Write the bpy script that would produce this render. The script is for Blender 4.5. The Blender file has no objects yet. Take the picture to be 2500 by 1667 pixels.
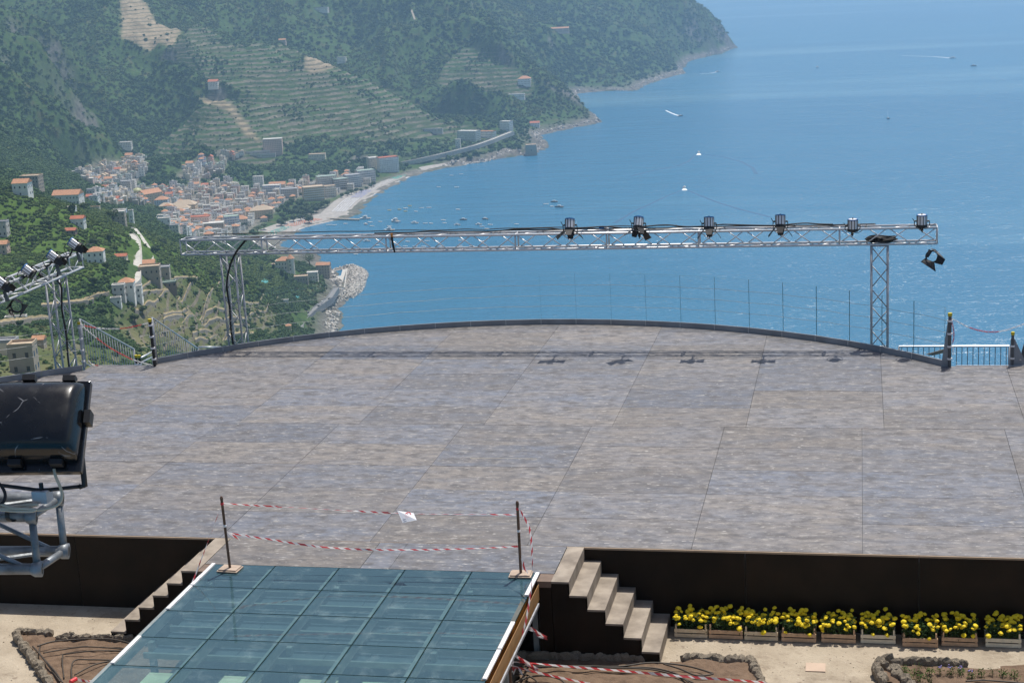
import bpy, bmesh, math, random
import numpy as np
from mathutils import Vector, Matrix, Quaternion
R_ = math.radians
rng = random.Random(7)
nrng = np.random.RandomState(11)
sc = bpy.context.scene
COL = sc.collection

# ------------------------------------------------------------------ camera
CAM = np.array([4.98351506, -22.57618351, 8.81823238])
PIT, ROL, YAW, FPX = R_(13.63994975), R_(3.16805741), R_(12.58639403), 3930.04
def cam_rows():
    sy, cy = math.sin(YAW), math.cos(YAW)
    fw = np.array([-sy*math.cos(PIT), cy*math.cos(PIT), -math.sin(PIT)])
    rt = np.array([cy, sy, 0.0]); dn = np.cross(fw, rt)
    c, s = math.cos(ROL), math.sin(ROL)
    return np.array([c*rt+s*dn, -s*rt+c*dn, fw])
CR = cam_rows()
cd = bpy.data.cameras.new('camera'); co = bpy.data.objects.new('camera', cd); COL.objects.link(co)
cd.sensor_width = 36; cd.lens = FPX*36/2500; cd.clip_start = 0.1; cd.clip_end = 90000
m3 = Matrix((CR[0], -CR[1], -CR[2])).transposed()
co.matrix_world = Matrix.Translation(CAM) @ m3.to_4x4()
sc.camera = co

# ------------------------------------------------------------------ light
SUN = Vector((0.14, 0.35, 1.0)).normalized()
w = bpy.data.worlds.new('World'); sc.world = w; w.use_nodes = True
nt = w.node_tree; nt.nodes.clear()
sky = nt.nodes.new('ShaderNodeTexSky'); sky.sky_type = 'NISHITA'; sky.sun_disc = False
sky.sun_elevation = math.asin(SUN.z); sky.sun_rotation = math.atan2(SUN.x, SUN.y)
sky.altitude = 300; sky.air_density = 1.0; sky.dust_density = 2.6; sky.ozone_density = 1.5
bg = nt.nodes.new('ShaderNodeBackground'); bg.inputs[1].default_value = 0.10
wo = nt.nodes.new('ShaderNodeOutputWorld')
nt.links.new(sky.outputs[0], bg.inputs[0]); nt.links.new(bg.outputs[0], wo.inputs[0])
sl = bpy.data.lights.new('sun', 'SUN'); sl.energy = 4.6; sl.angle = R_(0.55); sl.color = (1.0, 0.955, 0.88)
so = bpy.data.objects.new('sun', sl); COL.objects.link(so); so.location = (0, 0, 60)
so.rotation_euler = SUN.to_track_quat('Z', 'Y').to_euler()
sc.view_settings.view_transform = 'Standard'; sc.view_settings.look = 'None'
sc.view_settings.exposure = 0.08; sc.view_settings.gamma = 1.0
sc.view_settings.use_curve_mapping = False
cy = sc.cycles
cy.use_adaptive_sampling = True; cy.adaptive_threshold = 0.01; cy.adaptive_min_samples = 24
cy.use_denoising = True
try: cy.denoiser = 'OPENIMAGEDENOISE'
except Exception: pass
cy.max_bounces = 8; cy.diffuse_bounces = 3; cy.glossy_bounces = 3; cy.transmission_bounces = 4
cy.transparent_max_bounces = 12; cy.volume_bounces = 1
cy.caustics_reflective = False; cy.caustics_refractive = False
cy.sample_clamp_indirect = 6.0

# ------------------------------------------------------------------ survey: photograph pixel -> place in the world
def ray(x, y):
    return CR.T @ np.array([(x-1250)/FPX, (y-833.5)/FPX, 1.0])
def onz(x, y, z=0.0):
    d = ray(x, y); return CAM + d*((z-CAM[2])/d[2])
def ony(x, y, Y):
    d = ray(x, y); return CAM + d*((Y-CAM[1])/d[1])
SEA = -356.0

# ------------------------------------------------------------------ mesh helpers
class MB:
    def __init__(s): s.v = []; s.f = []; s.m = []
    def add(s, vs, fs, mi=0):
        n = len(s.v); s.v += [tuple(map(float, v)) for v in vs]
        s.f += [tuple(n+i for i in f) for f in fs]; s.m += [mi]*len(fs); return s
    def box(s, c, d, rot=None, mi=0):
        x, y, z = [q/2 for q in d]
        vs = [Vector(p) for p in ((-x,-y,-z),(x,-y,-z),(x,y,-z),(-x,y,-z),(-x,-y,z),(x,-y,z),(x,y,z),(-x,y,z))]
        if rot is not None: vs = [rot @ v for v in vs]
        c = Vector(c)
        return s.add([v+c for v in vs], [(0,3,2,1),(4,5,6,7),(0,1,5,4),(1,2,6,5),(2,3,7,6),(3,0,4,7)], mi)
    def b2(s, a, b, mi=0):   # box from corner to corner
        return s.box([(p+q)/2 for p, q in zip(a, b)], [abs(q-p) for p, q in zip(a, b)], None, mi)
    def tube(s, path, r, n=8, mi=0, cap=True):
        P = [Vector(p) for p in path]; rr = r if isinstance(r, (list, tuple)) else [r]*len(P)
        rings = []; nrm = None
        for i, p in enumerate(P):
            t = (P[min(i+1, len(P)-1)]-P[max(i-1, 0)]).normalized()
            if nrm is None:
                nrm = t.orthogonal().normalized()
            else:
                nrm = (nrm - t*nrm.dot(t))
                nrm = nrm.normalized() if nrm.length > 1e-6 else t.orthogonal().normalized()
            bn = t.cross(nrm)
            rings.append([p+(nrm*math.cos(2*math.pi*k/n)+bn*math.sin(2*math.pi*k/n))*rr[i] for k in range(n)])
        vs = [v for rg in rings for v in rg]; fs = []
        for i in range(len(P)-1):
            for k in range(n):
                a = i*n+k; b = i*n+(k+1) % n
                fs.append((a, b, b+n, a+n))
        if cap: fs += [tuple(range(n-1, -1, -1)), tuple((len(P)-1)*n+k for k in range(n))]
        return s.add(vs, fs, mi)
    def lathe(s, prof, M=None, n=14, mi=0, a0=0.0, a1=2*math.pi):
        full = abs(a1-a0-2*math.pi) < 1e-6; k_ = n if full else n+1
        vs = []; fs = []
        for r, z in prof:
            for k in range(k_):
                a = a0+(a1-a0)*k/n; v = Vector((r*math.cos(a), r*math.sin(a), z)); vs.append(M @ v if M is not None else v)
        for i in range(len(prof)-1):
            for k in range(n):
                b = (k+1) % k_
                fs.append((i*k_+k, i*k_+b, (i+1)*k_+b, (i+1)*k_+k))
        return s.add(vs, fs, mi)
    def prism(s, poly, z0, z1, mi=0):    # polygon in xy, counter-clockwise
        n = len(poly); vs = [(x, y, z0) for x, y in poly]+[(x, y, z1) for x, y in poly]
        return s.add(vs, [tuple(range(n-1, -1, -1)), tuple(range(n, 2*n))]+[(i, (i+1) % n, (i+1) % n+n, i+n) for i in range(n)], mi)
    def plate(s, quad, t, mi=0):         # planar polygon with thickness t
        q = [Vector(p) for p in quad]; n_ = (q[1]-q[0]).cross(q[2]-q[0]).normalized()*t/2; n = len(q)
        return s.add([p-n_ for p in q]+[p+n_ for p in q], [tuple(range(n-1, -1, -1)), tuple(range(n, 2*n))]+[(i, (i+1) % n, (i+1) % n+n, i+n) for i in range(n)], mi)
    def mesh(s, name, mats, smooth=False):
        me = bpy.data.meshes.new(name); me.from_pydata(s.v, [], s.f)
        if not isinstance(mats, (list, tuple)): mats = [mats]
        for m in mats: me.materials.append(m)
        if len(mats) > 1: me.polygons.foreach_set('material_index', s.m)
        if smooth: me.polygons.foreach_set('use_smooth', [True]*len(me.polygons))
        me.update(); return me
    def build(s, name, mats, parent=None, smooth=False, kind=None):
        return link(s.mesh(name, mats, smooth), name, parent, kind)
def link(me, name, parent=None, kind=None):
    o = bpy.data.objects.new(name, me); COL.objects.link(o)
    if parent is not None: o.parent = parent
    if kind: o['kind'] = kind
    return o
def tag(o, label=None, cat=None, group=None, kind=None):
    if label: o['label'] = label
    if cat: o['category'] = cat
    if group: o['group'] = group
    if kind: o['kind'] = kind
    return o
def thing(name, label, cat, loc=(0,0,0), rz=0.0, group=None):
    o = bpy.data.objects.new(name, None); COL.objects.link(o); o.empty_display_size = 0.2
    o.location = loc; o.rotation_euler = (0, 0, rz)
    return tag(o, label, cat, group)
KIDS = {}
def copy_tree(o, loc, rz=0.0, label=None, group=None, scale=None, mats=None):
    c = o.copy(); COL.objects.link(c); c.location = loc; c.rotation_euler = (0, 0, rz)
    if scale is not None: c.scale = (scale,)*3 if not isinstance(scale, (tuple, list)) else scale
    if label: c['label'] = label
    if group: c['group'] = group
    def rec(src, dst):
        for ch in list(src.children):
            d = ch.copy(); COL.objects.link(d); d.parent = dst; rec(ch, d)
    rec(o, c); return c

# ------------------------------------------------------------------ materials
def newmat(name):
    m = bpy.data.materials.new(name); m.use_nodes = True
    b = m.node_tree.nodes['Principled BSDF']; return m, m.node_tree, b
def N(t, typ, **kw):
    n = t.nodes.new(typ)
    for k, v in kw.items(): setattr(n, k, v)
    return n
def mix(t, a, b, fac, mode='MIX'):
    n = N(t, 'ShaderNodeMix', data_type='RGBA', blend_type=mode)
    for s, v in ((0, fac), (6, a), (7, b)):
        if hasattr(v, 'links') or isinstance(v, bpy.types.NodeSocket): t.links.new(v, n.inputs[s])
        else: n.inputs[s].default_value = v if s == 0 else (*v[:3], 1)
    return n.outputs[2]
def noise(t, scale, detail=4, vec=None, rough=0.55, sx=None):
    n = N(t, 'ShaderNodeTexNoise'); n.inputs['Scale'].default_value = scale; n.inputs['Detail'].default_value = detail
    n.inputs['Roughness'].default_value = rough
    if sx is not None:
        mp = N(t, 'ShaderNodeMapping'); mp.inputs['Scale'].default_value = sx
        t.links.new(vec, mp.inputs['Vector']); vec = mp.outputs[0]
    if vec is not None: t.links.new(vec, n.inputs['Vector'])
    return n.outputs['Fac']
def ramp(t, fac, lo, hi):
    n = N(t, 'ShaderNodeMapRange'); n.inputs[1].default_value = lo; n.inputs[2].default_value = hi
    t.links.new(fac, n.inputs[0]); return n.outputs[0]
def coords(t, kind='Object'):
    return N(t, 'ShaderNodeTexCoord').outputs[kind]
def geopos(t): return N(t, 'ShaderNodeNewGeometry').outputs['Position']
def bump(t, b, h, strength=0.3, dist=0.02):
    n = N(t, 'ShaderNodeBump'); n.inputs['Strength'].default_value = strength; n.inputs['Distance'].default_value = dist
    t.links.new(h, n.inputs['Height']); t.links.new(n.outputs[0], b.inputs['Normal']); return n
def pm(name, col, rough=0.6, metal=0.0, var=0.18, scale=6.0, col2=None, bmp=0.0, spec=None, rnd=0.0, bd=0.02):
    m, t, b = newmat(name)
    pos = coords(t)
    f = ramp(t, noise(t, scale, 5, pos), 0.3, 0.7)
    a = tuple(c*(1-var) for c in col); c2 = col2 if col2 else tuple(min(1, c*(1+var)) for c in col)
    o = mix(t, a, c2, f)
    if rnd:
        r = N(t, 'ShaderNodeObjectInfo').outputs['Random']
        o = mix(t, o, mix(t, (1-rnd,)*3, (1+rnd*0.6,)*3, r), 1.0, 'MULTIPLY')
    t.links.new(o, b.inputs['Base Color'])
    b.inputs['Roughness'].default_value = rough; b.inputs['Metallic'].default_value = metal
    if spec is not None: b.inputs['Specular IOR Level'].default_value = spec
    if bmp: bump(t, b, noise(t, scale*3, 4, pos), bmp, bd)
    return m
# ------------------------------------------------------------------ terrain control points (photograph pixel + distance, or height above the sea)
CP = []
def T(x, y, d): CP.append(ony(x, y, CAM[1]+d))
def E(x, y, e): CP.append(onz(x, y, SEA+e))
for l in ('0,930,380 150,930,420 350,930,600 560,900,900 0,850,450 100,850,480 250,850,620 400,850,850 520,850,1000 620,850,1160 '
          '0,760,700 100,760,780 200,760,800 330,760,850 450,760,960 560,760,1090 650,750,1290 '
          '0,690,850 120,690,860 250,690,850 400,690,960 520,690,1120 620,690,1300 690,705,1540 '
          '0,630,920 120,630,920 230,630,880 360,630,1030 480,630,1200 580,640,1420 660,650,1660 '
          '0,560,960 120,560,980 250,560,1100 320,560,1250 400,600,1230 '
          '0,480,1000 60,482,1030 120,487,1080 180,500,1180 250,515,1300 330,548,1350 430,588,1450 520,608,1580 600,620,1720 680,640,1870 '
          # left mountain
          '60,440,1500 100,400,1950 0,420,1550 0,300,2050 0,200,2400 0,100,2680 0,0,2880 90,330,2250 100,250,2450 100,120,2750 100,0,2950 '
          '150,430,2400 200,420,2680 150,300,2850 200,300,2850 200,180,3050 220,60,3200 250,0,3300 150,120,3150 300,330,2850 330,200,3050 350,100,3200 400,40,3350 '
          '300,395,2760 430,150,3100 430,60,3250 450,250,2980 460,330,2860 420,385,2760 '
          # terraced cone
          '520,235,2930 470,252,2905 560,245,2925 600,300,2860 650,345,2790 690,385,2745 400,310,2860 520,300,2840 520,360,2740 430,335,2800 600,375,2735 560,412,2690 '
          '540,205,3060 620,180,3150 600,120,3300 500,120,3300 520,50,3500 650,100,3350 720,60,3600 '
          # right ridge of the terraces and its face
          '745,130,3250 700,150,3230 830,165,3260 900,200,3240 950,222,3225 1000,247,3210 1080,277,3190 1150,295,3180 1240,314,3170 '
          '700,220,3070 700,300,2920 740,340,2850 800,250,3070 800,330,2890 860,290,2990 900,300,3010 950,320,2980 830,400,2770 850,372,2830 1000,322,3040 1050,340,3030 950,370,2860 1100,332,3080 1180,322,3130 '
          '900,150,3520 800,110,3560 1000,200,3460 1100,245,3340 1050,130,3620 1000,60,3820 900,50,3860 850,0,4000 750,0,4000 600,0,3800 '
          # middle ridge
          '1100,0,3990 1145,22,3930 1194,42,3830 1217,104,3700 1244,124,3660 1275,155,3610 1305,170,3570 1351,189,3510 1393,228,3470 1409,247,3450 '
          '1150,150,3600 1200,200,3480 1250,250,3370 1300,262,3410 1335,295,3310 1200,262,3330 1285,308,3220 '
          # far headland
          '1300,80,4400 1250,30,4550 1200,0,4750 1350,30,4600 1400,60,4580 1400,0,4870 1350,150,4230 1420,170,4230 1450,100,4480 1500,170,4280 1500,60,4740 1550,130,4520 1550,0,5080 '
          '1600,100,4780 1650,130,4830 1600,30,5080 1660,0,5350 1700,60,5300 1722,44,5480 1740,90,5330 1766,64,5560 1782,88,5600 1760,110,5480').split():
    T(*map(float, l.split(',')))
for l in ('200,440,42 300,425,40 250,480,28 300,520,16 400,520,12 420,450,30 500,440,28 560,520,7 600,560,5 650,580,4 650,500,8 750,450,10 700,540,4 800,500,4 850,440,9 950,420,8 1000,412,8 880,455,5 '
          '230,405,58 340,392,62 500,395,52 480,378,60 560,440,26 640,430,22 690,420,20 740,410,14 '
          '735,785,24 715,800,24 760,745,18 790,700,12 770,655,8 720,640,32 800,725,9 790,770,10').split():
    E(*map(float, l.split(',')))
COAST = [(860,905),(815,860),(815,800),(826,770),(815,745),(838,735),(842,722),(826,700),(800,665),(775,640),(748,622),(700,612),(664,606),(697,571),(745,553),(782,545),(850,528),(880,495),(930,460),(1000,430),(1060,412),(1100,405),(1140,401),(1180,396),(1215,386),(1245,378),(1292,379),(1322,360),(1315,342),(1310,331),(1360,320),(1410,310),(1465,298),(1445,286),(1410,262),(1405,228),(1440,226),(1500,222),(1540,222),(1580,205),(1640,186),(1668,180),(1662,168),(1680,150),(1720,140),(1760,131),(1796,115)]
CW = np.array([onz(x, y, SEA)[:2] for x, y in COAST])
CW = np.vstack([CW, [-455, 5800], [-800, 6150], [-1600, 7000]])
# resample the shore, push land in and sea bed out on either side
seg = np.linalg.norm(np.diff(CW, axis=0), axis=1); cs = np.r_[0, np.cumsum(seg)]
def shore_at(s):
    return np.c_[np.interp(s, cs, CW[:, 0]), np.interp(s, cs, CW[:, 1])]
ss = np.arange(0, cs[-1], 55.0); sp = shore_at(ss); tg = shore_at(np.minimum(ss+10, cs[-1]))-shore_at(np.maximum(ss-10, 0))
tg /= np.linalg.norm(tg, axis=1)[:, None]+1e-9; nm = np.c_[tg[:, 1], -tg[:, 0]]      # seaward
for p, n in zip(sp, nm):
    CP.append((p[0], p[1], SEA+0.2)); q = p+n*90; CP.append((q[0], q[1], SEA-14))
    q = p+n*260; CP.append((q[0], q[1], SEA-30))
# hidden hollows behind the ridges, so that each ridge stands clear of the slope behind it
for l in ('1145,22,3930 1194,42,3830 1217,104,3700 1244,124,3660 1275,155,3610 1305,170,3570 1351,189,3510 1393,228,3470').split():
    x, y, d = map(float, l.split(',')); T(x+4, y+34, d+230)
for l in ('745,130,3250 830,165,3260 900,200,3240 950,222,3225 1000,247,3210 1080,277,3190 1150,295,3180').split():
    x, y, d = map(float, l.split(',')); T(x+2, y+26, d+130)
for l in ('430,150,3100 430,60,3250 460,200,3030 520,235,2930 560,245,2925').split():
    x, y, d = map(float, l.split(',')); T(x+26, y+22, d+110)
# the hidden ground right below the terrace and the sea beyond
for p in ((-30,40,-40),(-150,60,-60),(-300,80,-40),(100,60,-60),(-60,200,-130),(-200,250,-112),(100,250,-210),(-350,300,-70),(-160,620,-190),(200,700,-380),(-150,1000,-300),(0,1300,-390),(-60,1000,-370),
          (-600,200,-30),(-2000,1000,20),(-1700,1600,10),(-2200,2400,40),(-2300,3300,60),(-2200,4200,60),(-1700,5200,40),(-1500,6200,0)): CP.append(p)
CP = np.array(CP)
_, ui = np.unique(np.round(CP[:, :2]/6), axis=0, return_index=True); CP = CP[np.sort(ui)]
K = 1000.0
def rbf_fit(P, z, lam):
    D = np.sqrt(((P[:, None]-P[None])**2).sum(2)+15.0**2)/K
    n = len(P); A = np.zeros((n+3, n+3)); A[:n, :n] = D-lam*np.eye(n); A[:n, n] = 1; A[:n, n+1:n+3] = P/K
    A[n, :n] = 1; A[n+1:n+3, :n] = P.T/K
    return np.linalg.solve(A, np.r_[z, 0, 0, 0])
RB = rbf_fit(CP[:, :2], CP[:, 2], 0.004)
def base_h(x, y):
    sh = x.shape; x = x.ravel(); y = y.ravel(); out = np.zeros(x.size)
    for i in range(0, x.size, 40000):
        xx = x[i:i+40000]; yy = y[i:i+40000]; acc = RB[-3]+RB[-2]*xx/K+RB[-1]*yy/K
        D = np.sqrt((xx[:, None]-CP[None, :, 0])**2+(yy[:, None]-CP[None, :, 1])**2+15.0**2)
        out[i:i+40000] = acc+(D @ RB[:len(CP)])/K
    return out.reshape(sh)
def vnoise(x, y, seed=0):
    xi = np.floor(x).astype(np.int64); yi = np.floor(y).astype(np.int64); fx = x-xi; fy = y-yi
    def h(a, b):
        n = (a*374761393+b*668265263+seed*974711) & 0x7fffffff
        n = ((n ^ (n >> 13))*1274126177) & 0x7fffffff
        return ((n ^ (n >> 16)) & 0xffff)/65535.0
    fx = fx*fx*(3-2*fx); fy = fy*fy*(3-2*fy)
    return (h(xi, yi)*(1-fx)+h(xi+1, yi)*fx)*(1-fy)+(h(xi, yi+1)*(1-fx)+h(xi+1, yi+1)*fx)*fy
def fbm(x, y, sc_, octs=4, seed=0, ridge=False):
    a = 1.0; s = 0.0; tot = 0.0
    for k in range(octs):
        n = vnoise(x/sc_*2**k+17.3*k, y/sc_*2**k-9.1*k, seed+k)
        if ridge: n = 1-abs(2*n-1)
        s = s+a*n; tot += a; a *= 0.5
    return s/tot
def proj(x, y, z):
    d = np.stack([x-CAM[0], y-CAM[1], z-CAM[2]], -1) @ CR.T
    return 1250+FPX*d[..., 0]/d[..., 2], 833.5+FPX*d[..., 1]/d[..., 2]
def inpoly(px, py, poly):
    c = np.zeros(px.shape, bool); n = len(poly)
    for i in range(n):
        x0, y0 = poly[i]; x1, y1 = poly[(i+1) % n]
        if y0 == y1: continue
        c ^= ((y0 > py) != (y1 > py)) & (px < (x1-x0)*(py-y0)/(y1-y0)+x0)
    return c
def blur(a, n=1):
    for _ in range(n):
        b = a.copy(); b[1:] += a[:-1]; b[:-1] += a[1:]; b[:, 1:] += a[:, :-1]; b[:, :-1] += a[:, 1:]; a = b/5
    return a
gx = np.arange(-2060, 60, 4.6); gy = np.r_[np.arange(30, 4250, 4.8), np.arange(4250, 6500, 9.0)]
GX, GY = np.meshgrid(gx, gy)
BZ = base_h(GX, GY)
PX, PY = proj(GX, GY, BZ)
EL = BZ-SEA
SH = np.full(GX.shape, 1e9)          # distance to the shore
dsh = shore_at(np.arange(0, cs[-1], 12.0))
for p in dsh: SH = np.minimum(SH, (GX-p[0])**2+(GY-p[1])**2)
SH = np.sqrt(SH)
def region(polys, ylo, yhi, soft=4):
    m = np.zeros(GX.shape, bool)
    for p in polys: m |= inpoly(PX, PY, p)
    return blur((m & (GY > ylo) & (GY < yhi)).astype(float), soft)
TOWN = region([[(150,440),(200,395),(350,380),(460,380),(560,395),(700,410),(850,405),(1010,385),(1100,402),(1000,432),(880,500),(820,545),(690,570),(640,620),(560,620),(330,560),(180,500)]], 1900, 2960, 6)
TERR = region([[(380,350),(470,262),(520,240),(565,250),(690,380),(640,420),(520,400),(440,420),(400,430)],
               [(540,240),(690,230),(730,135),(760,128),(930,205),(1060,280),(1180,320),(1000,345),(930,350),(850,330),(790,330),(700,360),(640,330)],
               [(390,95),(480,40),(560,90),(740,110),(730,150),(690,230),(600,230),(520,210),(440,150)], [(1060,190),(1130,110),(1250,170),(1310,200),(1290,240),(1200,250),(1090,230)]], 2600, 3800, 3)
TAN = region([[(292,-20),(335,-20),(410,40),(440,40),(425,70),(345,72),(290,40)], [(745,125),(800,135),(830,160),(760,180),(742,160)], [(480,235),(520,225),(570,260),(640,350),(600,330),(560,275)]], 2600, 3700, 1)
VINE = region([[(-80,470),(250,510),(430,590),(660,640),(700,700),(560,740),(430,690),(380,640),(280,640),(200,700),(-80,760)]], 500, 2000, 5)
DRY = region([[(280,790),(330,730),(420,690),(560,715),(680,750),(670,800),(620,830),(520,850),(360,900)], [(-80,820),(150,840),(330,900),(-80,960)]], 250, 1500, 4)
ROCKP = region([[(1010,395),(1100,374),(1200,347),(1262,325),(1310,340),(1335,362),(1215,390),(1100,410)], [(820,420),(835,375),(880,350),(1000,352),(1100,345),(1180,350),(1010,395),(950,385)], [(1300,200),(1410,235),(1420,265),(1380,240)]], 2700, 4300, 2)
QPOLY = [[(420,505),(560,470),(720,455),(760,470),(690,500),(640,545),(600,575),(540,600),(430,575),(390,545)], [(215,470),(330,455),(420,455),(560,445),(600,455),(520,480),(420,505),(380,500),(290,500),(225,500)],
         [(195,430),(225,400),(300,392),(350,392),(360,425),(330,450),(230,455),(200,452)], [(430,428),(480,385),(545,398),(548,425),(500,438),(440,440)], [(525,368),(600,365),(600,385),(530,388)], [(715,450),(840,425),(905,415),(900,450),(830,475),(790,490),(740,480)],
         [(600,590),(690,545),(800,500),(900,450),(1000,415),(1080,405),(1000,440),(880,500),(820,545),(700,580),(650,610)]]
TOWNC = region(QPOLY, 1900, 2960, 3)
FLAT = np.clip(TOWN, 0, 1)
coastm = np.clip((SH-25)/140, 0, 1)
hill = (1-FLAT)*coastm*np.clip((EL-15)/60, 0, 1)
far = np.clip((GY-900)/1500, 0.35, 1.4)
Z = BZ + hill*far*((fbm(GX, GY, 420, 4, 3, True)-0.62)*np.where(GY > 2300, 86, 42)*(1-0.75*TERR)+(fbm(GX, GY, 95, 4, 8)-0.5)*18*(1-0.7*TERR)*(1-0.4*VINE))
# buttresses and gullies that run down the big slopes
Z += hill*far*(1-TERR)*(1-VINE)*(fbm(GX+0.35*GY, GY*0.32, 130, 3, 21, True)-0.6)*(1-.8*DRY)*np.where(GY > 2300, 58, 26)
# rough rock by the water
rk = np.clip(1-SH/48, 0, 1)*(1-FLAT)*(EL > -2)*(GY > 300)
Z += rk*(fbm(GX, GY, 26, 4, 31, True)-0.45)*13
Z += ROCKP*(fbm(GX, GY, 40, 4, 33, True)-0.5)*16
# terraces: steps that follow the contours
st = np.where(GY > 2400, 7.5, 6.0)
zz = Z+(fbm(GX, GY, 120, 3, 41)-0.5)*6
ph = (zz/st) % 1.0
stepz = (np.clip((ph-0.62)/0.30, 0, 1)-ph)*st
Z += stepz*np.clip(TERR+1.0*DRY+0.5*VINE*(GY < 2000), 0, 1)*0.95
Z = np.where(EL > 0, np.minimum(Z, 14+np.clip(Z-14, 0, None)*0.05), Z)
Z = np.minimum(Z, 18.0)
Z = np.where((FLAT > 0.5) & (Z < SEA+1.2) & (EL > 0), SEA+1.2, Z)
gzx = np.gradient(Z, axis=1)/4.6; gzy = np.gradient(Z, axis=0)/np.gradient(gy)[:, None]
SLO = np.hypot(gzx, gzy)
def hgt(x, y):
    j = np.clip((x-gx[0])/4.6, 0, len(gx)-1.001); i = np.clip(np.interp(y, gy, np.arange(len(gy))), 0, len(gy)-1.001)
    i0 = int(i); j0 = int(j); a = i-i0; b = j-j0
    return float((Z[i0, j0]*(1-b)+Z[i0, j0+1]*b)*(1-a)+(Z[i0+1, j0]*(1-b)+Z[i0+1, j0+1]*b)*a)
def hit(x, y, dmin=150.0):            # first terrain point seen along the line of sight
    d = ray(x, y); d = d/d[1]; t = dmin; last = None
    while t < 6400:
        p = CAM+d*t
        if gx[0] < p[0] < gx[-1] and p[2] < max(hgt(p[0], p[1]), SEA):
            a, b = t-8, t
            for _ in range(12):
                c = (a+b)/2; q = CAM+d*c
                if q[2] < max(hgt(q[0], q[1]), SEA): b = c
                else: a = c
            return CAM+d*b
        t += 8
    return CAM+d*6400

def terrain():
    ny, nx = GX.shape
    keep = (Z > SEA-9)
    q = keep[:-1, :-1] | keep[1:, :-1] | keep[:-1, 1:] | keep[1:, 1:]
    ii, jj = np.nonzero(q); a = ii*nx+jj
    F = np.stack([a, a+1, a+nx+1, a+nx], 1)
    used = np.unique(F); remap = np.zeros(nx*ny, np.int64); remap[used] = np.arange(len(used)); F = remap[F]
    V = np.stack([GX, GY, Z], -1).reshape(-1, 3)[used]
    me = bpy.data.meshes.new('hills'); me.vertices.add(len(V)); me.vertices.foreach_set('co', V.astype(np.float32).ravel())
    me.loops.add(F.size); me.polygons.add(len(F)); me.loops.foreach_set('vertex_index', F.astype(np.int32).ravel())
    me.polygons.foreach_set('loop_start', np.arange(0, F.size, 4, dtype=np.int32)); me.polygons.foreach_set('loop_total', np.full(len(F), 4, np.int32))
    me.update(); me.validate()
    rn = fbm(GX+.2*GY, GY*.5, 60, 3, 61)
    rock = np.clip(np.clip((SLO-1.5)/0.5, 0, 1)*np.clip((rn-.38)/.2, 0, 1)*(GY > 1900)+rk*np.clip((20-EL)/10, 0, 1)*1.2+ROCKP*np.clip((SLO-0.25)/0.4, 0, 1)*np.clip((rn-.3)/.25, 0, 1), 0, 1)
    for nme, arr in (('terr', TERR), ('tan', np.clip(TAN, 0, 1)), ('vine', VINE), ('dry', DRY), ('rock', rock), ('town', TOWNC), ('zz', zz/st), ('slope', np.clip(SLO, 0, 2))):
        at = me.attributes.new(nme, 'FLOAT', 'POINT'); at.data.foreach_set('value', arr.reshape(-1)[used].astype(np.float32))
    me.polygons.foreach_set('use_smooth', [True]*len(me.polygons))
    m, t, b = newmat('hillside'); pos = geopos(t)
    def at(nm):
        n = N(t, 'ShaderNodeAttribute'); n.attribute_name = nm; return n.outputs['Fac']
    n1 = ramp(t, noise(t, 0.03, 5, pos), 0.35, 0.65); n2 = ramp(t, noise(t, 0.14, 5, pos), 0.35, 0.65); n3 = ramp(t, noise(t, 0.008, 4, pos), 0.35, 0.65)
    c = mix(t, (0.030, 0.062, 0.020), (0.065, 0.110, 0.030), n2)
    c = mix(t, c, (0.095, 0.090, 0.045), ramp(t, noise(t, 0.045, 6, pos), 0.55, 0.72))
    cv = mix(t, (0.045, 0.085, 0.016), (0.085, 0.14, 0.028), n2); c = mix(t, c, cv, at('vine'))
    # terraces follow the contours: planted treads between dry stone walls
    nz = N(t, 'ShaderNodeMath', operation='MULTIPLY_ADD'); t.links.new(noise(t, 0.05, 4, pos), nz.inputs[0]); nz.inputs[1].default_value = 0.42; t.links.new(at('zz'), nz.inputs[2])
    fr_ = N(t, 'ShaderNodeMath', operation='FRACT'); t.links.new(nz.outputs[0], fr_.inputs[0])
    band = N(t, 'ShaderNodeMapRange'); band.interpolation_type = 'SMOOTHSTEP'; band.inputs[1].default_value = .70; band.inputs[2].default_value = .78; t.links.new(fr_.outputs[0], band.inputs[0])
    brk = ramp(t, noise(t, 0.026, 6, pos, .7), 0.34, 0.54)
    wall = mix(t, (0,)*3, band.outputs[0], brk)
    ter = mix(t, (0.022, 0.056, 0.016), (0.052, 0.105, 0.028), n1)
    ter = mix(t, ter, (0.062, 0.072, 0.036), mix(t, (0,)*3, n3, .7))
    ter = mix(t, ter, mix(t, (0.11, 0.105, 0.082), (0.21, 0.185, 0.14), n2), wall)
    c = mix(t, c, ter, at('terr'))
    dr = mix(t, (0.060, 0.088, 0.030), (0.165, 0.150, 0.078), n1)
    dr = mix(t, dr, mix(t, (0.11, 0.10, 0.08), (0.20, 0.17, 0.125), n2), band.outputs[0])
    c = mix(t, c, dr, at('dry'))
    tn = mix(t, (0.24, 0.19, 0.125), (0.36, 0.29, 0.20), n2); tn = mix(t, tn, (0.10, 0.095, 0.06), mix(t, (0,)*3, band.outputs[0], .7)); c = mix(t, c, tn, at('tan'))
    c = mix(t, c, mix(t, (0.065, 0.062, 0.058), (0.215, 0.20, 0.178), ramp(t, noise(t, 0.11, 6, pos), .3, .7)), at('rock'))
    c = mix(t, c, mix(t, (0.10, 0.10, 0.085), (0.22, 0.20, 0.18), n2), at('town'))
    t.links.new(c, b.inputs['Base Color']); b.inputs['Roughness'].default_value = 0.95; b.inputs['Specular IOR Level'].default_value = 0.1
    bump(t, b, noise(t, 0.25, 6, pos), 0.9, 1.2)
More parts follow.
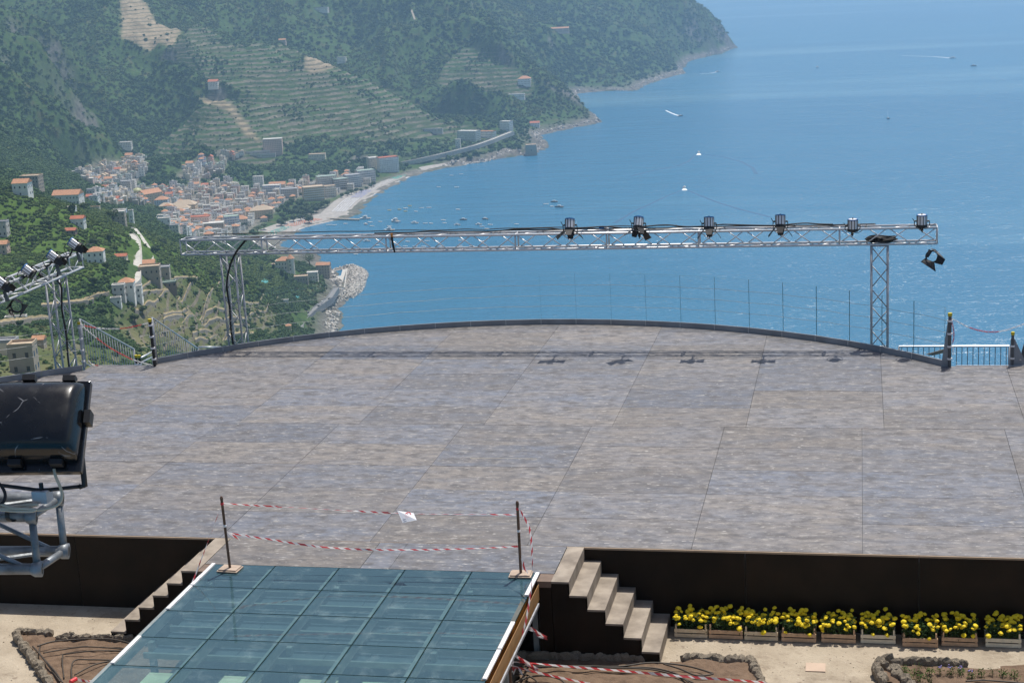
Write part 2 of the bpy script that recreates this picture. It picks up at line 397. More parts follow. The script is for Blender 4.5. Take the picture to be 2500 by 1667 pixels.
    me.materials.append(m); o = link(me, 'hills'); o['kind'] = 'structure'
terrain()

# ------------------------------------------------------------------ sea
def sea():
    g = MB(); xs = [-60000, -9000, -2500, 0, 2500, 9000, 60000]; ys = [-60000, -3000, 0, 2000, 5000, 10000, 60000]
    n = len(xs); g.add([(x, y, SEA) for y in ys for x in xs], [(j*n+i, j*n+i+1, (j+1)*n+i+1, (j+1)*n+i) for j in range(n-1) for i in range(n-1)])
    m, t, b = newmat('sea_water'); pos = geopos(t)
    big = noise(t, 0.0016, 4, pos, sx=(0.45, 1.0, 1)); slick_sheen = ramp(t, noise(t, 0.0011, 6, pos, sx=(0.35, 1.6, 1)), 0.52, 0.66)
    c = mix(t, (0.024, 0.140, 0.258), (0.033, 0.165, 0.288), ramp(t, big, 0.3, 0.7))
    c = mix(t, c, (0.115, 0.275, 0.395), mix(t, (0,)*3, slick_sheen, .65))  # paler sheen: the slicks' brighter sky reflection is put into the base colour
    t.links.new(c, b.inputs['Base Color'])
    b.inputs['IOR'].default_value = 1.33
    rr = mix(t, (0.20,)*3, (0.12,)*3, slick_sheen); t.links.new(rr, b.inputs['Roughness'])
    w1 = noise(t, 0.09, 3, pos, sx=(0.35, 1.0, 1)); w2 = noise(t, 0.30, 3, pos, sx=(0.45, 1.0, 1)); w3 = noise(t, 0.025, 2, pos, sx=(0.35, 1, 1))
    ad = N(t, 'ShaderNodeMath', operation='ADD'); t.links.new(w1, ad.inputs[0]); t.links.new(w2, ad.inputs[1])
    ad2 = N(t, 'ShaderNodeMath', operation='MULTIPLY_ADD'); t.links.new(w3, ad2.inputs[0]); ad2.inputs[1].default_value = 4.0; t.links.new(ad.outputs[0], ad2.inputs[2])
    bn = bump(t, b, ad2.outputs[0], 0.75, 2.6)
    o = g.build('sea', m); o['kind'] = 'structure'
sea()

# ------------------------------------------------------------------ haze: one closed box of pale air round camera and scene
hz = MB().b2((-9000, -3000, SEA-1.5), (9000, 12000, 24.0))
hm = bpy.data.materials.new('haze_air'); hm.use_nodes = True; ht = hm.node_tree; ht.nodes.clear()
pv = ht.nodes.new('ShaderNodeVolumePrincipled'); pv.inputs['Color'].default_value = (0.46, 0.72, 1.0, 1); pv.inputs['Density'].default_value = 0.000088
pv.inputs['Anisotropy'].default_value = 0.2
hmo = ht.nodes.new('ShaderNodeOutputMaterial'); ht.links.new(pv.outputs[0], hmo.inputs['Volume'])
ho = hz.build('haze', hm, kind='stuff'); ho.visible_shadow = True
# ------------------------------------------------------------------ foliage prototypes
def leafmat(name, dark, light, rough=0.7):
    m, t, b = newmat(name); pos = coords(t)
    r = N(t, 'ShaderNodeObjectInfo').outputs['Random']
    f = ramp(t, noise(t, 2.2, 3, pos), 0.3, 0.7)
    c = mix(t, dark, light, f)
    tint = mix(t, (0.72, 0.80, 0.75), (1.30, 1.12, 0.85), r)
    c = mix(t, c, tint, 1.0, 'MULTIPLY'); t.links.new(c, b.inputs['Base Color'])
    b.inputs['Roughness'].default_value = rough; b.inputs['Specular IOR Level'].default_value = 0.25
    return m
LEAF_F = leafmat('woodland_leaf', (0.024, 0.062, 0.018), (0.062, 0.125, 0.034))
LEAF_M = leafmat('maquis_leaf', (0.050, 0.085, 0.026), (0.105, 0.150, 0.045))
LEAF_V = leafmat('vine_leaf', (0.040, 0.080, 0.014), (0.095, 0.150, 0.028))
LEAF_D = leafmat('dry_shrub_leaf', (0.070, 0.075, 0.034), (0.130, 0.125, 0.055))
LEAF_P = leafmat('park_leaf', (0.025, 0.052, 0.016), (0.055, 0.090, 0.026))
BARK = pm('bark', (0.10, 0.075, 0.055), 0.9)
def crown_mb(n, seed, rad=1.0, zs=0.85, leaf=0.27, lobes=5, zc=0.9):
    r = random.Random(seed); L = [(Vector((0, 0, 0)), 0.72)]
    for k in range(lobes):
        a = 2*math.pi*k/lobes+r.uniform(-.4, .4); d = r.uniform(.35, .62)
        L.append((Vector((math.cos(a)*d, math.sin(a)*d, r.uniform(-.35, .45))), r.uniform(.34, .55)))
    g = MB()
    for i in range(n):
        c, rr = L[r.randrange(len(L))]
        v = Vector((r.gauss(0, 1), r.gauss(0, 1), r.gauss(0.25, 1))).normalized()
        p = c+v*rr*r.uniform(.82, 1.08)
        nn = (v+Vector((r.uniform(-.7, .7), r.uniform(-.7, .7), r.uniform(-.3, .9)))).normalized()
        u = nn.orthogonal().normalized(); u = Quaternion(nn, r.uniform(0, 6.28)) @ u; w_ = nn.cross(u); s = leaf*r.uniform(.6, 1.25)
        q = [p+u*s, p+w_*s*.62, p-u*s*.9, p-w_*s*.62]
        g.add([Vector((x.x*rad, x.y*rad, x.z*rad*zs+zc*rad)) for x in q], [(0, 1, 2, 3)])
    return g
def protos(name, mat, n, leaf, k=3, **kw):
    out = []
    for i in range(k):
        g = crown_mb(n, 100*i+len(name), leaf=leaf, **kw)
        out.append(bpy.data.objects.new(name+'_clump', g.mesh(name+'_clump', mat)))
    return out
def scatter(name, pts, rads, plist, label, cat):
    me = bpy.data.meshes.new(name); me.vertices.add(len(pts)); me.vertices.foreach_set('co', np.asarray(pts, np.float32).ravel())
    for nm_, arr in (('rad', rads), ('spin', nrng.rand(len(pts))*6.283)):
        a = me.attributes.new(nm_, 'FLOAT', 'POINT'); a.data.foreach_set('value', np.asarray(arr, np.float32))
    a = me.attributes.new('pick', 'INT', 'POINT'); a.data.foreach_set('value', nrng.randint(0, len(plist), len(pts)).astype(np.int32))
    o = link(me, name); tag(o, label, cat, kind='stuff')
    ng = bpy.data.node_groups.new(name+'_nodes', 'GeometryNodeTree')
    ng.interface.new_socket('Geometry', in_out='INPUT', socket_type='NodeSocketGeometry'); ng.interface.new_socket('Geometry', in_out='OUTPUT', socket_type='NodeSocketGeometry')
    gi = ng.nodes.new('NodeGroupInput'); go = ng.nodes.new('NodeGroupOutput')
    g2i = ng.nodes.new('GeometryNodeGeometryToInstance'); iop = ng.nodes.new('GeometryNodeInstanceOnPoints')
    for p in plist:
        oi = ng.nodes.new('GeometryNodeObjectInfo'); oi.inputs['Object'].default_value = p; ng.links.new(oi.outputs['Geometry'], g2i.inputs[0])
    def na(nm_, ty):
        n = ng.nodes.new('GeometryNodeInputNamedAttribute'); n.data_type = ty; n.inputs['Name'].default_value = nm_; return n.outputs['Attribute']
    ng.links.new(gi.outputs[0], iop.inputs['Points']); ng.links.new(g2i.outputs[0], iop.inputs['Instance'])
    iop.inputs['Pick Instance'].default_value = True
    ng.links.new(na('pick', 'INT'), iop.inputs['Instance Index'])
    cx = ng.nodes.new('ShaderNodeCombineXYZ'); ng.links.new(na('spin', 'FLOAT'), cx.inputs[2]); ng.links.new(cx.outputs[0], iop.inputs['Rotation'])
    cs_ = ng.nodes.new('ShaderNodeCombineXYZ'); rd = na('rad', 'FLOAT')
    for k in range(3): ng.links.new(rd, cs_.inputs[k])
    ng.links.new(cs_.outputs[0], iop.inputs['Scale']); ng.links.new(iop.outputs[0], go.inputs[0])
    md = o.modifiers.new('scatter', 'NODES'); md.node_group = ng
    return o
# keep-clear mask: roads, paths, named houses fill it in below
CLEAR = np.zeros(GX.shape)
def clear(x, y, r):
    global CLEAR
    i0, i1 = np.searchsorted(gy, [y-r, y+r]); j0, j1 = np.searchsorted(gx, [x-r, x+r])
    CLEAR[i0:i1, j0:j1] = np.maximum(CLEAR[i0:i1, j0:j1], (((GX[i0:i1, j0:j1]-x)**2+(GY[i0:i1, j0:j1]-y)**2) < r*r))
def bil(A, x, y):
    j = np.clip((x-gx[0])/4.6, 0, len(gx)-1.001); i = np.clip(np.interp(y, gy, np.arange(len(gy))), 0, len(gy)-1.001)
    i0 = i.astype(int); j0 = j.astype(int); a = i-i0; b = j-j0
    return (A[i0, j0]*(1-b)+A[i0, j0+1]*b)*(1-a)+(A[i0+1, j0]*(1-b)+A[i0+1, j0+1]*b)*a

# ------------------------------------------------------------------ ribbons: roads, paths, beach
ASPH = pm('asphalt', (0.20, 0.20, 0.205), 0.9, scale=0.4)
PALE = pm('pale_concrete', (0.46, 0.44, 0.40), 0.9, scale=0.3)
STONEW = pm('stone_wall', (0.30, 0.26, 0.21), 0.9, scale=0.5, bmp=0.5, bd=0.3)
def ribbon(name, P, wd, mat, kerb=0.0, kind='structure', samp=6.0):
    P = np.array(P); s = np.r_[0, np.cumsum(np.linalg.norm(np.diff(P[:, :2], axis=0), axis=1))]
    ss = np.arange(0, s[-1], samp); Q = np.c_[[np.interp(ss, s, P[:, k]) for k in range(3)]].T
    for _ in range(2): Q[1:-1] = (Q[:-2]+2*Q[1:-1]+Q[2:])/4
    t = np.gradient(Q[:, :2], axis=0); t /= np.linalg.norm(t, axis=1)[:, None]+1e-9; n = np.c_[-t[:, 1], t[:, 0]]
    g = MB(); k = len(Q)
    def strip(a, b, za, zb): g.add([(q[0]+m_[0]*a, q[1]+m_[1]*a, q[2]+za) for q, m_ in zip(Q, n)]+[(q[0]+m_[0]*b, q[1]+m_[1]*b, q[2]+zb) for q, m_ in zip(Q, n)], [(i+k, i, i+1, i+1+k) for i in range(k-1)])
    h = wd/2
    strip(-h, h, .25, .25); strip(h, h, .25, -6); strip(-h, -h, -6, .25)
    if kerb:
        for sgn in (-1, 1):
            a, b = sorted((sgn*h, sgn*(h-.5))); strip(a, b, .25+kerb, .25+kerb); strip(a, a, .25, .25+kerb); strip(b, b, .25+kerb, .25)
    o = g.build(name, mat); o['kind'] = kind
    for q in Q: clear(q[0], q[1], wd*.5+2.5)
    return Q
def onhill(pts, lift=0.6):
    return [h_+np.array((0, 0, lift)) for h_ in (hit(x, y) for x, y in pts)]
coast_road = ribbon('coast_road', [onz(x, y, SEA+26-k*1.3) for k, (x, y) in enumerate([(729,850),(731,830),(732,812),(733,793),(743,778),(763,758),(786,741),(805,728),(814,713),(823,701)])], 6.4, ASPH, 0.8)
ribbon('cliff_road', [onz(x, y, SEA+e) for x, y, e in [(905,412,7),(960,401,9),(1010,392,12),(1060,381,16),(1110,369,19),(1160,356,22),(1200,342,25),(1235,328,27),(1252,322,28)]], 8.5, PALE, 1.2)
ribbon('farm_track', onhill([(297,716),(305,708),(318,698),(332,690),(334,670),(337,640),(337,615),(334,592),(327,580),(315,572)]), 5.5, PALE, 0.5)
ribbon('footpath', onhill([(372,655),(371,630),(362,605),(345,580),(330,560),(316,556)]), 2.6, PALE)
ribbon('hill_road', onhill([(1004,24),(1008,35),(1013,50)]), 4.5, STONEW)
sh_s = cs[12]    # shore parameter where the visible beach begins (x 664, y 606)
def shore_off(s, off, z):
    p = shore_at(np.array([s]))[0]; a = shore_at(np.array([min(s+14, cs[-1])]))[0]-shore_at(np.array([max(s-14, 0)]))[0]
    a /= np.linalg.norm(a)+1e-9; return np.array((p[0]-a[1]*off, p[1]+a[0]*off, SEA+z))
SB0, SB1 = cs[12]-60, cs[22]
def beach():
    g = MB(); S = np.arange(SB0, SB1, 8.0); prof = [(-10, -1.2), (-1.5, 0.05), (5, .9), (16, 1.8), (30, 2.5), (48, 3.4)]
    vs = []; fs = []
    for s in S:
        wd = np.interp(s, [SB0, cs[13], cs[16], cs[19], cs[22]], [1.0, 0.95, 0.9, 0.75, 0.2])
        for o_, z_ in prof: vs.append(shore_off(s, o_*wd if o_ > 0 else o_, z_+.5))
    k = len(prof)
    for i in range(len(S)-1):
        for j in range(k-1): a = i*k+j; fs.append((a, a+1, a+k+1, a+k))
    g.add(vs, fs); m = pm('beach_shingle', (0.30, 0.28, 0.26), 0.95, var=0.15, scale=0.2, col2=(0.40, 0.37, 0.34))
    g.build('beach', m, kind='structure', smooth=True)
    f = MB()
    for s in S[::1]:
        if rng.random() < 0.75:
            w_ = rng.uniform(.5, 1.8); a = shore_off(s, -2.2-w_, .35); b = shore_off(s, -1.6, .45); c = shore_off(s+8, -1.6, .45); d = shore_off(s+8, -2.2-w_*rng.uniform(.6, 1.2), .35)
            f.add([a, d, c, b], [(0, 1, 2, 3)])
    FOAM = pm('foam', (0.62, 0.66, 0.68), 0.8); o = f.build('surf', FOAM, kind='stuff'); tag(o, 'thin line of white surf along the beach', 'surf')
    return FOAM
FOAM = beach()
# rows of parasols and loungers on the beach, one block per bathing establishment
def parasols(name, s0, s1, offs, col, label, step=3.2):
    g = MB(); 
    for s in np.arange(cs[12]+s0, cs[12]+s1, step):
        for o_ in offs:
            if rng.random() < .12: continue
            wd = np.interp(s, [SB0, cs[16], cs[19], cs[22]], [1.0, 0.95, 0.8, 0.35])
            p = Vector(shore_off(s+rng.uniform(-.4, .4), o_*wd, 2.2+rng.uniform(-.1, .2)+o_*.05)); r = rng.uniform(1.05, 1.35)
            ring = [p+Vector((r*math.cos(a), r*math.sin(a), -.35)) for a in [k*math.pi/3 for k in range(6)]]
            g.add([p+Vector((0, 0, .25))]+ring, [(0, 1+k, 1+(k+1) % 6) for k in range(6)])
            g.tube([p+Vector((0, 0, -2.4)), p], .05, 3, cap=False)
            g.box(p+Vector((1.3, .2, -2.0)), (.7, 1.9, .3))
    o = g.build(name, pm(name+'_cloth', col, .8, rnd=0)); tag(o, label, 'parasols', kind='stuff')
L8 = cs[22]-cs[12]
parasols('beach_parasols', 30, 95, (12, 16, 20, 24, 28, 32), (0.62, 0.58, 0.50), 'rows of pale parasols and loungers behind the left end of the truss')
parasols('beach_parasols', 100, 150, (12, 16, 20, 24), (0.08, 0.36, 0.32), 'rows of turquoise parasols just above the truss')
parasols('beach_parasols', 155, 215, (11, 15, 19, 23, 27), (0.62, 0.26, 0.17), 'rows of orange parasols on the beach before the small pier')
parasols('beach_parasols', 290, 420, (10, 14, 18, 22, 26, 30), (0.64, 0.64, 0.66), 'rows of white parasols on the beach beyond the small pier')
parasols('beach_parasols', 425, 500, (10, 14, 18, 22, 26), (0.30, 0.32, 0.52), 'rows of lavender blue parasols in the middle of the beach')
parasols('beach_parasols', 505, 620, (9, 13, 17, 21), (0.62, 0.60, 0.58), 'rows of off white parasols on the far half of the beach')
parasols('beach_parasols', 625, 720, (8, 12, 16, 20), (0.07, 0.42, 0.34), 'rows of green parasols below the big white hotel at the far end of the beach')

# ------------------------------------------------------------------ houses
WALLS = {k: pm(k+'_render', c, .9, var=.08, scale=.5) for k, c in dict(white=(.84,.80,.73), cream=(.76,.66,.52), grey=(.60,.56,.51), pink=(.72,.52,.43), ochre=(.68,.53,.35), blue=(.50,.57,.66), stone=(.42,.35,.27), brown=(.26,.19,.15)).items()}
ROOFS = {k: pm(k+'_roof', c, .9, var=.2, scale=.8) for k, c in dict(terracotta=(.46,.235,.135), pale=(.56,.54,.50), grey=(.36,.36,.37), green=(.33,.40,.35), tan=(.46,.36,.26), red=(.42,.14,.08)).items()}
GLASSD = pm('window_dark', (.035, .04, .045), .25)
SHUT = pm('shutter_green', (.05, .12, .10), .6)
CHIM = WALLS['cream']
def roof_mb(w_, d_, h, kind, ov=.35, pitch=.28):
    g = MB(); x, y = w_/2+ov, d_/2+ov
    if kind == 'flat':
        g.b2((-w_/2-.1, -d_/2-.1, h), (w_/2+.1, d_/2+.1, h+.25))
        for a, b in (((-w_/2-.1,-d_/2-.1),(w_/2+.1,-d_/2+.2)),((-w_/2-.1,d_/2-.2),(w_/2+.1,d_/2+.1)),((-w_/2-.1,-d_/2+.2),(-w_/2+.2,d_/2-.2)),((w_/2-.2,-d_/2+.2),(w_/2+.1,d_/2-.2))): g.b2((*a, h+.25), (*b, h+1.0))
        return g
    r = min(x, y)*pitch*2; z = h
    if kind == 'gable':
        if x >= y: g.add([(-x,-y,z),(x,-y,z),(x,y,z),(-x,y,z),(-x,0,z+r),(x,0,z+r)], [(0,1,5,4),(2,3,4,5),(0,4,3),(1,2,5),(3,2,1,0)])
        else: g.add([(-x,-y,z),(x,-y,z),(x,y,z),(-x,y,z),(0,-y,z+r),(0,y,z+r)], [(0,4,5,3),(1,2,5,4),(0,1,4),(2,3,5),(3,2,1,0)])
    else:
        k = abs(x-y)
        a, b = ((-k, 0, z+r), (k, 0, z+r)) if x >= y else ((0, -k, z+r), (0, k, z+r))
        if x >= y: g.add([(-x,-y,z),(x,-y,z),(x,y,z),(-x,y,z),a,b], [(0,1,5,4),(2,3,4,5),(3,0,4),(1,2,5),(3,2,1,0)])
        else: g.add([(-x,-y,z),(x,-y,z),(x,y,z),(-x,y,z),a,b], [(0,1,4),(1,2,5,4),(2,3,5),(3,0,4,5),(3,2,1,0)])
    return g
def windows_mb(w_, d_, h, fl=3.1, sp=3.0, seed=0, ww=0.95, wh=1.45, z0=0.9):
    g = MB(); r = random.Random(seed); nf = max(1, int(h/fl))
    for k in range(nf):
        z = z0+k*h/nf
        for side in (-1, 1):
            n = max(1, int(w_/sp))
            for i in range(n):
                if r.random() < .1: continue
                x = -w_/2+w_*(i+.5)/n; y = side*d_/2; g.b2((x-ww/2, y-.06, z), (x+ww/2, y+.06, z+wh), 0)
            n = max(1, int(d_/sp))
            for i in range(n):
                if r.random() < .1: continue
                y = -d_/2+d_*(i+.5)/n; x = side*w_/2; g.b2((x-.06, y-ww/2, z), (x+.06, y+ww/2, z+wh), 0)
    return g
def balconies_mb(w_, d_, h, fl=3.1):
    g = MB(); nf = max(1, int(h/fl))
    for k in range(1, nf):
        z = k*h/nf; g.b2((-w_/2+.4, -d_/2-1.2, z), (w_/2-.4, -d_/2-.01, z+.16)); g.b2((-w_/2+.4, -d_/2-1.2, z+.16), (w_/2-.4, -d_/2-1.1, z+1.0))
    return g
def house(name, label, loc, w_, d_, h, wall, roof, rk_, rz=0.0, group=None, sink=6.0, balc=False, seed=0, chim=False, cat='house', wing=False):
    t = thing(name, label, cat, tuple(loc), rz, group)
    g = MB().b2((-w_/2, -d_/2, -sink), (w_/2, d_/2, h)); rm = roof_mb(w_, d_, h, rk_)
    if wing:                                # a lower or higher block grown onto the side, and roof-top huts
        r = random.Random(seed+91); sx = r.choice((-1, 1)); ww = w_*r.uniform(.45, .7); wd = d_*r.uniform(.5, .8); wh = h*r.uniform(.5, .85)
        g.b2((sx*w_/2-(ww*.2 if sx > 0 else ww*.8), -d_/2-wd*.45, -sink), (sx*w_/2+(ww*.8 if sx > 0 else ww*.2), -d_/2+wd*.55, wh))
        rm.b2((sx*w_/2-(ww*.2 if sx > 0 else ww*.8)-.15, -d_/2-wd*.45-.15, wh), (sx*w_/2+(ww*.8 if sx > 0 else ww*.2)+.15, -d_/2+wd*.55, wh+.35))
        if rk_ == 'flat': a, b = r.uniform(-.3, .1)*w_, r.uniform(-.2, .1)*d_; g.b2((a, b, h+.26), (a+r.uniform(2.2, 4), b+r.uniform(2, 3.2), h+r.uniform(2.0, 2.8)))
    g.build('wall', WALLS[wall], t); ro = rm.build('roof', ROOFS[roof], t)
    if chim: MB().b2((w_*.2, -.4, h), (w_*.2+.8, .4, h+min(w_, d_)*.3+1)).build('chimney', CHIM, ro)
    windows_mb(w_, d_, h, seed=seed).build('windows', GLASSD, t, kind='stuff')
    if balc: balconies_mb(w_, d_, h).build('balconies', WALLS['white'], t, kind='stuff')
    return t
# ------------------------------------------------------------------ the town: buildings that can be told apart first
def gz(p): return max(hgt(p[0], p[1]), SEA+2)
USED = []
def free(x, y, r):
    return all((x-a)**2+(y-b)**2 > (r+c)**2*.8 for a, b, c in USED)
def put(px, py, e=None):
    p = onz(px, py, SEA+e) if e is not None else hit(px, py)
    z = gz(p); q = onz(px, py, z) if e is not None else p
    return np.array((q[0], q[1], gz(q)-.3))
def special(name, label, px, py, w_, d_, h, wall, roof, rk_, rz=0.28, e=None, cat='house', **kw):
    p = put(px, py, e); USED.append((p[0], p[1], max(w_, d_)*.55)); clear(p[0], p[1], max(w_, d_)*.62)
    return house(name, label, p, w_, d_, h, wall, roof, rk_, rz, cat=cat, seed=int(px), **kw)
H = special
H('hotel', 'big white hotel block with red rooftop at the far end of the beach', 948, 418, 34, 20, 24, 'white', 'red', 'flat', .55, 9, 'hotel', balc=True)
H('hotel_annex', 'grey-white lower block joined to the left of the big white hotel', 912, 414, 18, 18, 21, 'cream', 'pale', 'flat', .55, 9, 'hotel')
H('apartment_block', 'long apartment block with green roof and stacked balconies left of the big hotel', 893, 443, 30, 18, 18, 'grey', 'green', 'flat', .6, 8, 'apartments', balc=True)
H('apartment_block', 'grey apartment block with balconies, second along the seafront from the big hotel', 862, 456, 26, 18, 19, 'grey', 'grey', 'flat', .6, 8, 'apartments', balc=True)
H('apartment_block', 'dark brownish apartment block with balconies, third along the seafront from the big hotel', 832, 461, 24, 18, 16, 'stone', 'green', 'flat', .5, 8, 'apartments', balc=True)
H('apartment_block', 'cream apartment block with pale green flat roof behind the seafront trees', 798, 458, 32, 18, 19, 'cream', 'green', 'flat', .45, 8, 'apartments', balc=True)
H('apartment_block', 'broad cream block with rounded rooftop pergola above the town park', 766, 488, 32, 24, 21, 'ochre', 'tan', 'flat', .45, 7, 'apartments', balc=True)
H('apartment_block', 'narrow cream building beside the broad block with rooftop pergola', 806, 480, 18, 14, 17, 'cream', 'tan', 'flat', .5, 7, 'apartments', balc=True)
H('apartment_block', 'blue-grey building with white roof terrace in the middle of the town', 664, 470, 28, 16, 13, 'blue', 'pale', 'flat', .2, 9, 'apartments', balc=True)
H('apartment_block', 'dark grey flat-roofed block left of the broad cream block', 708, 482, 26, 16, 14, 'grey', 'grey', 'flat', .2, 8, 'apartments')
H('house', 'low building with a broad orange gable roof at the back of the town', 678, 459, 26, 14, 9, 'cream', 'terracotta', 'gable', .2, 9)
H('house', 'white four-storey house alone above the town below the green terraces', 632, 455, 16, 11, 15, 'white', 'pale', 'flat', .2, 17)
H('round_house', 'rounded pinkish palace with rows of arched windows below the terraced hill', 668, 371, 34, 22, 24, 'pink', 'pale', 'flat', .25, None, 'palace')
H('greenhouse', 'long white roofed greenhouse, upper of two under the terraced hill', 630, 374, 44, 7, 4, 'grey', 'pale', 'flat', .2, None, 'greenhouse')
H('greenhouse', 'long white roofed greenhouse, lower of two under the terraced hill', 642, 382, 46, 7, 4, 'grey', 'pale', 'flat', .2, None, 'greenhouse')
H('church', 'church nave with orange gable roof beside two domes', 368, 502, 20, 34, 16, 'ochre', 'terracotta', 'gable', -.5, 20, 'church')
H('church_tower', 'blue-grey tower-like house with orange roof right of the domes', 397, 510, 20, 16, 19, 'blue', 'terracotta', 'hip', .25, 18, 'house')
H('house', 'large tan palace with long hipped roof right of the domed church', 452, 520, 36, 22, 15, 'ochre', 'tan', 'hip', .2, 15)
H('house', 'tan building with hipped roof in front of the large tan palace', 445, 532, 26, 14, 10, 'ochre', 'tan', 'hip', .2, 14)
H('house', 'low tan house with hipped roof left of the large tan palace', 408, 528, 20, 14, 9, 'ochre', 'tan', 'hip', .2, 15)
H('apartment_block', 'pale blue-green glass fronted block near the left end of the truss', 568, 567, 20, 16, 20, 'blue', 'green', 'flat', .5, 4, 'apartments', balc=True)
H('house', 'house with bright orange roof right of the pale blue-green block', 590, 556, 18, 16, 14, 'cream', 'terracotta', 'hip', .4, 4)
H('house', 'long low building with red roof above the left end of the truss', 470, 560, 50, 16, 9, 'pink', 'red', 'flat', .2, 7)
H('house', 'wide building with pale roof terrace and white rail above the left end of the truss', 512, 570, 40, 20, 9, 'stone', 'pale', 'flat', .3, 6)
H('house', 'ochre three-storey house with tan roof between the town and the beach trees', 640, 532, 32, 20, 13, 'ochre', 'tan', 'hip', .35, 5)
H('apartment_block', 'tall grey slab block left of the domed church', 312, 486, 16, 14, 21, 'grey', 'grey', 'flat', .2, 26, 'apartments')
H('apartment_block', 'pale tall block right beside the grey slab block', 328, 487, 10, 12, 19, 'white', 'pale', 'flat', .2, 26, 'apartments')
H('house', 'orange roofed house on the dark wooded slope at the left edge of the town', 168, 496, 26, 14, 9, 'white', 'terracotta', 'gable', .1)
H('house', 'ruined stone house with missing roof on the crest at left', 80, 462, 18, 13, 13, 'stone', 'tan', 'flat', .1)
H('house', 'white-sided house right beside the ruined stone house', 92, 463, 8, 9, 12, 'white', 'pale', 'flat', .1)
H('house', 'small pale house with orange roof on the crest left of the ruined house', 57, 476, 11, 9, 9, 'white', 'terracotta', 'gable', .1)
H('house', 'white villa alone among trees left of the terraced hill', 308, 360, 22, 14, 10, 'white', 'pale', 'flat', .2)
H('house', 'red roofed farmhouse above the peak of the terraced hill', 522, 211, 20, 14, 10, 'white', 'red', 'gable', .1)
H('house', 'white house on the ridge beside tan terraces', 835, 152, 20, 14, 11, 'white', 'pale', 'flat', .1)
H('house', 'white villa with orange roof on the green slope above the promontory', 1281, 205, 28, 20, 12, 'white', 'terracotta', 'hip', .1)
H('house', 'white terraced villa with canopy on the slope above the cliff road', 1262, 238, 34, 14, 7, 'white', 'pale', 'flat', .1)
H('hotel', 'long white hotel with flat roofs stepped along the cliff top above the road', 1145, 342, 44, 18, 18, 'white', 'pale', 'flat', -.35, None, 'hotel', balc=True)
H('hotel_annex', 'white wing of the cliff-top hotel with reddish roof', 1190, 335, 34, 14, 12, 'white', 'terracotta', 'flat', -.35, None, 'hotel')
H('house', 'tall white blank-walled building at the end of the cliff-top', 1237, 318, 22, 16, 18, 'white', 'pale', 'flat', -.3)
H('greenhouse', 'long pale greenhouse row on the cliff-top terrace left of the hotel', 1040, 320, 70, 6, 4, 'grey', 'pale', 'flat', -.1, None, 'greenhouse')
H('house', 'slim white tower house standing on the cliff below the hotel', 1119, 364, 9, 9, 18, 'white', 'pale', 'flat', .1)
H('house', 'white cottage on the wooded promontory', 1306, 308, 20, 12, 7, 'white', 'red', 'gable', .1)
H('house', 'pinkish house row on the far headland slope', 1362, 78, 60, 12, 9, 'pink', 'terracotta', 'gable', .1)
H('house', 'tan building on a dark rocky spur above the beach hotels', 775, 388, 30, 16, 9, 'cream', 'tan', 'flat', .2)
H('house', 'pale long house with grey roof at the top of the slope near the frame edge', 780, 27, 46, 14, 8, 'white', 'grey', 'flat', .0)
H('house', 'small tan hut on the ridge terraces', 690, 105, 16, 9, 7, 'pink', 'terracotta', 'gable', .1)
H('house', 'stone tower house with a flat tan roof standing nearest on the left slope', 62, 905, 7.2, 6.0, 8.2, 'stone', 'tan', 'flat', .25, None, sink=8)
H('house', 'small orange-roofed annex behind the nearest stone tower house', 98, 850, 4.2, 4, 4, 'stone', 'terracotta', 'gable', .2)
H('house', 'long pale low house with grey roof behind the nearest stone tower house', 14, 868, 8, 5, 5, 'cream', 'grey', 'flat', .2)
H('house', 'pinkish house with orange roof on the slope at the left edge', 6, 618, 8.5, 7, 6.5, 'pink', 'terracotta', 'gable', .2)
H('house', 'greyish house at the left edge with square windows above the pinkish one', 5, 574, 9, 7, 9, 'grey', 'grey', 'flat', .2)
H('house', 'white house with orange roofs partly behind the leftmost stage light', 236, 640, 10, 8, 7.5, 'white', 'terracotta', 'hip', .3)
H('house', 'white low wing in front of the white house with orange roofs', 218, 634, 9, 6, 5, 'white', 'terracotta', 'flat', .3)
H('house', 'pale multi-level house cluster with orange roof in front of the farm track', 312, 722, 9, 8, 9, 'white', 'terracotta', 'hip', .3)
H('house', 'grey flat-roofed part left of the pale multi-level house', 292, 724, 7, 6, 7, 'grey', 'pale', 'flat', .3)
H('house', 'white balcony wing right of the pale multi-level house', 334, 726, 7, 6, 7, 'white', 'pale', 'flat', .3)
H('house', 'white-roofed small wing below the pale multi-level house', 284, 742, 6, 4, 3.5, 'white', 'pale', 'flat', .3)
H('house', 'tan house with bare upper floor beside the car park above the green shed', 368, 683, 13, 9, 9, 'stone', 'tan', 'flat', .3)
H('house', 'orange roofed house part right behind the tan house by the car park', 366, 664, 8, 7, 7, 'cream', 'terracotta', 'gable', .3)
H('house', 'stone house wing at the right of the tan house by the car park', 396, 672, 11, 8, 6, 'stone', 'grey', 'flat', .3)
H('shed', 'long shed with dark teal net roof on the hillside terraces', 402, 700, 15, 6, 3.0, 'brown', 'green', 'flat', .5, None, 'shed')
H('house', 'small red roofed hut among green vines on the left slope', 192, 549, 9, 6, 5, 'white', 'red', 'gable', .15)
H('house', 'red roofed hut just above the leftmost stage light', 174, 571, 7, 5, 3, 'brown', 'red', 'gable', .15)
H('house', 'low red roof among shrubs left of the farm track', 296, 634, 8, 5, 3, 'cream', 'red', 'gable', .2)
H('house', 'tall dark house with pale roof beside trees at the head of the farm track', 293, 553, 11, 10, 13, 'stone', 'pale', 'flat', .3)
H('house', 'thin white ruined wall tower right of the house at the head of the farm track', 323, 551, 4, 5, 14, 'white', 'pale', 'flat', .3)
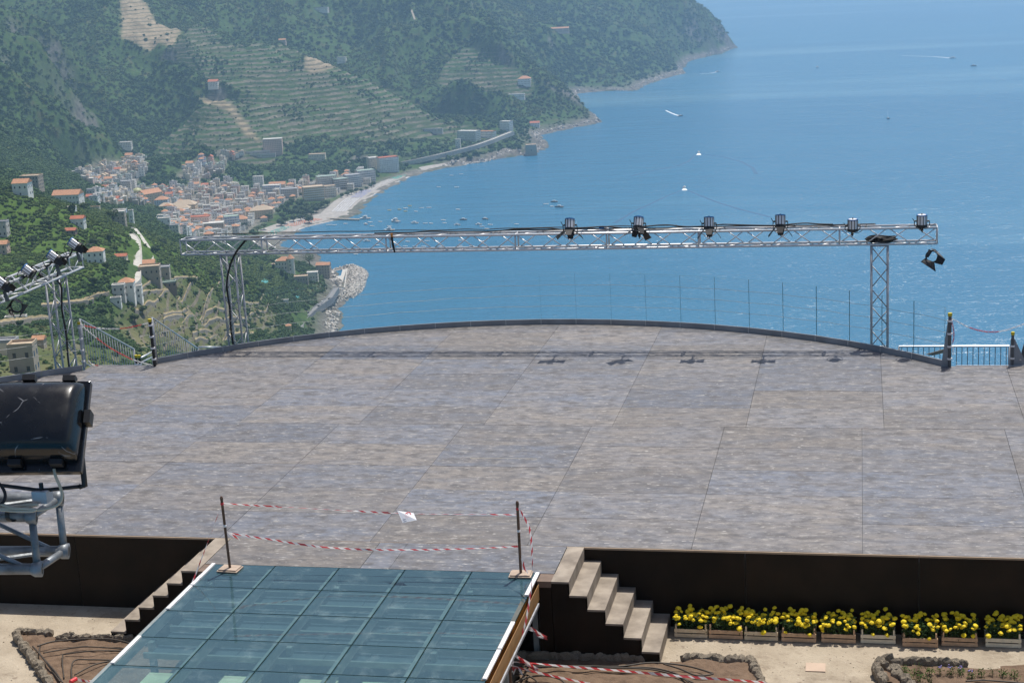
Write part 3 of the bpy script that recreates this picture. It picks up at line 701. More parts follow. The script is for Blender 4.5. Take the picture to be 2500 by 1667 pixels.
H('shed', 'blue-grey corrugated shed roof on the green slope below the church', 292, 519, 14, 8, 3, 'blue', 'pale', 'flat', .2, None, 'shed')
H('shed', 'pale tan shed roof on the crest of the green slope', 230, 513, 11, 5, 3, 'cream', 'tan', 'flat', .2, None, 'shed')
H('shed', 'white little shed on the green slope left of the tan shed roof', 176, 516, 6, 4, 3, 'white', 'pale', 'flat', .2, None, 'shed')
H('shed', 'pale concrete hut on the scrubby slope above the coast road', 696, 741, 7, 5, 3.5, 'cream', 'pale', 'flat', .4, None, 'shed')
H('house', 'small orange-roofed house above the bend of the coast road', 704, 806, 5, 4.5, 4.5, 'ochre', 'terracotta', 'hip', .3)
H('shed', 'white polytunnel roof low on the slope at far left below the hanging barn door', 40, 785, 9, 3.5, 2, 'white', 'pale', 'flat', .3, None, 'shed')
# domes of the church
def dome(label, px, py, e, r, h):
    p = put(px, py, e); t = thing('church_dome', label, 'dome', tuple(p), 0, 'tiled domes of the church')
    MB().lathe([(r*1.02, -6), (r*1.02, h), (r*1.1, h+.3), (r*1.1, h+.6), (r, h+.6)], n=16).build('drum', WALLS['cream'], t)
    m = MB().lathe([(r*math.cos(a), h+.6+r*.85*math.sin(a)) for a in np.linspace(0, 1.45, 7)], n=16).build('dome_shell', pm('dome_tiles', (.36, .36, .16), .5, scale=1.5), t, smooth=True)
    MB().lathe([(.7, h+r*.8), (.7, h+r*.85+1.6), (0.05, h+r*.85+2.8)], n=8).build('lantern', WALLS['white'], m)
dome('larger ribbed yellow-green dome of the church in the old town', 338, 494, 20, 8.5, 10)
dome('smaller yellow-green dome in front of the larger church dome', 334, 507, 18, 6.0, 9)
# castle on the point above the breakwater
def castle():
    p = put(694, 652, 30); t = thing('castle', 'seaside castle with red roofs and round corner tower above the breakwater', 'castle', tuple(p), .12)
    MB().b2((-9, -5, -14), (6, 6, 11)).build('wall', WALLS['cream'], t)
    roof_mb(15.5, 11.5, 11, 'hip', .5, .3).build('roof', ROOFS['terracotta'], t)
    g = MB().lathe([(4.2, -16), (4.0, 12.5), (4.3, 12.6), (4.3, 13.2)], Matrix.Translation((8.5, -3, 0)), 16); tw = g.build('round_tower', WALLS['cream'], t)
    MB().lathe([(4.7, 13.1), (0.05, 17.8)], Matrix.Translation((8.5, -3, 0)), 16).build('tower_roof', ROOFS['terracotta'], tw)
    for z in (2, 6.4):
        for x in (-7, -3.8, -.4, 2.8): MB().b2((x-.6, -5.07, z), (x+.6, -4.95, z+1.8)).build('window', GLASSD, t)
    for z in (0.5, 5, 9): MB().b2((8.0, -7.15, z), (9.0, -6.8, z+1.8)).build('window', GLASSD, tw)
    MB().b2((-26, -2, -14), (-9.05, 6, 6)).build('wing', WALLS['cream'], t); roof_mb(17, 8, 6, 'flat').build('wing_roof', ROOFS['tan'], t).location = (-17.5, 2, 0)
    MB().b2((1, -11, -14), (9, -7.3, -1)).build('terrace', WALLS['cream'], t)
    USED.append((p[0], p[1], 25)); clear(p[0], p[1], 19)
castle()
H('gatehouse', 'roofless stone gatehouse with arched court and a tiled lean-to roof by the breakwater', 792, 680, 16, 9, 17, 'stone', 'terracotta', 'gable', .1, 8, 'gatehouse')
H('house', 'pale walled yard house left of the roofless gatehouse', 764, 681, 12, 10, 10, 'cream', 'pale', 'flat', .25, 10)
H('house', 'dark stone house with tiled lean-to roof below the castle', 736, 688, 15, 10, 9, 'stone', 'tan', 'flat', .3, 16)

# ------------------------------------------------------------------ the town: ordinary houses, thirty shapes copied along the streets
PROT = []
def protos_houses():
    r = random.Random(5)
    for i in range(34):
        flat = r.random() < .74; wl = r.choice(['white', 'white', 'white', 'cream', 'cream', 'grey', 'grey', 'pink', 'blue', 'stone'])
        rf = r.choice(['pale', 'grey', 'green', 'pale', 'pale', 'grey', 'tan']) if flat else r.choice(['terracotta', 'terracotta', 'tan', 'red'])
        w_, d_, h = r.uniform(7, 12.5), r.uniform(7, 10.5), r.choice([6, 7.5, 9, 10.5, 12])
        PROT.append((wl, rf, 'flat' if flat else r.choice(['hip', 'gable']), w_, d_, h, i, r.random() < .3))
protos_houses(); PMADE = {}
RWORD = {'terracotta': 'orange tiled', 'tan': 'tan', 'red': 'red', 'pale': 'pale flat', 'grey': 'grey flat', 'green': 'greenish flat'}
LMK = [('the domed church', 352, 500), ('the large tan palace', 452, 515), ('the blue-grey roof terrace', 664, 470), ('the pale blue-green block', 568, 562), ('the broad pergola block', 766, 485), ('the pink rounded palace', 668, 371), ('the grey slab block', 318, 485),
       ('the ochre park house', 640, 530), ('the long red roof', 470, 556), ('the lone white house', 632, 455), ('the white hillside villa', 308, 362), ('the orange gable hall', 678, 458), ('the seafront hotel', 930, 415), ('the terraced hill peak', 520, 300), ('the woodside orange roof', 168, 492)]
ORDN = ['first', 'second', 'third', 'fourth', 'fifth', 'sixth', 'seventh', 'eighth', 'ninth', 'tenth', 'eleventh', 'twelfth', 'thirteenth', 'fourteenth']
def rows(pts, tol):                    # reading order words for things that look alike: row from the top, then place from the left
    ys = sorted(set(p[1] for p in pts)); rr = []
    for y in ys:
        if not rr or y-rr[-1][-1] > tol: rr.append([y])
        else: rr[-1].append(y)
    out = {}
    for k, r in enumerate(rr):
        m = sorted([p for p in pts if r[0] <= p[1] <= r[-1]])
        for j, p in enumerate(m): out[p] = f"{ORDN[min(j, 13)]} from left in {['top', 'second', 'third', 'fourth', 'fifth', 'sixth', 'seventh', 'eighth', 'ninth', 'tenth', 'eleventh', 'twelfth', 'thirteenth', 'fourteenth'][min(k, 13)]} row"
    return out
def near_word(px, py):
    n, lx, ly = min(LMK, key=lambda l: (l[1]-px)**2+(2.2*(l[2]-py))**2); dx, dy = px-lx, (py-ly)*2.2
    return ('right of ' if dx > 0 else 'left of ')+n if abs(dx) > abs(dy) else ('just below ' if dy > 0 else 'just above ')+n
NTH = [0]; REST = []
def town_house(x, y, where, grp):
    k = rng.randrange(len(PROT)); wl, rf, rk_, w_, d_, h, sd, bl = PROT[k]
    z = hgt(x, y); rz = .22+rng.uniform(-.16, .16)+(math.pi/2 if rng.random() < .3 else 0)
    rw = RWORD[rf] if rk_ == 'flat' or rf != 'tan' else 'tan tiled'
    if rk_ == 'flat' and 'flat' not in rw: rw += ' flat'
    px, py = proj(np.array([x]), np.array([y]), np.array([z+h*.5])); st_w = 'low' if h < 8 else ('tall' if h > 10 else 'mid-height')
    lab = f'{st_w} {wl} town house, {rw} roof, {near_word(px[0], py[0])}'; g = 'houses packed together in the town'
    if k not in PMADE: PMADE[k] = house('town_house', lab, (x, y, z-.5), w_, d_, h, wl, rf, rk_, rz, g, balc=bl, seed=sd, chim=(rk_ != 'flat'), wing=True)
    else: copy_tree(PMADE[k], (x, y, z-.5), rz, lab, g, (1, 1, rng.uniform(.85, 1.15)))
    NTH[0] += 1; USED.append((x, y, 7)); clear(x, y, 8.5)
QUART = [('among the flat roofs of the lower town', 'in the lower town', [(420,505),(560,470),(720,455),(760,470),(690,500),(640,545),(600,575),(540,600),(430,575),(390,545)], 17.0, 15),
         ('packed around the domed church in the old town', 'round the church', [(215,470),(330,455),(420,455),(560,445),(600,455),(520,480),(420,505),(380,500),(290,500),(225,500)], 15.5, 15),
         ('in the white hillside cluster at the upper left of the town', 'in the upper left cluster', [(195,430),(225,400),(300,392),(350,392),(360,425),(330,450),(230,455),(200,452)], 15.0, 12),
         ('in the hillside cluster below the terraced hill', 'below the terraced hill', [(430,428),(480,385),(545,398),(548,425),(500,438),(440,440)], 15.5, 12),
         ('on the flank beside the greenhouses under the terraced hill', 'beside the greenhouses', [(525,368),(600,365),(600,385),(530,388)], 16.0, 12),
         ('near the seafront between the park and the hotels', 'near the seafront', [(715,450),(840,425),(905,415),(900,450),(830,475),(790,490),(740,480)], 20.0, 15)]
for where, grp, poly, spc, _ in QUART[2:5]+QUART[1:2]+QUART[5:]+QUART[:1]:
    W = np.array([hit(x, y) for x, y in poly]); a = .2
    c, s = math.cos(a), math.sin(a); U = W[:, :2] @ np.array([[c, -s], [s, c]])   # u = xc + ys, v = -xs + yc
    for u in np.arange(U[:, 0].min(), U[:, 0].max(), spc):
        for v in np.arange(U[:, 1].min(), U[:, 1].max(), spc*1.05):
            uu = u+rng.uniform(-2.5, 2.5); vv = v+rng.uniform(-3, 3)
            x = uu*c-vv*s; y = uu*s+vv*c
            px, py = proj(np.array([x]), np.array([y]), np.array([hgt(x, y)]))
            if not inpoly(px, py, poly)[0] or not free(x, y, 6.2) or rng.random() < .05: continue
            if NTH[0] >= 250:
                REST.append((x, y, hgt(x, y))); USED.append((x, y, 7)); clear(x, y, 8.5); continue
            town_house(x, y, where, grp)

def tell_apart(prefix):                 # houses alike in every word get their place among their likes
    by = {}
    for o in COL.objects:
        if o.parent is None and o.name.startswith(prefix): by.setdefault(o['label'], []).append(o)
    for lab, L in by.items():
        if len(L) < 2: continue
        L.sort(key=lambda o: proj(np.array([o.location.x]), np.array([o.location.y]), np.array([o.location.z]))[0][0])
        for k, o in enumerate(L): o['label'] = f'{lab}, {ORDN[min(k, 13)]} from left'
tell_apart('town_house')
def rest_houses():                      # the houses past the first few hundred, as one mass
    if not REST: return
    mats = [WALLS['white'], WALLS['cream'], WALLS['grey'], WALLS['pink'], ROOFS['pale'], ROOFS['grey'], ROOFS['terracotta'], GLASSD]; g = MB(); r = random.Random(8)
    for x, y, z in REST:
        w_, d_, h = r.uniform(7, 12.5), r.uniform(7, 10.5), r.choice([6, 7.5, 9, 10.5, 12]); M = Matrix.Translation((x, y, z-.5)) @ Matrix.Rotation(.22+r.uniform(-.16, .16), 4, 'Z'); fl_ = r.random() < .74
        for q, mi in ((MB().b2((-w_/2, -d_/2, -6), (w_/2, d_/2, h)), r.choice((0, 0, 1, 1, 2, 3))), (roof_mb(w_, d_, h, 'flat' if fl_ else 'hip'), r.choice((4, 4, 5)) if fl_ else 6), (windows_mb(w_, d_, h, seed=r.randrange(99)), 7)): g.add([M @ Vector(v) for v in q.v], q.f, mi)
    tag(g.build('town_houses', mats, kind='stuff'), 'dense mass of small pale houses filling the lower town behind the truss', 'houses')
rest_houses()

# ------------------------------------------------------------------ harbour, breakwater, pier
def block(name, pts, z0, z1, mat):
    return MB().prism([tuple(p[:2]) for p in pts], z0, z1).build(name, mat, kind='structure')
F8 = lambda x, y, z: onz(600+x/6.72, 600+y/6.72, z)
block('harbour_quay', [F8(1462, 645, SEA+3), F8(1560, 665, SEA+3), F8(1655, 385, SEA+3), F8(1590, 385, SEA+3), F8(1560, 490, SEA+3), F8(1480, 500, SEA+3)], SEA-8, SEA+3, PALE)
MB().plate([F8(1612, 690, SEA+5.5), F8(1628, 690, SEA+5.5), F8(1668, 380, SEA+5.5), F8(1655, 380, SEA+5.5)], 1.0).build('harbour_wall', PALE, kind='structure')
STONE = pm('boulder_stone', (.36, .33, .29), .95, var=.1, scale=.25, col2=(.58, .54, .49))
def rocks(g, n, sample, r0, r1, seed):
    r = random.Random(seed)
    base = [Vector(v) for v in ((-1,-.7,-.6),(.9,-.9,-.5),(1,.8,-.6),(-.8,1,-.5),(-.8,-.6,.6),(.8,-.7,.7),(.7,.7,.55),(-.7,.8,.7),(0,0,1.0))]
    fs = [(0,3,2,1),(0,1,5,4),(1,2,6,5),(2,3,7,6),(3,0,4,7),(4,5,8),(5,6,8),(6,7,8),(7,4,8)]
    for _ in range(n):
        p = Vector(sample(r)); s = r.uniform(r0, r1); q = Quaternion(Vector((r.gauss(0,1), r.gauss(0,1), r.gauss(0,1))).normalized(), r.uniform(0, 6.28)); sx = Vector((r.uniform(.7, 1.3), r.uniform(.7, 1.3), r.uniform(.6, 1)))
        g.add([p+q @ Vector((v.x*sx.x*s, v.y*sx.y*s, v.z*sx.z*s)) for v in base], fs)
def breakwater():
    t = thing('breakwater', 'pale rubble breakwater mound with rounded tip sheltering the small harbour', 'breakwater', tuple(F8(1780, 600, SEA)))
    out = [F8(x, y, SEA) for x, y in [(1600,690),(1640,520),(1660,400),(1560,392),(1400,425),(1450,392),(1620,358),(1780,345),(1900,370),(1985,420),(2010,470),(1975,600),(1925,720),(1850,800),(1760,865),(1680,870),(1625,850),(1595,780)]]
    P = [(p[0], p[1]) for p in out]; xs = [p[0] for p in P]; ys = [p[1] for p in P]; loc = t.location
    PA = np.array(P); SEGS = [(PA[i], PA[(i+1) % len(PA)]) for i in range(len(PA))]
    def edge(x, y):
        q = np.array((x, y)); return min(np.linalg.norm(q-a-(b-a)*np.clip(np.dot(q-a, b-a)/max(1e-6, np.dot(b-a, b-a)), 0, 1)) for a, b in SEGS)
    def smp(r):
        while True:
            x, y = r.uniform(min(xs), max(xs)), r.uniform(min(ys), max(ys))
            if inpoly(np.array([x]), np.array([y]), P)[0]: break
        return (x-loc[0], y-loc[1], min(4.6, edge(x, y)*.55)-.2)
    g = MB(); rocks(g, 1500, smp, .9, 1.75, 3); g.build('boulders', STONE, t, kind='stuff')
    ctr = PA.mean(0); core = [tuple(c*.97+ctr*.03-np.array(loc[:2])) for c in PA]
    MB().prism(core, -6, .3).build('core', STONE, t)
breakwater()
def shore_rocks():
    g = MB()
    segs = [(0, 8, 500, 9), (20.6, 24.2, 160, 5), (24, 34, 420, 9), (34, 47, 380, 12)]
    for a, b, n, off in segs:
        sa, sb = np.interp([a, b], range(len(cs)), cs)
        def smp(r):
            s = r.uniform(sa, sb); o_ = r.uniform(-3, off); p = shore_off(s, o_, 0); return (p[0], p[1], max(SEA-.3, min(hgt(p[0], p[1]), SEA+8)+.2))
        rocks(g, n, smp, .8, 2.6, int(a)+5)
    o = g.build('shore_rocks', STONE, kind='stuff'); tag(o, 'broken pale rocks scattered along the foot of the cliffs at the waterline', 'rocks')
shore_rocks()
def pier():
    t = thing('pier', 'low stone pier running out from the beach with a deck on posts', 'pier', tuple(onz(800, 528, SEA)))
    a = Vector(onz(765, 531, SEA+2.2)); b = Vector(onz(878, 535, SEA+2.2)); d = (b-a).normalized(); n = Vector((-d.y, d.x, 0)); L = t.location
    q = [a-n*3, b-n*3, b+n*3, a+n*3]; MB().prism([(p.x-L.x, p.y-L.y) for p in q], 1.4, 2.2).build('deck', STONEW, t)
    for k in range(12):
        for s in (-1, 1):
            p = a+d*((b-a).length*(k+.5)/12)+n*2.4*s-L; MB().b2((p.x-.4, p.y-.4, -4), (p.x+.4, p.y+.4, 1.39)).build('post', STONEW, t)
pier()
def viaduct_tower():
    p = onz(1297, 379, SEA)+np.array((0, 0, 0)); t = thing('watch_tower', 'square dark stone watch tower on the rocks at the end of the cliff road', 'tower', tuple(p), .25)
    MB().add([(-11,-9,-3),(11,-9,-3),(11,9,-3),(-11,9,-3),(-9.5,-8,19),(9.5,-8,19),(9.5,8,19),(-9.5,8,19)], [(0,1,5,4),(1,2,6,5),(2,3,7,6),(3,0,4,7),(4,5,6,7)]).build('wall', WALLS['stone'], t)
    roof_mb(19, 16, 19, 'flat').build('roof', ROOFS['tan'], t)
    MB().b2((-.6, -8.75, 9), (.6, -8.0, 11)).build('window', GLASSD, t)
viaduct_tower()

# ------------------------------------------------------------------ boats
HULLW = pm('boat_white', (.72, .72, .70), .4, var=.05); HULLD = pm('boat_dark', (.05, .07, .09), .4); HULLY = pm('boat_yellow', (.62, .42, .05), .5)
TRIM = pm('boat_trim', (.30, .22, .15), .6)
def hull_mb(L, W, Hh):
    g = MB(); st_ = [(-.5, .80, 1.0), (-.2, 1.0, 1.0), (.15, .95, 1.05), (.36, .62, 1.15), (.5, .04, 1.3)]; vs = []
    for u, wd, hz_ in st_: vs += [(-wd*W/2, u*L, Hh*hz_), (-wd*W*.36, u*L*.97, -Hh*.3), (wd*W*.36, u*L*.97, -Hh*.3), (wd*W/2, u*L, Hh*hz_)]
    fs = []
    for i in range(4):
        a = i*4
        for k in range(3): fs.append((a+k, a+k+1, a+k+5, a+k+4))
        fs.append((a+3, a, a+4, a+7))
    fs += [(3, 2, 1, 0), (16, 17, 18, 19)]; g.add(vs, fs); return g
BOATP = {}
def boat(kind, px, py, L, label, rz, group=None, mat=None, at=None):
    p = onz(px, py, SEA) if at is None else at; key = (kind, round(L, 1), mat.name if mat else '')
    if key in BOATP: return copy_tree(BOATP[key], (p[0], p[1], SEA+.1), rz, label, group)
    t = thing({'dinghy': 'dinghy', 'launch': 'motor_launch', 'yacht': 'motor_yacht', 'sail': 'sailing_boat'}[kind], label, 'boat', (p[0], p[1], SEA+.1), rz, group)
    m = mat or HULLW; W = L*.34; hh = L*.11
    hull_mb(L, W, hh).build('hull', m, t)
    if kind == 'dinghy':
        for y in (-.22, .12): MB().b2((-W*.42, y*L-.2, hh*1.02), (W*.42, y*L+.2, hh*1.12)).build('thwart', TRIM, t)
    if kind in ('launch', 'yacht'):
        MB().b2((-W*.32, -.18*L, hh*1.02), (W*.32, .2*L, hh*1.02+L*.13)).build('cabin', HULLW, t)
        MB().b2((-W*.33, -.1*L, hh+L*.06), (W*.33, .205*L, hh+L*.105)).build('windscreen', GLASSD, t)
        if kind == 'yacht': MB().b2((-W*.28, -.16*L, hh+L*.15), (W*.28, .08*L, hh+L*.2)).build('flybridge', HULLW, t)
        MB().b2((-W*.36, -.46*L, hh+.02), (W*.36, -.2*L, hh+.12)).build('aft_deck', TRIM, t)
    if kind == 'sail':
        MB().b2((-W*.25, -.15*L, hh*1.02), (W*.25, .15*L, hh+L*.07)).build('cabin', HULLW, t)
        MB().tube([(0, .05*L, hh), (0, .05*L, L*1.25)], .1, 6).build('mast', HULLW, t); MB().tube([(0, .05*L, hh+1.6), (0, -.4*L, hh+1.6)], .14, 6).build('boom', TRIM, t)
    BOATP[key] = t; return t
ZB = lambda x, y: (800+x/3.36, 280+y/3.36)
boat('yacht', *ZB(308, 858), 17, 'large white motor yacht moored off the end of the small pier', 1.5)
boat('yacht', *ZB(556, 882), 19, 'long white motor yacht moored at a slant, biggest boat in the bay', .9)
boat('yacht', *ZB(505, 953), 16, 'white motor yacht moored just above the truss below the slanted long yacht', 1.55)
boat('launch', *ZB(714, 893), 12, 'white launch with dark cabin top moored in the middle of the bay', 1.4)
boat('launch', *ZB(312, 903), 10, 'white launch moored nearest below the big yacht off the pier', .8)
boat('launch', *ZB(320, 1041), 11, 'white launch seen through the truss left of its hanging cable', 1.5)
boat('launch', *ZB(1062, 908), 10, 'white launch moored nearest left of the first stage light', 1.45)
boat('launch', *ZB(1238, 905), 10, 'white launch moored among small boats right of centre of the bay', 1.4)
boat('launch', *ZB(1113, 865), 11, 'dark-hulled launch moored in the upper row of the bay', 1.5, None, HULLD)
boat('launch', *ZB(1292, 860), 10.5, 'dark-hulled launch with white cabin, rightmost of the upper row', 1.3, None, HULLD)
boat('launch', *ZB(1858, 718), 11, 'dark long boat farther out, upper of the dark pair', 1.5, None, HULLD)
boat('launch', *ZB(1900, 761), 13, 'dark long boat farther out, lower and bigger of the dark pair', 1.5, None, HULLD)
for (x, y), ln in [((588, 780), 'by itself at left'), ((673, 750), 'farthest out'), ((505, 787), 'nearest the beach'), ((638, 795), 'nearest the moored white boats')]:
    boat('dinghy', *ZB(x, y), 6.5, f'small yellow dinghy off the beach, {ln}', 1.3, 'yellow dinghies off the beach', HULLY)
BA = [(347,885),(362,916),(505,917),(640,772),(723,797),(770,768),(830,766),(800,895),(848,895),(948,868),(958,892),(1265,921),(1333,906),(1305,939),(1548,901),(1068,781),(145,898),(55,909),(10,908),(430,881),(910,596),(1058,599),(1095,491),(1015,501),(1790,736),(1840,755)]; RW = rows(BA, 14)
for i, (x, y) in enumerate(BA):
    boat('dinghy', *ZB(x, y), 7.0 if i % 3 else 8.0, 'small white boat moored above the truss, '+RW[(x, y)], 1.5+rng.uniform(-.4, .4), 'small white boats moored above the truss')
BB = [(405,1075),(635,1084),(655,1044),(715,1085),(785,1086),(815,1039),(890,1039),(1090,1036),(1085,1080),(1275,1041),(545,1046),(930,1085),(1180,1082)]; RW = rows(BB, 14)
for (x, y) in BB:
    boat('dinghy', *ZB(x, y), 7.0, 'small white boat seen through the truss lattice, '+RW[(x, y)], 1.5+rng.uniform(-.3, .3), 'small white boats seen through the truss')
boat('dinghy', *ZB(230, 1148), 6.5, 'small white boat just below the lower chord of the truss', 1.5)
FT = pm('wake_foam', (.78, .82, .84), .7)
def wake(name, label, pts, w0, w1, mat=FT):
    P = [Vector(onz(x, y, SEA+.12)) for x, y in pts]; g = MB(); n = len(P); vs = []
    for i, p in enumerate(P):
        d = (P[min(i+1, n-1)]-P[max(i-1, 0)]).normalized(); q = Vector((-d.y, d.x, 0)); u = i/(n-1); k = (w0+(w1-w0)*u)/2
        vs += [p-q*k, p+q*k]
    g.add(vs, [(2*i, 2*i+1, 2*i+3, 2*i+2) for i in range(n-1)]); tag(g.build(name, mat), label, 'wake', kind='stuff')
RIP = pm('ripple_water', (.012, .085, .18), .25, var=.12, scale=.05)
def ripple(label, pts, w0=2.0, w1=3.4):      # the raised arm of a wake is water too
    P = [Vector(onz(x, y, SEA)) for x, y in pts]; L = [P[0]]
    for a, b in zip(P, P[1:]):
        n = max(1, int((b-a).length/9)); L += [a+(b-a)*(k+1)/n for k in range(n)]
    g = MB(); n = len(L); vs = []
    for i, p in enumerate(L):
        d = (L[min(i+1, n-1)]-L[max(i-1, 0)]).normalized(); q = Vector((-d.y, d.x, 0)); k = w0+(w1-w0)*i/n; hh = .55*(1-.75*i/n)*rng.uniform(.4, 1.1)
        vs += [p-q*k, p+Vector((0, 0, hh)), p+q*k]
    fs = []
    for i in range(n-1):
        a = 3*i; fs += [(a, a+1, a+4, a+3), (a+1, a+2, a+5, a+4)]
    g.add(vs, fs); tag(g.build('wake_ripple', RIP, smooth=True), label, 'wake', kind='stuff')
for (px, py), rz, k, lb in [((1671, 459), -.25, 11, 'nearest the truss'), ((1706, 373), .1, 10, 'in the middle of the bay')]:
    boat('launch', px, py, k, f'white speedboat heading out and trailing a wide wake, {lb}', rz)
    wake('wake', f'patch of white foam behind the speedboat {lb}', [(px-.5, py+1.5), (px+.5, py+3.5), (px-.3, py+6)], 4.5, 9)
ripple('left arm of the wake of the speedboat nearest the truss', [(1664, 465), (1630, 478), (1590, 497), (1550, 515), (1500, 545)])
ripple('right arm of the wake of the speedboat nearest the truss', [(1680, 465), (1715, 480), (1760, 497), (1810, 512), (1880, 530)])
ripple('left arm of the wake of the speedboat in the middle of the bay', [(1700, 377), (1680, 395), (1655, 405), (1600, 415), (1540, 430)])
ripple('right arm of the wake of the speedboat in the middle of the bay', [(1712, 376), (1765, 383), (1810, 395), (1838, 410), (1846, 425)])
boat('launch', 1661, 284, 12, 'small dark speedboat racing right below the far headland', -1.2, None, HULLD)
wake('wake', 'short white wake behind the dark speedboat below the headland', [(1659, 283.5), (1645, 279), (1625, 270)], 5, 3)
boat('launch', 2326, 143, 18, 'distant white speedboat at the upper right trailing a long straight wake', -1.5)
wake('wake', 'long thin white wake of the distant speedboat at upper right', [(2323, 142.5), (2305, 141), (2280, 139), (2200, 136)], 7, 2)
boat('launch', 1752, 176, 14, 'tiny white speedboat close below the tip of the headland', -1.5)
wake('wake', 'thin pale wake of the tiny speedboat below the headland tip', [(1750, 176.5), (1735, 179), (1710, 181)], 5, 2)
boat('sail', 2168, 290, 13, 'lone sailing boat with bare mast on the open water at right', .3, None, HULLD)
boat('launch', 2377, 162, 16, 'tiny dark boat far out at the upper right', 1.4, None, HULLD)
boat('launch', 1995, 165, 14, 'tiny white boat far out right of the headland', .4)

# ------------------------------------------------------------------ cars on the coast road
TYRE = pm('tyre_rubber', (.02, .02, .02), .8)
def car(px, py, col, label, loc=None, rz=0.0, group='cars on the coast road'):
    t = thing('parked_car' if group is None else 'car', label, 'car', loc, rz, group)
    m = pm('car_paint', col, .3, var=.03)
    g = MB(); st_ = [(-2.1, .55, .95), (-1.95, .3, 1.0), (1.9, .3, .85), (2.1, .45, .75)]
    prof = [(-2.1, .35), (2.1, .35), (2.1, .75), (1.15, .95), (.45, 1.42), (-1.2, 1.45), (-1.95, 1.0), (-2.1, .8)]
    n = len(prof); vs = [(-.85, y, z) for y, z in prof]+[(.85, y, z) for y, z in prof]
    g.add(vs, [tuple(range(n)), tuple(range(2*n-1, n-1, -1))]+[(i, i+n, (i+1) % n+n, (i+1) % n) for i in range(n)]); g.build('body', m, t)
    MB().plate([(-.75, 1.12, 1.0), (.75, 1.12, 1.0), (.7, .5, 1.43), (-.7, .5, 1.43)], .03).build('windscreen', GLASSD, t)
    MB().plate([(-.75, -1.93, 1.06), (.75, -1.93, 1.06), (.7, -1.25, 1.46), (-.7, -1.25, 1.46)], .03).build('rear_window', GLASSD, t)
    for x in (-.87, .87): MB().b2((x-.02, -1.2, 1.0), (x+.02, .6, 1.32)).build('side_window', GLASSD, t)
    for x in (-.82, .82):
        for y in (-1.3, 1.3): MB().lathe([(.02, -.1), (.33, -.1), (.33, .1), (.02, .1)], Matrix.Translation((x, y, .33)) @ Matrix.Rotation(math.pi/2, 4, 'Y'), 10).build('wheel', TYRE, t)
    return t
CR_ = coast_road
def road_at(px, py, lane):
    p = onz(px, py, SEA+18); i = int(np.argmin(((CR_[:, :2]-p[:2])**2).sum(1))); i = min(max(i, 1), len(CR_)-2)
    d = CR_[i+1]-CR_[i-1]; d /= np.linalg.norm(d[:2]); n = np.array((-d[1], d[0], 0)); q = CR_[i]+n*lane
    return (q[0], q[1], q[2]+.26), math.atan2(-d[0], d[1])
for k, (px, py, ln, col, lab) in enumerate([(728, 808, 1.4, (.7,.7,.68), 'white car nearest the stage on the coast road'), (732, 786, 1.4, (.62,.62,.62), 'silver car just entering the bend of the coast road'), (747, 776, -1.4, (.7,.7,.7), 'white car coming out of the bend of the coast road'),
        (756, 769, 1.4, (.03,.03,.035), 'black car alone beyond the bend of the coast road'), (773, 749, 1.4, (.66,.66,.66), 'white car beside the dark car on the upper straight'), (778, 752, -1.4, (.04,.05,.06), 'dark car beside the white car on the upper straight'), (785, 745, -1.4, (.5,.5,.52), 'grey car at the foot of the wall above the rocks'), (793, 738, 1.4, (.7,.7,.7), 'white car highest on the visible straight of the coast road'), (806, 730, -1.4, (.04,.04,.045), 'black car farthest along the coast road before the harbour')]):
    l, rz = road_at(px, py, ln); car(px, py, col, lab, l, rz)

# ------------------------------------------------------------------ trees that can be told apart
TREEP = {}
def tree(kind, p, R, h, label, cat='tree', group=None, rz=None):
    rz = rng.uniform(0, 6.28) if rz is None else rz
    key = (kind, rng.randrange(3)) if group else (kind, label)
    clear(p[0], p[1], R*.8)
    if key in TREEP:
        s0 = TREEP[key][1]; return copy_tree(TREEP[key][0], tuple(p), rz, label, group, R/s0)
    nm_ = {'round': 'broadleaf_tree', 'pine': 'umbrella_pine', 'cypress': 'cypress_tree', 'open': 'waterside_tree'}[kind]
    t = thing(nm_, label, cat, tuple(p), rz, group); sd = len(TREEP)*13+3
    tr = MB().tube([(0, 0, -1), (.05*R, 0, h*.3), (0, .04*R, h*.6)], [R*.10, R*.075, R*.04], 7)
    for k in range(5 if kind != 'cypress' else 0):
        a = k*1.3+.4; tr.tube([(0, .02*R, h*(.3+.05*k)), (math.cos(a)*R*.5, math.sin(a)*R*.5, h*(.55+.06*k))], [R*.05, R*.02], 5)
    tr.build('trunk', BARK, t)
    if kind == 'round': g = crown_mb(620, sd, R, .85, .15, 7, h/R*.62)
    elif kind == 'pine': g = crown_mb(560, sd, R, .38, .14, 7, h/R*.85)
    elif kind == 'cypress': g = crown_mb(420, sd, R, h/R*.42, .22, 3, h/R*.5)
    else: g = crown_mb(900, sd, R, .75, .07, 9, h/R*.68)
    g.build('crown', LEAF_P if kind != 'open' else LEAF_F, t); TREEP[key] = (t, R); return t
PT = [(705,505),(715,498),(728,502),(738,498),(748,506),(722,512),(735,515),(748,516),(700,520),(690,530),(712,524),(725,524),(738,524),(752,514),(760,510),(768,507),(776,506),(784,504),(792,502),(800,498),(735,532),(748,528),(760,520),(772,514),(686,545),(697,540),(680,520),(716,535),(755,536)]; RW = rows(PT, 2)
for i, (x, y) in enumerate(PT):
    p = onz(x, y+5, SEA+4); p[2] = hgt(p[0], p[1])-.3
    tree('round' if i > 3 else 'pine', p, rng.uniform(5, 7.5), rng.uniform(9, 13), ('round green town park tree, ' if i > 3 else 'broad dark pine of the town park, ')+RW[(x, y)], group='trees of the town park' if i > 3 else 'pines of the town park')
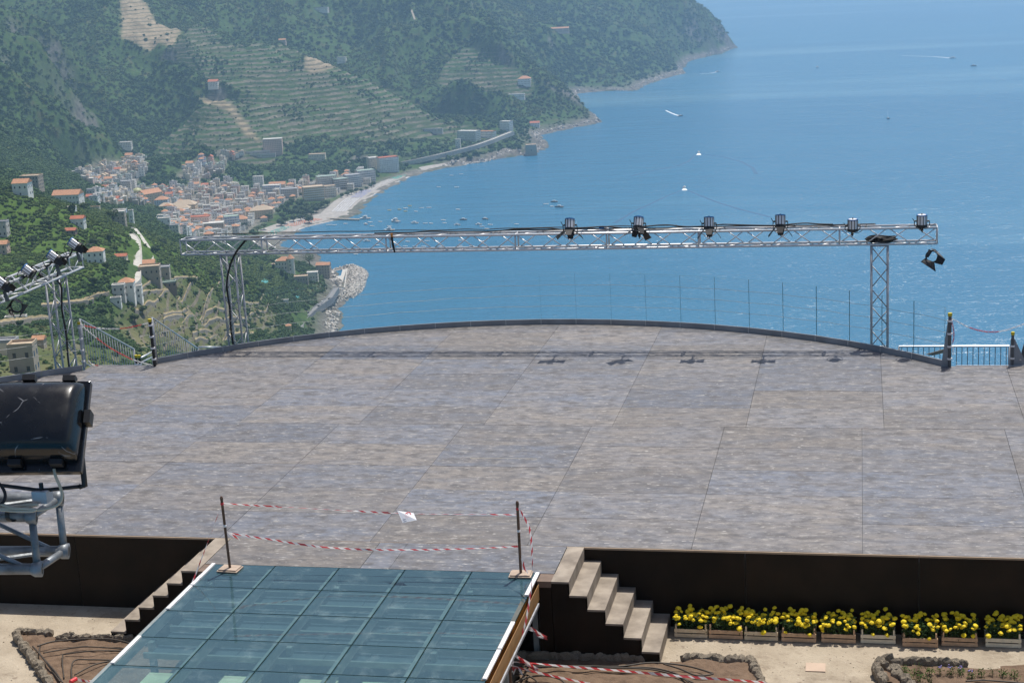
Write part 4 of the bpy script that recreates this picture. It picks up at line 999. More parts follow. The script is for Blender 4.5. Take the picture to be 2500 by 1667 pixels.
for i, (x, y) in enumerate([(835,478),(848,474),(858,470),(870,466),(882,464),(895,458),(905,452),(912,449)]):
    p = onz(x, y+4, SEA+4); p[2] = hgt(p[0], p[1])-.3
    tree('round', p, rng.uniform(3.5, 5), rng.uniform(7, 9), f'promenade tree, {ORDN[i]} from the town park toward the big hotel', group='promenade trees')
for x, y, R, lb in [(585, 568, 6, 'dark round tree below the house with the bright orange roof'), (598, 562, 6, 'broad dark pine between the orange-roofed house and the beach'), (655, 540, 7, 'tree in front of the ochre three-storey house'), (645, 560, 6, 'dark tree at the left end of the beach parasols'), (630, 570, 6.5, 'dark pine at the back of the turquoise parasols')]:
    p = onz(x, y, SEA+4); p[2] = hgt(p[0], p[1])-.3; tree('pine', p, R, 9, lb)
p = onz(757, 656, SEA+10); p[2] = hgt(p[0], p[1])-1.5; tree('open', p, 8.5, 17, 'tall airy tree with dark bare limbs against the sea beside the castle')
for x, y, R, h, lb in [(277, 548, 5.5, 13, 'dark bushy tree left of the house at the head of the farm track'), (305, 546, 4.2, 10, 'dark tree between the house and ruined wall at the head of the farm track'), (178, 527, 2.6, 10, 'dark cypress-like tree on the upper green slope'), (205, 517, 4, 8, 'dark round tree near the tan shed roof on the crest')]:
    p = hit(x, y); tree('cypress' if h > 2.5*R else 'round', p, R, h, lb)
for i, (x, y, R, h) in enumerate([(608, 650, 1.8, 10), (668, 660, 1.6, 9), (640, 668, 2.0, 10), (690, 680, 2.6, 9), (700, 690, 2.4, 8)]):
    p = hit(x, y); tree('cypress', p, R, h, f"dark upright cypress below the castle, {['leftmost', 'second from right', 'second from left', 'tallest of the right pair', 'rightmost'][i]}", group='cypresses below the castle')
PN = [(50,800),(30,880),(70,860),(160,640),(230,700),(260,660),(140,700),(200,760),(470,700),(520,680),(560,660),(600,700),(640,720),(660,690),(250,770),(330,790),(270,590),(230,600),(380,620),(400,600),(80,600),(60,660),(120,560),(350,770)]; RW = rows(PN, 12)
for i, (x, y) in enumerate(PN):
    p = hit(x, y); d = p[1]-CAM[1]; R = max(1.4, min(4.2, d*.0035)); tree('round', p, R, R*1.9, 'rounded tree on the near green slope, '+RW[(x, y)], group='trees on the near slope')

# ------------------------------------------------------------------ the woods and scrub as masses
def woods():
    n = 340000
    x = nrng.uniform(gx[2], gx[-3], n); y = 250+(6200-250)*nrng.rand(n)**1.15
    z = bil(Z, x, y); px, py = proj(x, y, z)
    ok = (px > -60) & (px < 2000) & (py > -30) & (py < 960) & (z > SEA+6)
    x, y, z, px, py = x[ok], y[ok], z[ok], px[ok], py[ok]
    el = z-SEA; terr, tan, vine, dry, town, slo, cl = [bil(A, x, y) for A in (TERR, TAN, VINE, DRY, TOWN, SLO, CLEAR)]
    shd = bil(SH, x, y); gn = fbm(x, y, 60, 3, 77); keep = (cl < .3)
    farm = y > 1900
    # far slopes
    town = bil(TOWNC, x, y); phz = (bil(zz/st, x, y)+.14) % 1.0; sid = np.where(gn > .35, 1, .25)
    a = farm & keep & (town < .3) & (shd > 10+16*gn) & (slo < 2.6)
    pr_ = np.where(terr > .5, np.where(gn > .62, .8, np.where((phz > .12) & (phz < .46), .75*sid, .04)), np.where(fbm(x, y, 150, 4, 211) < .38, .45, np.where(gn > .30, 1.0, .5))); pr_ = np.where(tan > .4, .03, pr_)
    pr_ = pr_*np.where(el < 26, .5, 1); dens = np.where(y < 3600, 1.0, .55)
    s = a & (nrng.rand(len(x)) < pr_*dens)
    rad = np.where(terr[s] > .5, np.where(gn[s] > .62, 1.5, 1)*nrng.uniform(1.2, 2.2, s.sum()), 2.2+3.6*nrng.rand(s.sum())**2.2)*np.where(y[s] > 3600, 1.4, 1.0)
    P = np.stack([x[s], y[s], z[s]-.35*rad], 1); print('far woods', len(P))
    lt = (fbm(x[s], y[s], 190, 4, 123)+.10*nrng.rand(len(P))) > .56
    scatter('woodland', P[~lt], rad[~lt], protos('woodland', LEAF_F, 150, .34, 3), 'dark green woods covering the mountain slopes behind the town', 'woods')
    scatter('maquis', P[lt], rad[lt]*.8, protos('maquis', LEAF_M, 150, .34, 3), 'lighter green maquis in patches on the mountain slopes behind the town', 'maquis')
    # town gardens
    s = farm & keep & (town >= .3) & (shd > 60) & (nrng.rand(len(x)) < .25)
    rad = nrng.uniform(1.4, 3.2, s.sum()); scatter('garden_greenery', np.stack([x[s], y[s], z[s]-.2*rad], 1), rad, protos('garden', LEAF_P, 130, .34, 2), 'small trees and bushes filling gaps between the town houses', 'greenery')
woods()
def near_scrub():
    n = 420000; y = 260+(2000-260)*nrng.rand(n)**1.3; x = nrng.uniform(-1250, -60, n)
    z = bil(Z, x, y); px, py = proj(x, y, z); ok = (px > -60) & (px < 900) & (py > 250) & (py < 980) & (z > SEA+9)
    x, y, z, px, py = x[ok], y[ok], z[ok], px[ok], py[ok]
    vine, dry, slo, cl, rk_ = [bil(A, x, y) for A in (VINE, DRY, SLO, CLEAR, rk)]; gn = fbm(x, y, 28, 3, 91); g2 = fbm(x, y, 90, 2, 55); keep = cl < .3
    sz = np.clip(y/1100, .42, 1.35); px, py = proj(x, y, z); dark = (py < 470) & (vine < .5)
    s = keep & (vine > .5) & (nrng.rand(len(x)) < np.where(gn > .35, .85, .25)*np.clip(1.2-sz*.25, .3, 1))
    rad = nrng.uniform(.8, 1.9, s.sum())*sz[s]*1.15; print('vines', s.sum())
    scatter('vine_slope_greenery', np.stack([x[s], y[s], z[s]-.15*rad], 1), rad, protos('vine', LEAF_V, 170, .30, 3, zs=.7, zc=.5), 'bright green vines and lemon bushes covering the near slope', 'shrubs')
    s = keep & (vine <= .6) & (rk_ < .6) & (nrng.rand(len(x)) < np.where(dry > .5, np.where(gn > .6, .30, np.where(((bil(zz/st, x, y)+.14) % 1.0 < .3) & (gn > .42), .35, .02)), np.where(dark, 1.0, np.where(gn > .38, .7, .2))))
    rad = nrng.uniform(.9, 2.4, s.sum())*sz[s]*np.where(dark[s], 1.35, 1); print('scrub', s.sum())
    scatter('scrub', np.stack([x[s], y[s], z[s]-.2*rad], 1), rad, protos('scrub', LEAF_F, 170, .30, 3, zs=.8, zc=.6), 'dark green scrub and trees on the near slope above the coast road', 'scrub')
    s = keep & (vine <= .7) & (rk_ < .6) & (nrng.rand(len(x)) < np.where(gn < .5, .35, .08))
    rad = nrng.uniform(.5, 1.3, s.sum())*sz[s]
    scatter('dry_scrub', np.stack([x[s], y[s], z[s]-.1*rad], 1), rad, protos('dry', LEAF_D, 120, .32, 2, zs=.6, zc=.4), 'dry yellowish bushes on the terraced near slope', 'scrub')
near_scrub()

def net(label, px, seed):
    P = [hit(x, y) for x, y in px]; c = sum(P)/len(P); r = random.Random(seed); t = MB(); n = len(P)
    t.add([tuple(c+np.array((0, 0, 2.6)))]+[tuple(p+np.array((0, 0, r.uniform(1.2, 2.4)))) for p in P]+[tuple(p-np.array((0, 0, .6))) for p in P], [(0, 1+k, 1+(k+1) % n) for k in range(n)]+[(1+k, 1+n+k, 1+n+(k+1) % n, 1+(k+1) % n) for k in range(n)])
    tag(t.build('crop_net', pm('teal_net', (.06, .27, .26), .8, scale=.6)), label, 'net')
net('torn turquoise crop net draped over bushes on the slope below the castle', [(637, 690), (655, 678), (665, 680), (669, 685), (655, 690), (657, 697), (650, 699), (645, 694)], 1)
net('small faded turquoise net lower on the slope above the coast road', [(722, 728), (732, 722), (737, 727), (728, 732)], 2)

# ------------------------------------------------------------------ dry stone walls that hold the near terraces
DRYG = pm('dry_grass', (.22, .175, .085), .95, var=.25, scale=.3, col2=(.34, .27, .145))
TW = [('uppermost terrace wall left of the left tower', [(400, 777), (446, 768), (502, 749), (553, 731)], 3.0), ('second terrace wall down, left of the left tower', [(400, 790), (451, 779), (502, 770), (553, 763)], 2.8),
      ('third terrace wall down, left of the left tower', [(441, 809), (502, 798), (553, 790), (600, 785)], 2.6), ('fourth terrace wall down, left of the left tower', [(471, 823), (515, 815), (553, 810), (610, 803)], 2.4), ('lowest terrace wall just above the curved kerb at left', [(477, 838), (515, 834), (553, 829), (620, 820)], 2.2),
      ('terrace wall running right below the pale house cluster', [(338, 735), (400, 717), (470, 700), (540, 690)], 2.4), ('terrace wall between the house cluster and the black post', [(330, 765), (380, 752), (440, 735)], 2.4),
      ('long pale terrace wall from the house cluster toward the left tower', [(338, 722), (414, 697), (478, 681)], 1.6), ('terrace wall below the left truss with a tan strip', [(102, 754), (178, 747), (230, 740)], 2.4), ('terrace wall left of the pale house cluster', [(200, 742), (229, 731), (268, 722)], 2.4),
      ('terrace wall right of the left tower', [(600, 745), (640, 738), (680, 728)], 2.2), ('lower terrace wall right of the left tower', [(610, 775), (650, 768), (690, 760)], 2.2), ('terrace wall on the slope above the nearest stone tower house', [(0, 800), (60, 793), (130, 785)], 2.2)]
for lb, px, hh in TW:
    K_ = [hit(x, y) for x, y in px]; ss2 = np.linspace(0, len(K_)-1, 26); P = np.array([[np.interp(s, range(len(K_)), [k[c] for k in K_]) for c in range(3)] for s in ss2])
    for p in P: p[2] = hgt(p[0], p[1])
    P[1:-1] = (P[:-2]+P[1:-1]+P[2:])/3; t = thing('terrace_wall', 'dry stone '+lb, 'wall', tuple(P[0])); O = P[0]; g = MB(); g2 = MB(); n = len(P); r = random.Random(int(px[0][0])); vs = []; v2 = []
    for p in P:
        b = np.array((CAM[0]-p[0], CAM[1]-p[1])); b /= np.linalg.norm(b); h_ = hh*r.uniform(.85, 1.1); q = p-O
        vs += [(q[0], q[1], q[2]-3), (q[0], q[1], q[2]+h_), (q[0]-b[0]*.9, q[1]-b[1]*.9, q[2]+h_), (q[0]-b[0]*.9, q[1]-b[1]*.9, q[2]-3)]
        w_ = r.uniform(3.0, 5.5); v2 += [(q[0]-b[0]*.9, q[1]-b[1]*.9, q[2]+h_-.12), (q[0]-b[0]*(.9+w_), q[1]-b[1]*(.9+w_), q[2]+h_+r.uniform(-.1, .3)), (q[0]-b[0]*(1.5+w_), q[1]-b[1]*(1.5+w_), q[2]-3)]
    g.add(vs, [(4*i+k, 4*i+4+k, 4*i+4+(k+1) % 4, 4*i+(k+1) % 4) for i in range(n-1) for k in range(4)]); g.build('stones', STONEW, t)
    g2.add(v2, [(3*i+k, 3*i+3+k, 3*i+4+k, 3*i+1+k) for i in range(n-1) for k in range(2)]); g2.build('terrace_ground', DRYG, t)
# ------------------------------------------------------------------ stage materials
def deckmat():
    m, t, b = newmat('weathered_plywood'); pos = geopos(t); oi = N(t, 'ShaderNodeObjectInfo').outputs['Random']
    st_ = noise(t, 1.0, 6, pos, .68, (4.0, 9.0, 1)); big = noise(t, .6, 4, pos); fine = noise(t, 1.0, 5, pos, .65, (7.0, 18.0, 1)); patch = noise(t, 1.0, 5, pos, .6, (.8, 2.4, 1))
    o2 = N(t, 'ShaderNodeMath', operation='FRACT'); ml = N(t, 'ShaderNodeMath', operation='MULTIPLY'); ml.inputs[1].default_value = 7.31
    t.links.new(oi, ml.inputs[0]); t.links.new(ml.outputs[0], o2.inputs[0])
    mxr = N(t, 'ShaderNodeMath', operation='MULTIPLY_ADD'); t.links.new(oi, mxr.inputs[0]); mxr.inputs[1].default_value = .42
    ad = N(t, 'ShaderNodeMath', operation='MULTIPLY'); t.links.new(patch, ad.inputs[0]); ad.inputs[1].default_value = 1.0; t.links.new(ad.outputs[0], mxr.inputs[2])
    base = mix(t, (.142, .155, .190), (.205, .184, .168), ramp(t, mxr.outputs[0], .45, .92))
    base = mix(t, base, mix(t, (.84,)*3, (1.10,)*3, o2.outputs[0]), 1.0, 'MULTIPLY')
    c = mix(t, base, (.085, .085, .092), ramp(t, st_, .50, .30))
    blot = noise(t, 1.0, 6, pos, .7, (2.6, 4.0, 1)); c = mix(t, c, (.085, .078, .075), mix(t, (0,)*3, ramp(t, blot, .52, .36), .75)); c = mix(t, c, (.33, .31, .285), mix(t, (0,)*3, ramp(t, st_, .56, .68), .8))
    c = mix(t, c, (.42, .40, .375), ramp(t, fine, .60, .68))
    c = mix(t, c, (.060, .058, .06), ramp(t, fine, .37, .31))
    stain = ramp(t, noise(t, .9, 4, pos), .62, .80); c = mix(t, c, (.16, .125, .10), mix(t, (0,)*3, stain, .6))
    scr = noise(t, 1.0, 3, pos, .5, (7.0, 160.0, 1)); c = mix(t, c, (.48, .46, .44), mix(t, (0,)*3, ramp(t, scr, .68, .74), ramp(t, big, .45, .6)))
    t.links.new(c, b.inputs['Base Color'])
    rr = mix(t, (.42,)*3, (.62,)*3, st_); t.links.new(rr, b.inputs['Roughness']); b.inputs['Specular IOR Level'].default_value = .42
    bump(t, b, fine, .25, .004); return m
DECK = deckmat()
PLYB = pm('dark_film_plywood', (.010, .0065, .0045), .6, var=.3, scale=1.6, col2=(.020, .012, .007), rnd=.3, spec=.2)
PLYE = pm('plywood_edge', (.36, .27, .19), .8, scale=3)
TREADM = pm('beige_plywood', (.215, .175, .135), .75, var=.2, scale=3.5, col2=(.35, .295, .235), bmp=.15)
STEELD = pm('painted_steel', (.25, .265, .29), .55, var=.2, scale=2.0)
FINM = pm('dark_steel', (.085, .09, .095), .5, var=.2)
ALU = pm('aluminium_tube', (.60, .61, .63), .40, .45, var=.10, scale=6)
ALUW = pm('aluminium_weathered', (.42, .43, .45), .48, .5, var=.22, scale=9)
ALUN = pm('aluminium_scuffed', (.22, .235, .25), .5, .55, var=.4, scale=14, bmp=.15)
BLACK = pm('black_metal', (.012, .012, .013), .45, var=.3)
RUBB = pm('black_cable_rubber', (.010, .010, .011), .6)
YEL = pm('yellow_plastic', (.62, .48, .02), .5)
BLUEP = pm('blue_enamel', (.02, .14, .38), .35)
RED = pm('red_plastic', (.62, .03, .04), .5); WHITE = pm('white_plastic', (.80, .78, .78), .5)
ORANGE = pm('orange_steel', (.55, .20, .02), .5)
def gluemat():
    m, t, b = newmat('soil'); pos = geopos(t)
    c = mix(t, (.10, .062, .038), (.19, .125, .08), ramp(t, noise(t, 6, 6, pos), .3, .7)); t.links.new(c, b.inputs['Base Color'])
    b.inputs['Roughness'].default_value = .95; bump(t, b, noise(t, 14, 6, pos), .9, .04); return m
SOIL = gluemat()
# stage plan: arc of the back edge
AC, AR = np.array((-2.22, 2.652)), 11.9445
A0, A1, NP = 42.17, 137.06, 23
def arc(deg, r=AR, z=0.0): return (AC[0]+r*math.cos(R_(deg)), AC[1]+r*math.sin(R_(deg)), z)
YB = 10.68
OUT = [(-18, 0), (12.5, 0), (12.5, YB), (6.9, YB)]+[arc(a, AR-.02)[:2] for a in np.linspace(A0, A1, 70)]+[(-11.0, YB), (-12.42, YB), (-12.42, 10.26), (-18, 6.3)]
def clip(poly, x0, x1, y0, y1):      # rectangle cut of the plan
    for ax, lim, sg in ((0, x0, 1), (0, x1, -1), (1, y0, 1), (1, y1, -1)):
        out = []
        for i in range(len(poly)):
            a, b = poly[i], poly[(i+1) % len(poly)]; ia, ib = (a[ax]-lim)*sg >= 0, (b[ax]-lim)*sg >= 0
            if ia: out.append(a)
            if ia != ib:
                k = (lim-a[ax])/(b[ax]-a[ax]); out.append((a[0]+(b[0]-a[0])*k, a[1]+(b[1]-a[1])*k))
        poly = out
        if len(poly) < 3: return []
    return poly
def area(p): return .5*sum(p[i][0]*p[(i+1) % len(p)][1]-p[(i+1) % len(p)][0]*p[i][1] for i in range(len(p)))
stage = thing('stage', 'large stage of weathered grey plywood boards with a curved back edge above the sea', 'stage')
G_ = .0032
def board(poly):
    if len(poly) < 3 or area(poly) < .02: return
    cx_ = sum(p[0] for p in poly)/len(poly); cy_ = sum(p[1] for p in poly)/len(poly)
    dz = rng.uniform(-.0015, .0015)
    o = MB().prism([(x-cx_, y-cy_) for x, y in poly], -.03, 0).build('deck_board', [DECK], stage); o.location = (cx_, cy_, dz)
for j in range(5):
    for i in range(-5, 8): board(clip(OUT, -7.5+2.5*i+G_, -7.5+2.5*i+2.5-G_, 1.25*j+(G_ if j else .012), 1.25*(j+1)-G_))
for j in range(7):
    for i in range(-8, 6):
        board(clip(OUT, .394+2.5*i+G_, .394+2.5*i+2.5-G_, 6.25+1.25*j+G_, 6.25+1.25*(j+1)-G_))
for a, b in ((-4.796, -2.33), (-2.33, -1.88), (-1.88, .622)): board([(a+G_, -1.082), (b-G_, -1.082), (b-G_, -.006), (a+G_, -.006)])
MB().prism([(x*.9995, y*.9995) for x, y in OUT], -.11, -.034).build('deck_frame', STEELD, stage)
MB().prism([(-4.79, -1.08), (.62, -1.08), (.62, -.002), (-4.79, -.002)], -.12, -.034).build('landing_frame', STEELD, stage)
for x0, x1 in [(-18, -15), (-15, -12.5), (-12.5, -10), (-10, -7.5), (-7.5, -5.08), (-5.08, -2.2), (-2.2, .88), (.88, 3.3), (3.3, 5.8), (5.8, 8.3), (8.3, 12.5)]:
    o = MB().b2((x0+.004, -.014, -1.26), (x1-.004, -.002, -.033)).build('front_panel', PLYB, stage)
    MB().b2((x0+.002, -.015, -.0315), (x1-.002, .0085, -.003)).build('edge_strip', PLYE, stage)
MB().b2((-4.79, -1.06, -1.26), (.62, -1.03, -.13)).build('landing_panel', PLYB, stage)
for a in np.linspace(A0+4, A1-4, 9):     # scaffold legs under the overhanging back edge
    x, y, _ = arc(a, AR-.5); MB().tube([(x, y, -9), (x, y, -.11)], .04, 6).build('scaffold_leg', ALUW, stage)
MB().plate([Vector(p)+Vector((0, 0, .003)) for p in (onz(1148, 1118), onz(1310, 1119.3), onz(1310, 1119.9), onz(1148, 1118.6))], .004).build('tape_line', pm('old_tape', (.42, .38, .30), .7), stage)

# ------------------------------------------------------------------ steps either side of the landing
YS = -1.37
def steps(label, x0, sg):
    t = thing('stage_steps', label, 'steps', (x0, YS, -1.24)); X = lambda v: sg*v; N_ = 6; run = .2545; rise = .2066
    for i in range(N_):
        z = 1.24-rise*i; a, b = sorted((X(run*(i-1)), X(run*i))); a, b = (a, b) if i else (a, b)
        yb = 1.368 if i else 1.366
        MB().b2((a, -.012, z-.03), (b, yb, z)).build('tread', TREADM, t)
        xr = X(run*i); MB().b2((min(xr, xr-sg*.02), 0, max(z-rise, .0)), (max(xr, xr-sg*.02), yb, z-.031)).build('riser', TREADM, t)
        MB().b2((a, 0.0, 0), (b, .02, z-.031)).build('side_panel', PLYB, t)
    return t
steps('right plywood steps with beige treads leading down beside the glass floor toward the flower crates', .885, 1)
steps('left plywood steps with beige treads leading down behind the post with the guy string', -5.06, -1)
MB().b2((.625, -1.37, -.06), (.629, -1.086, -.001)).build('landing_lip', TREADM, stage)
for a, b in ((-4.80, -4.672), (.42, .622)): MB().b2((a, -1.37, -.10), (b, -1.086, -.006)).build('landing_strip', PLYE if False else pm('brown_plywood', (.16, .11, .08), .7), stage)
for a, b in ((-4.80, -4.672), (.42, .622)): MB().b2((a, -1.365, -1.24), (b, -1.34, -.101)).build('landing_panel', PLYB, stage)

# ------------------------------------------------------------------ glass floor
def glassfloor():
    m = bpy.data.materials.new('floor_glass'); m.use_nodes = True; t = m.node_tree; t.nodes.clear(); pos = geopos(t)
    out = N(t, 'ShaderNodeOutputMaterial'); tr = N(t, 'ShaderNodeBsdfTransparent'); tr.inputs[0].default_value = (.72, .88, .86, 1)
    df = N(t, 'ShaderNodeBsdfDiffuse'); gl = N(t, 'ShaderNodeBsdfGlossy'); gl.inputs['Roughness'].default_value = .03
    dust = ramp(t, noise(t, 2.3, 8, pos, .78), .52, .80); sm = ramp(t, noise(t, 13, 6, pos, .7, (1, .35, 1)), .56, .80)
    dc = mix(t, (.095, .200, .252), (.30, .41, .42), dust); t.links.new(dc, df.inputs[0])
    f = mix(t, (.37,)*3, (.58,)*3, dust); f = mix(t, f, (.66,)*3, mix(t, (0,)*3, sm, .55)); m1 = N(t, 'ShaderNodeMixShader'); t.links.new(f, m1.inputs[0]); t.links.new(tr.outputs[0], m1.inputs[1]); t.links.new(df.outputs[0], m1.inputs[2])
    fr = N(t, 'ShaderNodeFresnel'); fr.inputs[0].default_value = 1.52; m2 = N(t, 'ShaderNodeMixShader'); t.links.new(fr.outputs[0], m2.inputs[0]); t.links.new(m1.outputs[0], m2.inputs[1]); t.links.new(gl.outputs[0], m2.inputs[2])
    t.links.new(m2.outputs[0], out.inputs[0]); edge = pm('glass_edge', (.02, .07, .06), .2)
    X = [-4.66, -3.652, -2.64, -1.622, -.602, .407]; Y = [-1.09, -1.967, -2.853, -3.745, -4.635, -5.52, -6.41]
    w_ = thing('glass_floor', 'square grid of blue-green glass floor panes in front of the stage landing', 'glass floor', (-2.1, -3.7, -1.24))
    L = w_.location
    for j in range(6):
        for i in range(5):
            g = MB(); a = (X[i]+.009-L.x, Y[j+1]+.009-L.y); b = (X[i+1]-.009-L.x, Y[j]-.009-L.y)
            z0, z1 = 1.215, 1.243
            vs = [(a[0], a[1], z0), (b[0], a[1], z0), (b[0], b[1], z0), (a[0], b[1], z0), (a[0], a[1], z1), (b[0], a[1], z1), (b[0], b[1], z1), (a[0], b[1], z1)]
            g.add(vs, [(4, 5, 6, 7)], 0); g.add(vs, [(0, 1, 5, 4), (1, 2, 6, 5), (2, 3, 7, 6), (3, 0, 4, 7)], 1); g.build('glass_pane', [m, edge], w_)
    BEAM = pm('grey_beam', (.22, .25, .25), .6); PLANK = pm('underfloor_plank', (.075, .10, .13), .8, scale=3); SUNPATCH = pm('sun_patch_pale', (.80, .82, .56), .9, scale=2)
    for x in X: MB().b2((x-.10-L.x, -6.4-L.y, 1.02), (x-.03-L.x, -1.1-L.y, 1.19)).build('beam', BEAM if x != X[-1] else ORANGE, w_)
    for y in (-1.16, -1.5, -1.967, -2.4, -2.853, -3.3, -3.745): MB().b2((-4.62-L.x, y-.02-L.y, .93), (.36-L.x, y+.02-L.y, 1.01)).build('joist', BEAM, w_)
    for k in range(8): MB().b2((-4.62-L.x+k*.623, -3.5-L.y, .86), (-4.62-L.x+k*.623+.612, -1.12-L.y, .90)).build('plank', PLANK, w_)
    for i in range(5):  # added pale blocks: their colour stands in for sunlight reaching below the glass
        for k, (y0, y1) in enumerate(((-4.5, -3.85), (-5.4, -4.72), (-6.3, -5.6))):
            x = X[i]+.15+.08*((i+k) % 3); MB().b2((x-L.x, y0-L.y, .72), (x+.52-L.x, y1-L.y, .77)).build('sun_patch', SUNPATCH, w_)
    MB().b2((-4.6-L.x, -6.4-L.y, .02), (.36-L.x, -3.55-L.y, .10)).build('base_sheet', PLANK, w_)
    for x, rows in ((-4.637, (0, 1, 3)), (.384, (0, 2, 3))):
        for j in rows: MB().b2((x-.027-L.x, Y[j+1]+.02-L.y, 1.2435), (x+.027-L.x, Y[j]-.02-L.y, 1.268)).build('white_strip', WHITE, w_)
    MB().b2((.445-L.x, -6.4-L.y, .97), (.452-L.x, -1.4-L.y, 1.20)).build('side_board', pm('side_wood', (.32, .17, .06), .7), w_)
    MB().b2((.50-L.x, -6.4-L.y, 1.02), (.52-L.x, -1.75-L.y, 1.06)).build('side_rail', ALUW, w_)
    for x in (X[0], X[2], X[4], X[5]-.05):
        for y in (-1.3, -3.4, -5.6): MB().b2((x-.04-L.x, y-.04-L.y, 0.101 if -4.5 < x < .3 and y < -3.55 else 0), (x+.04-L.x, y+.04-L.y, 1.015)).build('leg', BEAM, w_)
glassfloor()

# ------------------------------------------------------------------ curved kerb and glass balustrade
def clearglass():
    m = bpy.data.materials.new('clear_glass'); m.use_nodes = True; t = m.node_tree; t.nodes.clear()
    out = N(t, 'ShaderNodeOutputMaterial'); tr = N(t, 'ShaderNodeBsdfTransparent'); tr.inputs[0].default_value = (.97, .985, .985, 1)
    gl = N(t, 'ShaderNodeBsdfGlossy'); gl.inputs['Roughness'].default_value = .02; fr = N(t, 'ShaderNodeFresnel'); fr.inputs[0].default_value = 1.3
    m2 = N(t, 'ShaderNodeMixShader'); t.links.new(fr.outputs[0], m2.inputs[0]); t.links.new(tr.outputs[0], m2.inputs[1]); t.links.new(gl.outputs[0], m2.inputs[2]); t.links.new(m2.outputs[0], out.inputs[0]); return m
CLEARG = clearglass(); EDGEG = pm('green_glass_edge', (.03, .12, .11), .2); WIRE = pm('steel_wire', (.50, .51, .50), .4, .6)
def pane(parent, a, b, z0, z1, th=.012):
    a, b = Vector(a), Vector(b); d = (b-a).normalized(); a = a+d*.004; b = b-d*.004; n = Vector((-d.y, d.x, 0))*th/2; up = lambda p, z: (p.x, p.y, z)
    vs = [up(a-n, z0), up(b-n, z0), up(b+n, z0), up(a+n, z0), up(a-n, z1), up(b-n, z1), up(b+n, z1), up(a+n, z1)]
    g = MB(); g.add(vs, [(0, 1, 5, 4)], 0); g.add(vs, [(1, 2, 6, 5), (3, 0, 4, 7), (4, 5, 6, 7)], 1)
    return g.build('glass_pane', [CLEARG, EDGEG], parent)
def kerbseg(parent, a, b, h=.125):
    a, b = Vector(a), Vector(b); d = (b-a).normalized(); a = a+d*.003; b = b-d*.003; n = Vector((-d.y, d.x, 0))*.02; q = [a-n, b-n, b+n, a+n]
    return MB().prism([(p.x, p.y) for p in q], -.05, h).build('kerb_plate', STEELD, parent)
def balustrade():
    t = thing('glass_balustrade', 'curved balustrade of frameless glass panes in a grey steel kerb along the stage edge', 'balustrade')
    A = np.linspace(A0, A1, NP+1)
    for a, b in zip(A, A[1:]):
        kerbseg(t, arc(b, AR+.02), arc(a, AR+.02)); pane(t, arc(b, AR+.06), arc(a, AR+.06), .0, 1.24)
        x, y, _ = arc(a, AR-.003); MB().b2((x-.006, y-.006, 0), (x+.006, y+.006, .128)).build('kerb_joint', ALU, t)
    for z in (.92, .66, .40): MB().tube([arc(a, AR+.22, z+.008*math.sin(a)) for a in np.linspace(A0-.6, A1+.8, 60)], .0045, 5).build('wire', WIRE, t)
    L = thing('glass_balustrade', 'straight glass balustrade behind the black floodlight at the left edge of the stage', 'balustrade')
    p0, p1 = Vector((-12.45, 10.25, 0)), Vector((-17.7, 6.55, 0)); n = 7
    for k in range(n):
        a, b = p0.lerp(p1, k/n), p0.lerp(p1, (k+1)/n); kerbseg(L, b, a); o_ = Vector((-.035, .05, 0)); pane(L, b+o_, a+o_, 0, 1.24)
    o_ = Vector((-.12, .17, 0))
    for z in (.95, .69, .43): MB().tube([p0+o_+Vector((0, 0, z)), p1+o_+Vector((0, 0, z))], .0045, 5).build('wire', WIRE, L)
balustrade()

# ------------------------------------------------------------------ box trusses and towers
CC, TR_, BR_ = .172, .026, .0125
CACHE = {}
def bar_obj(name, a, b, r, mat, parent, n=6):
    a, b = Vector(a), Vector(b); L = (b-a).length; key = (round(L, 3), r, n, mat.name)
    if key not in CACHE: CACHE[key] = MB().tube([(0, 0, -L/2), (0, 0, L/2)], r, n).mesh(name, mat, True)
    o = bpy.data.objects.new(name, CACHE[key]); COL.objects.link(o); o.parent = parent
    o.location = (a+b)/2; o.rotation_mode = 'QUATERNION'; o.rotation_quaternion = (b-a).to_track_quat('Z', 'Y'); return o
def truss(name, label, A, B, u, v, joints, nb, cat='truss', mat=None, cc=CC, tr=TR_, br=BR_):
    mat = mat or ALU
    A, B, u, v = Vector(A), Vector(B), Vector(u), Vector(v); t = thing(name, label, cat, tuple(A)); O = A
    c = [u*cc+v*cc, u*cc-v*cc, -u*cc-v*cc, -u*cc+v*cc]
    for q in c: bar_obj('chord', A+q-O, B+q-O, tr, mat, t, 10)
    J = [0]+joints+[1]
    for j in J:
        p = A.lerp(B, j)
        for k in range(4):
            bar_obj('frame_bar', p+c[k]*.985-O, p+c[(k+1) % 4]*.985-O, .02 if 0 < j < 1 else .016, mat, t, 6)
    for a, b in zip(J, J[1:]):
        n = nb if isinstance(nb, int) else max(2, round((b-a)*(B-A).length/nb))
        for k in range(4):
            q0, q1 = c[k], c[(k+1) % 4]
            for s in range(n):
                u0, u1 = a+(b-a)*(s+.04)/n, a+(b-a)*(s+.96)/n
                e0, e1 = (q0, q1) if (s+k) % 2 else (q1, q0)
                bar_obj('brace', A.lerp(B, u0)+e0-O, A.lerp(B, u1)+e1-O, br, mat, t)
    return t
TY = 12.56; TZ = 2.425
xs_ = [-8.67, -5.63, -3.37, -.535, 1.5, 4.54]; X0, X1 = -10.70, 6.585
jx = [-8.67, -5.65, -2.62, .41-.95, 1.5, 4.54]
truss('lighting_truss', 'long horizontal aluminium box truss spanning the back of the stage on two towers', (X0, TY, TZ), (X1, TY, TZ), (0, 1, 0), (0, 0, 1), [(x-X0)/(X1-X0) for x in jx], .505)
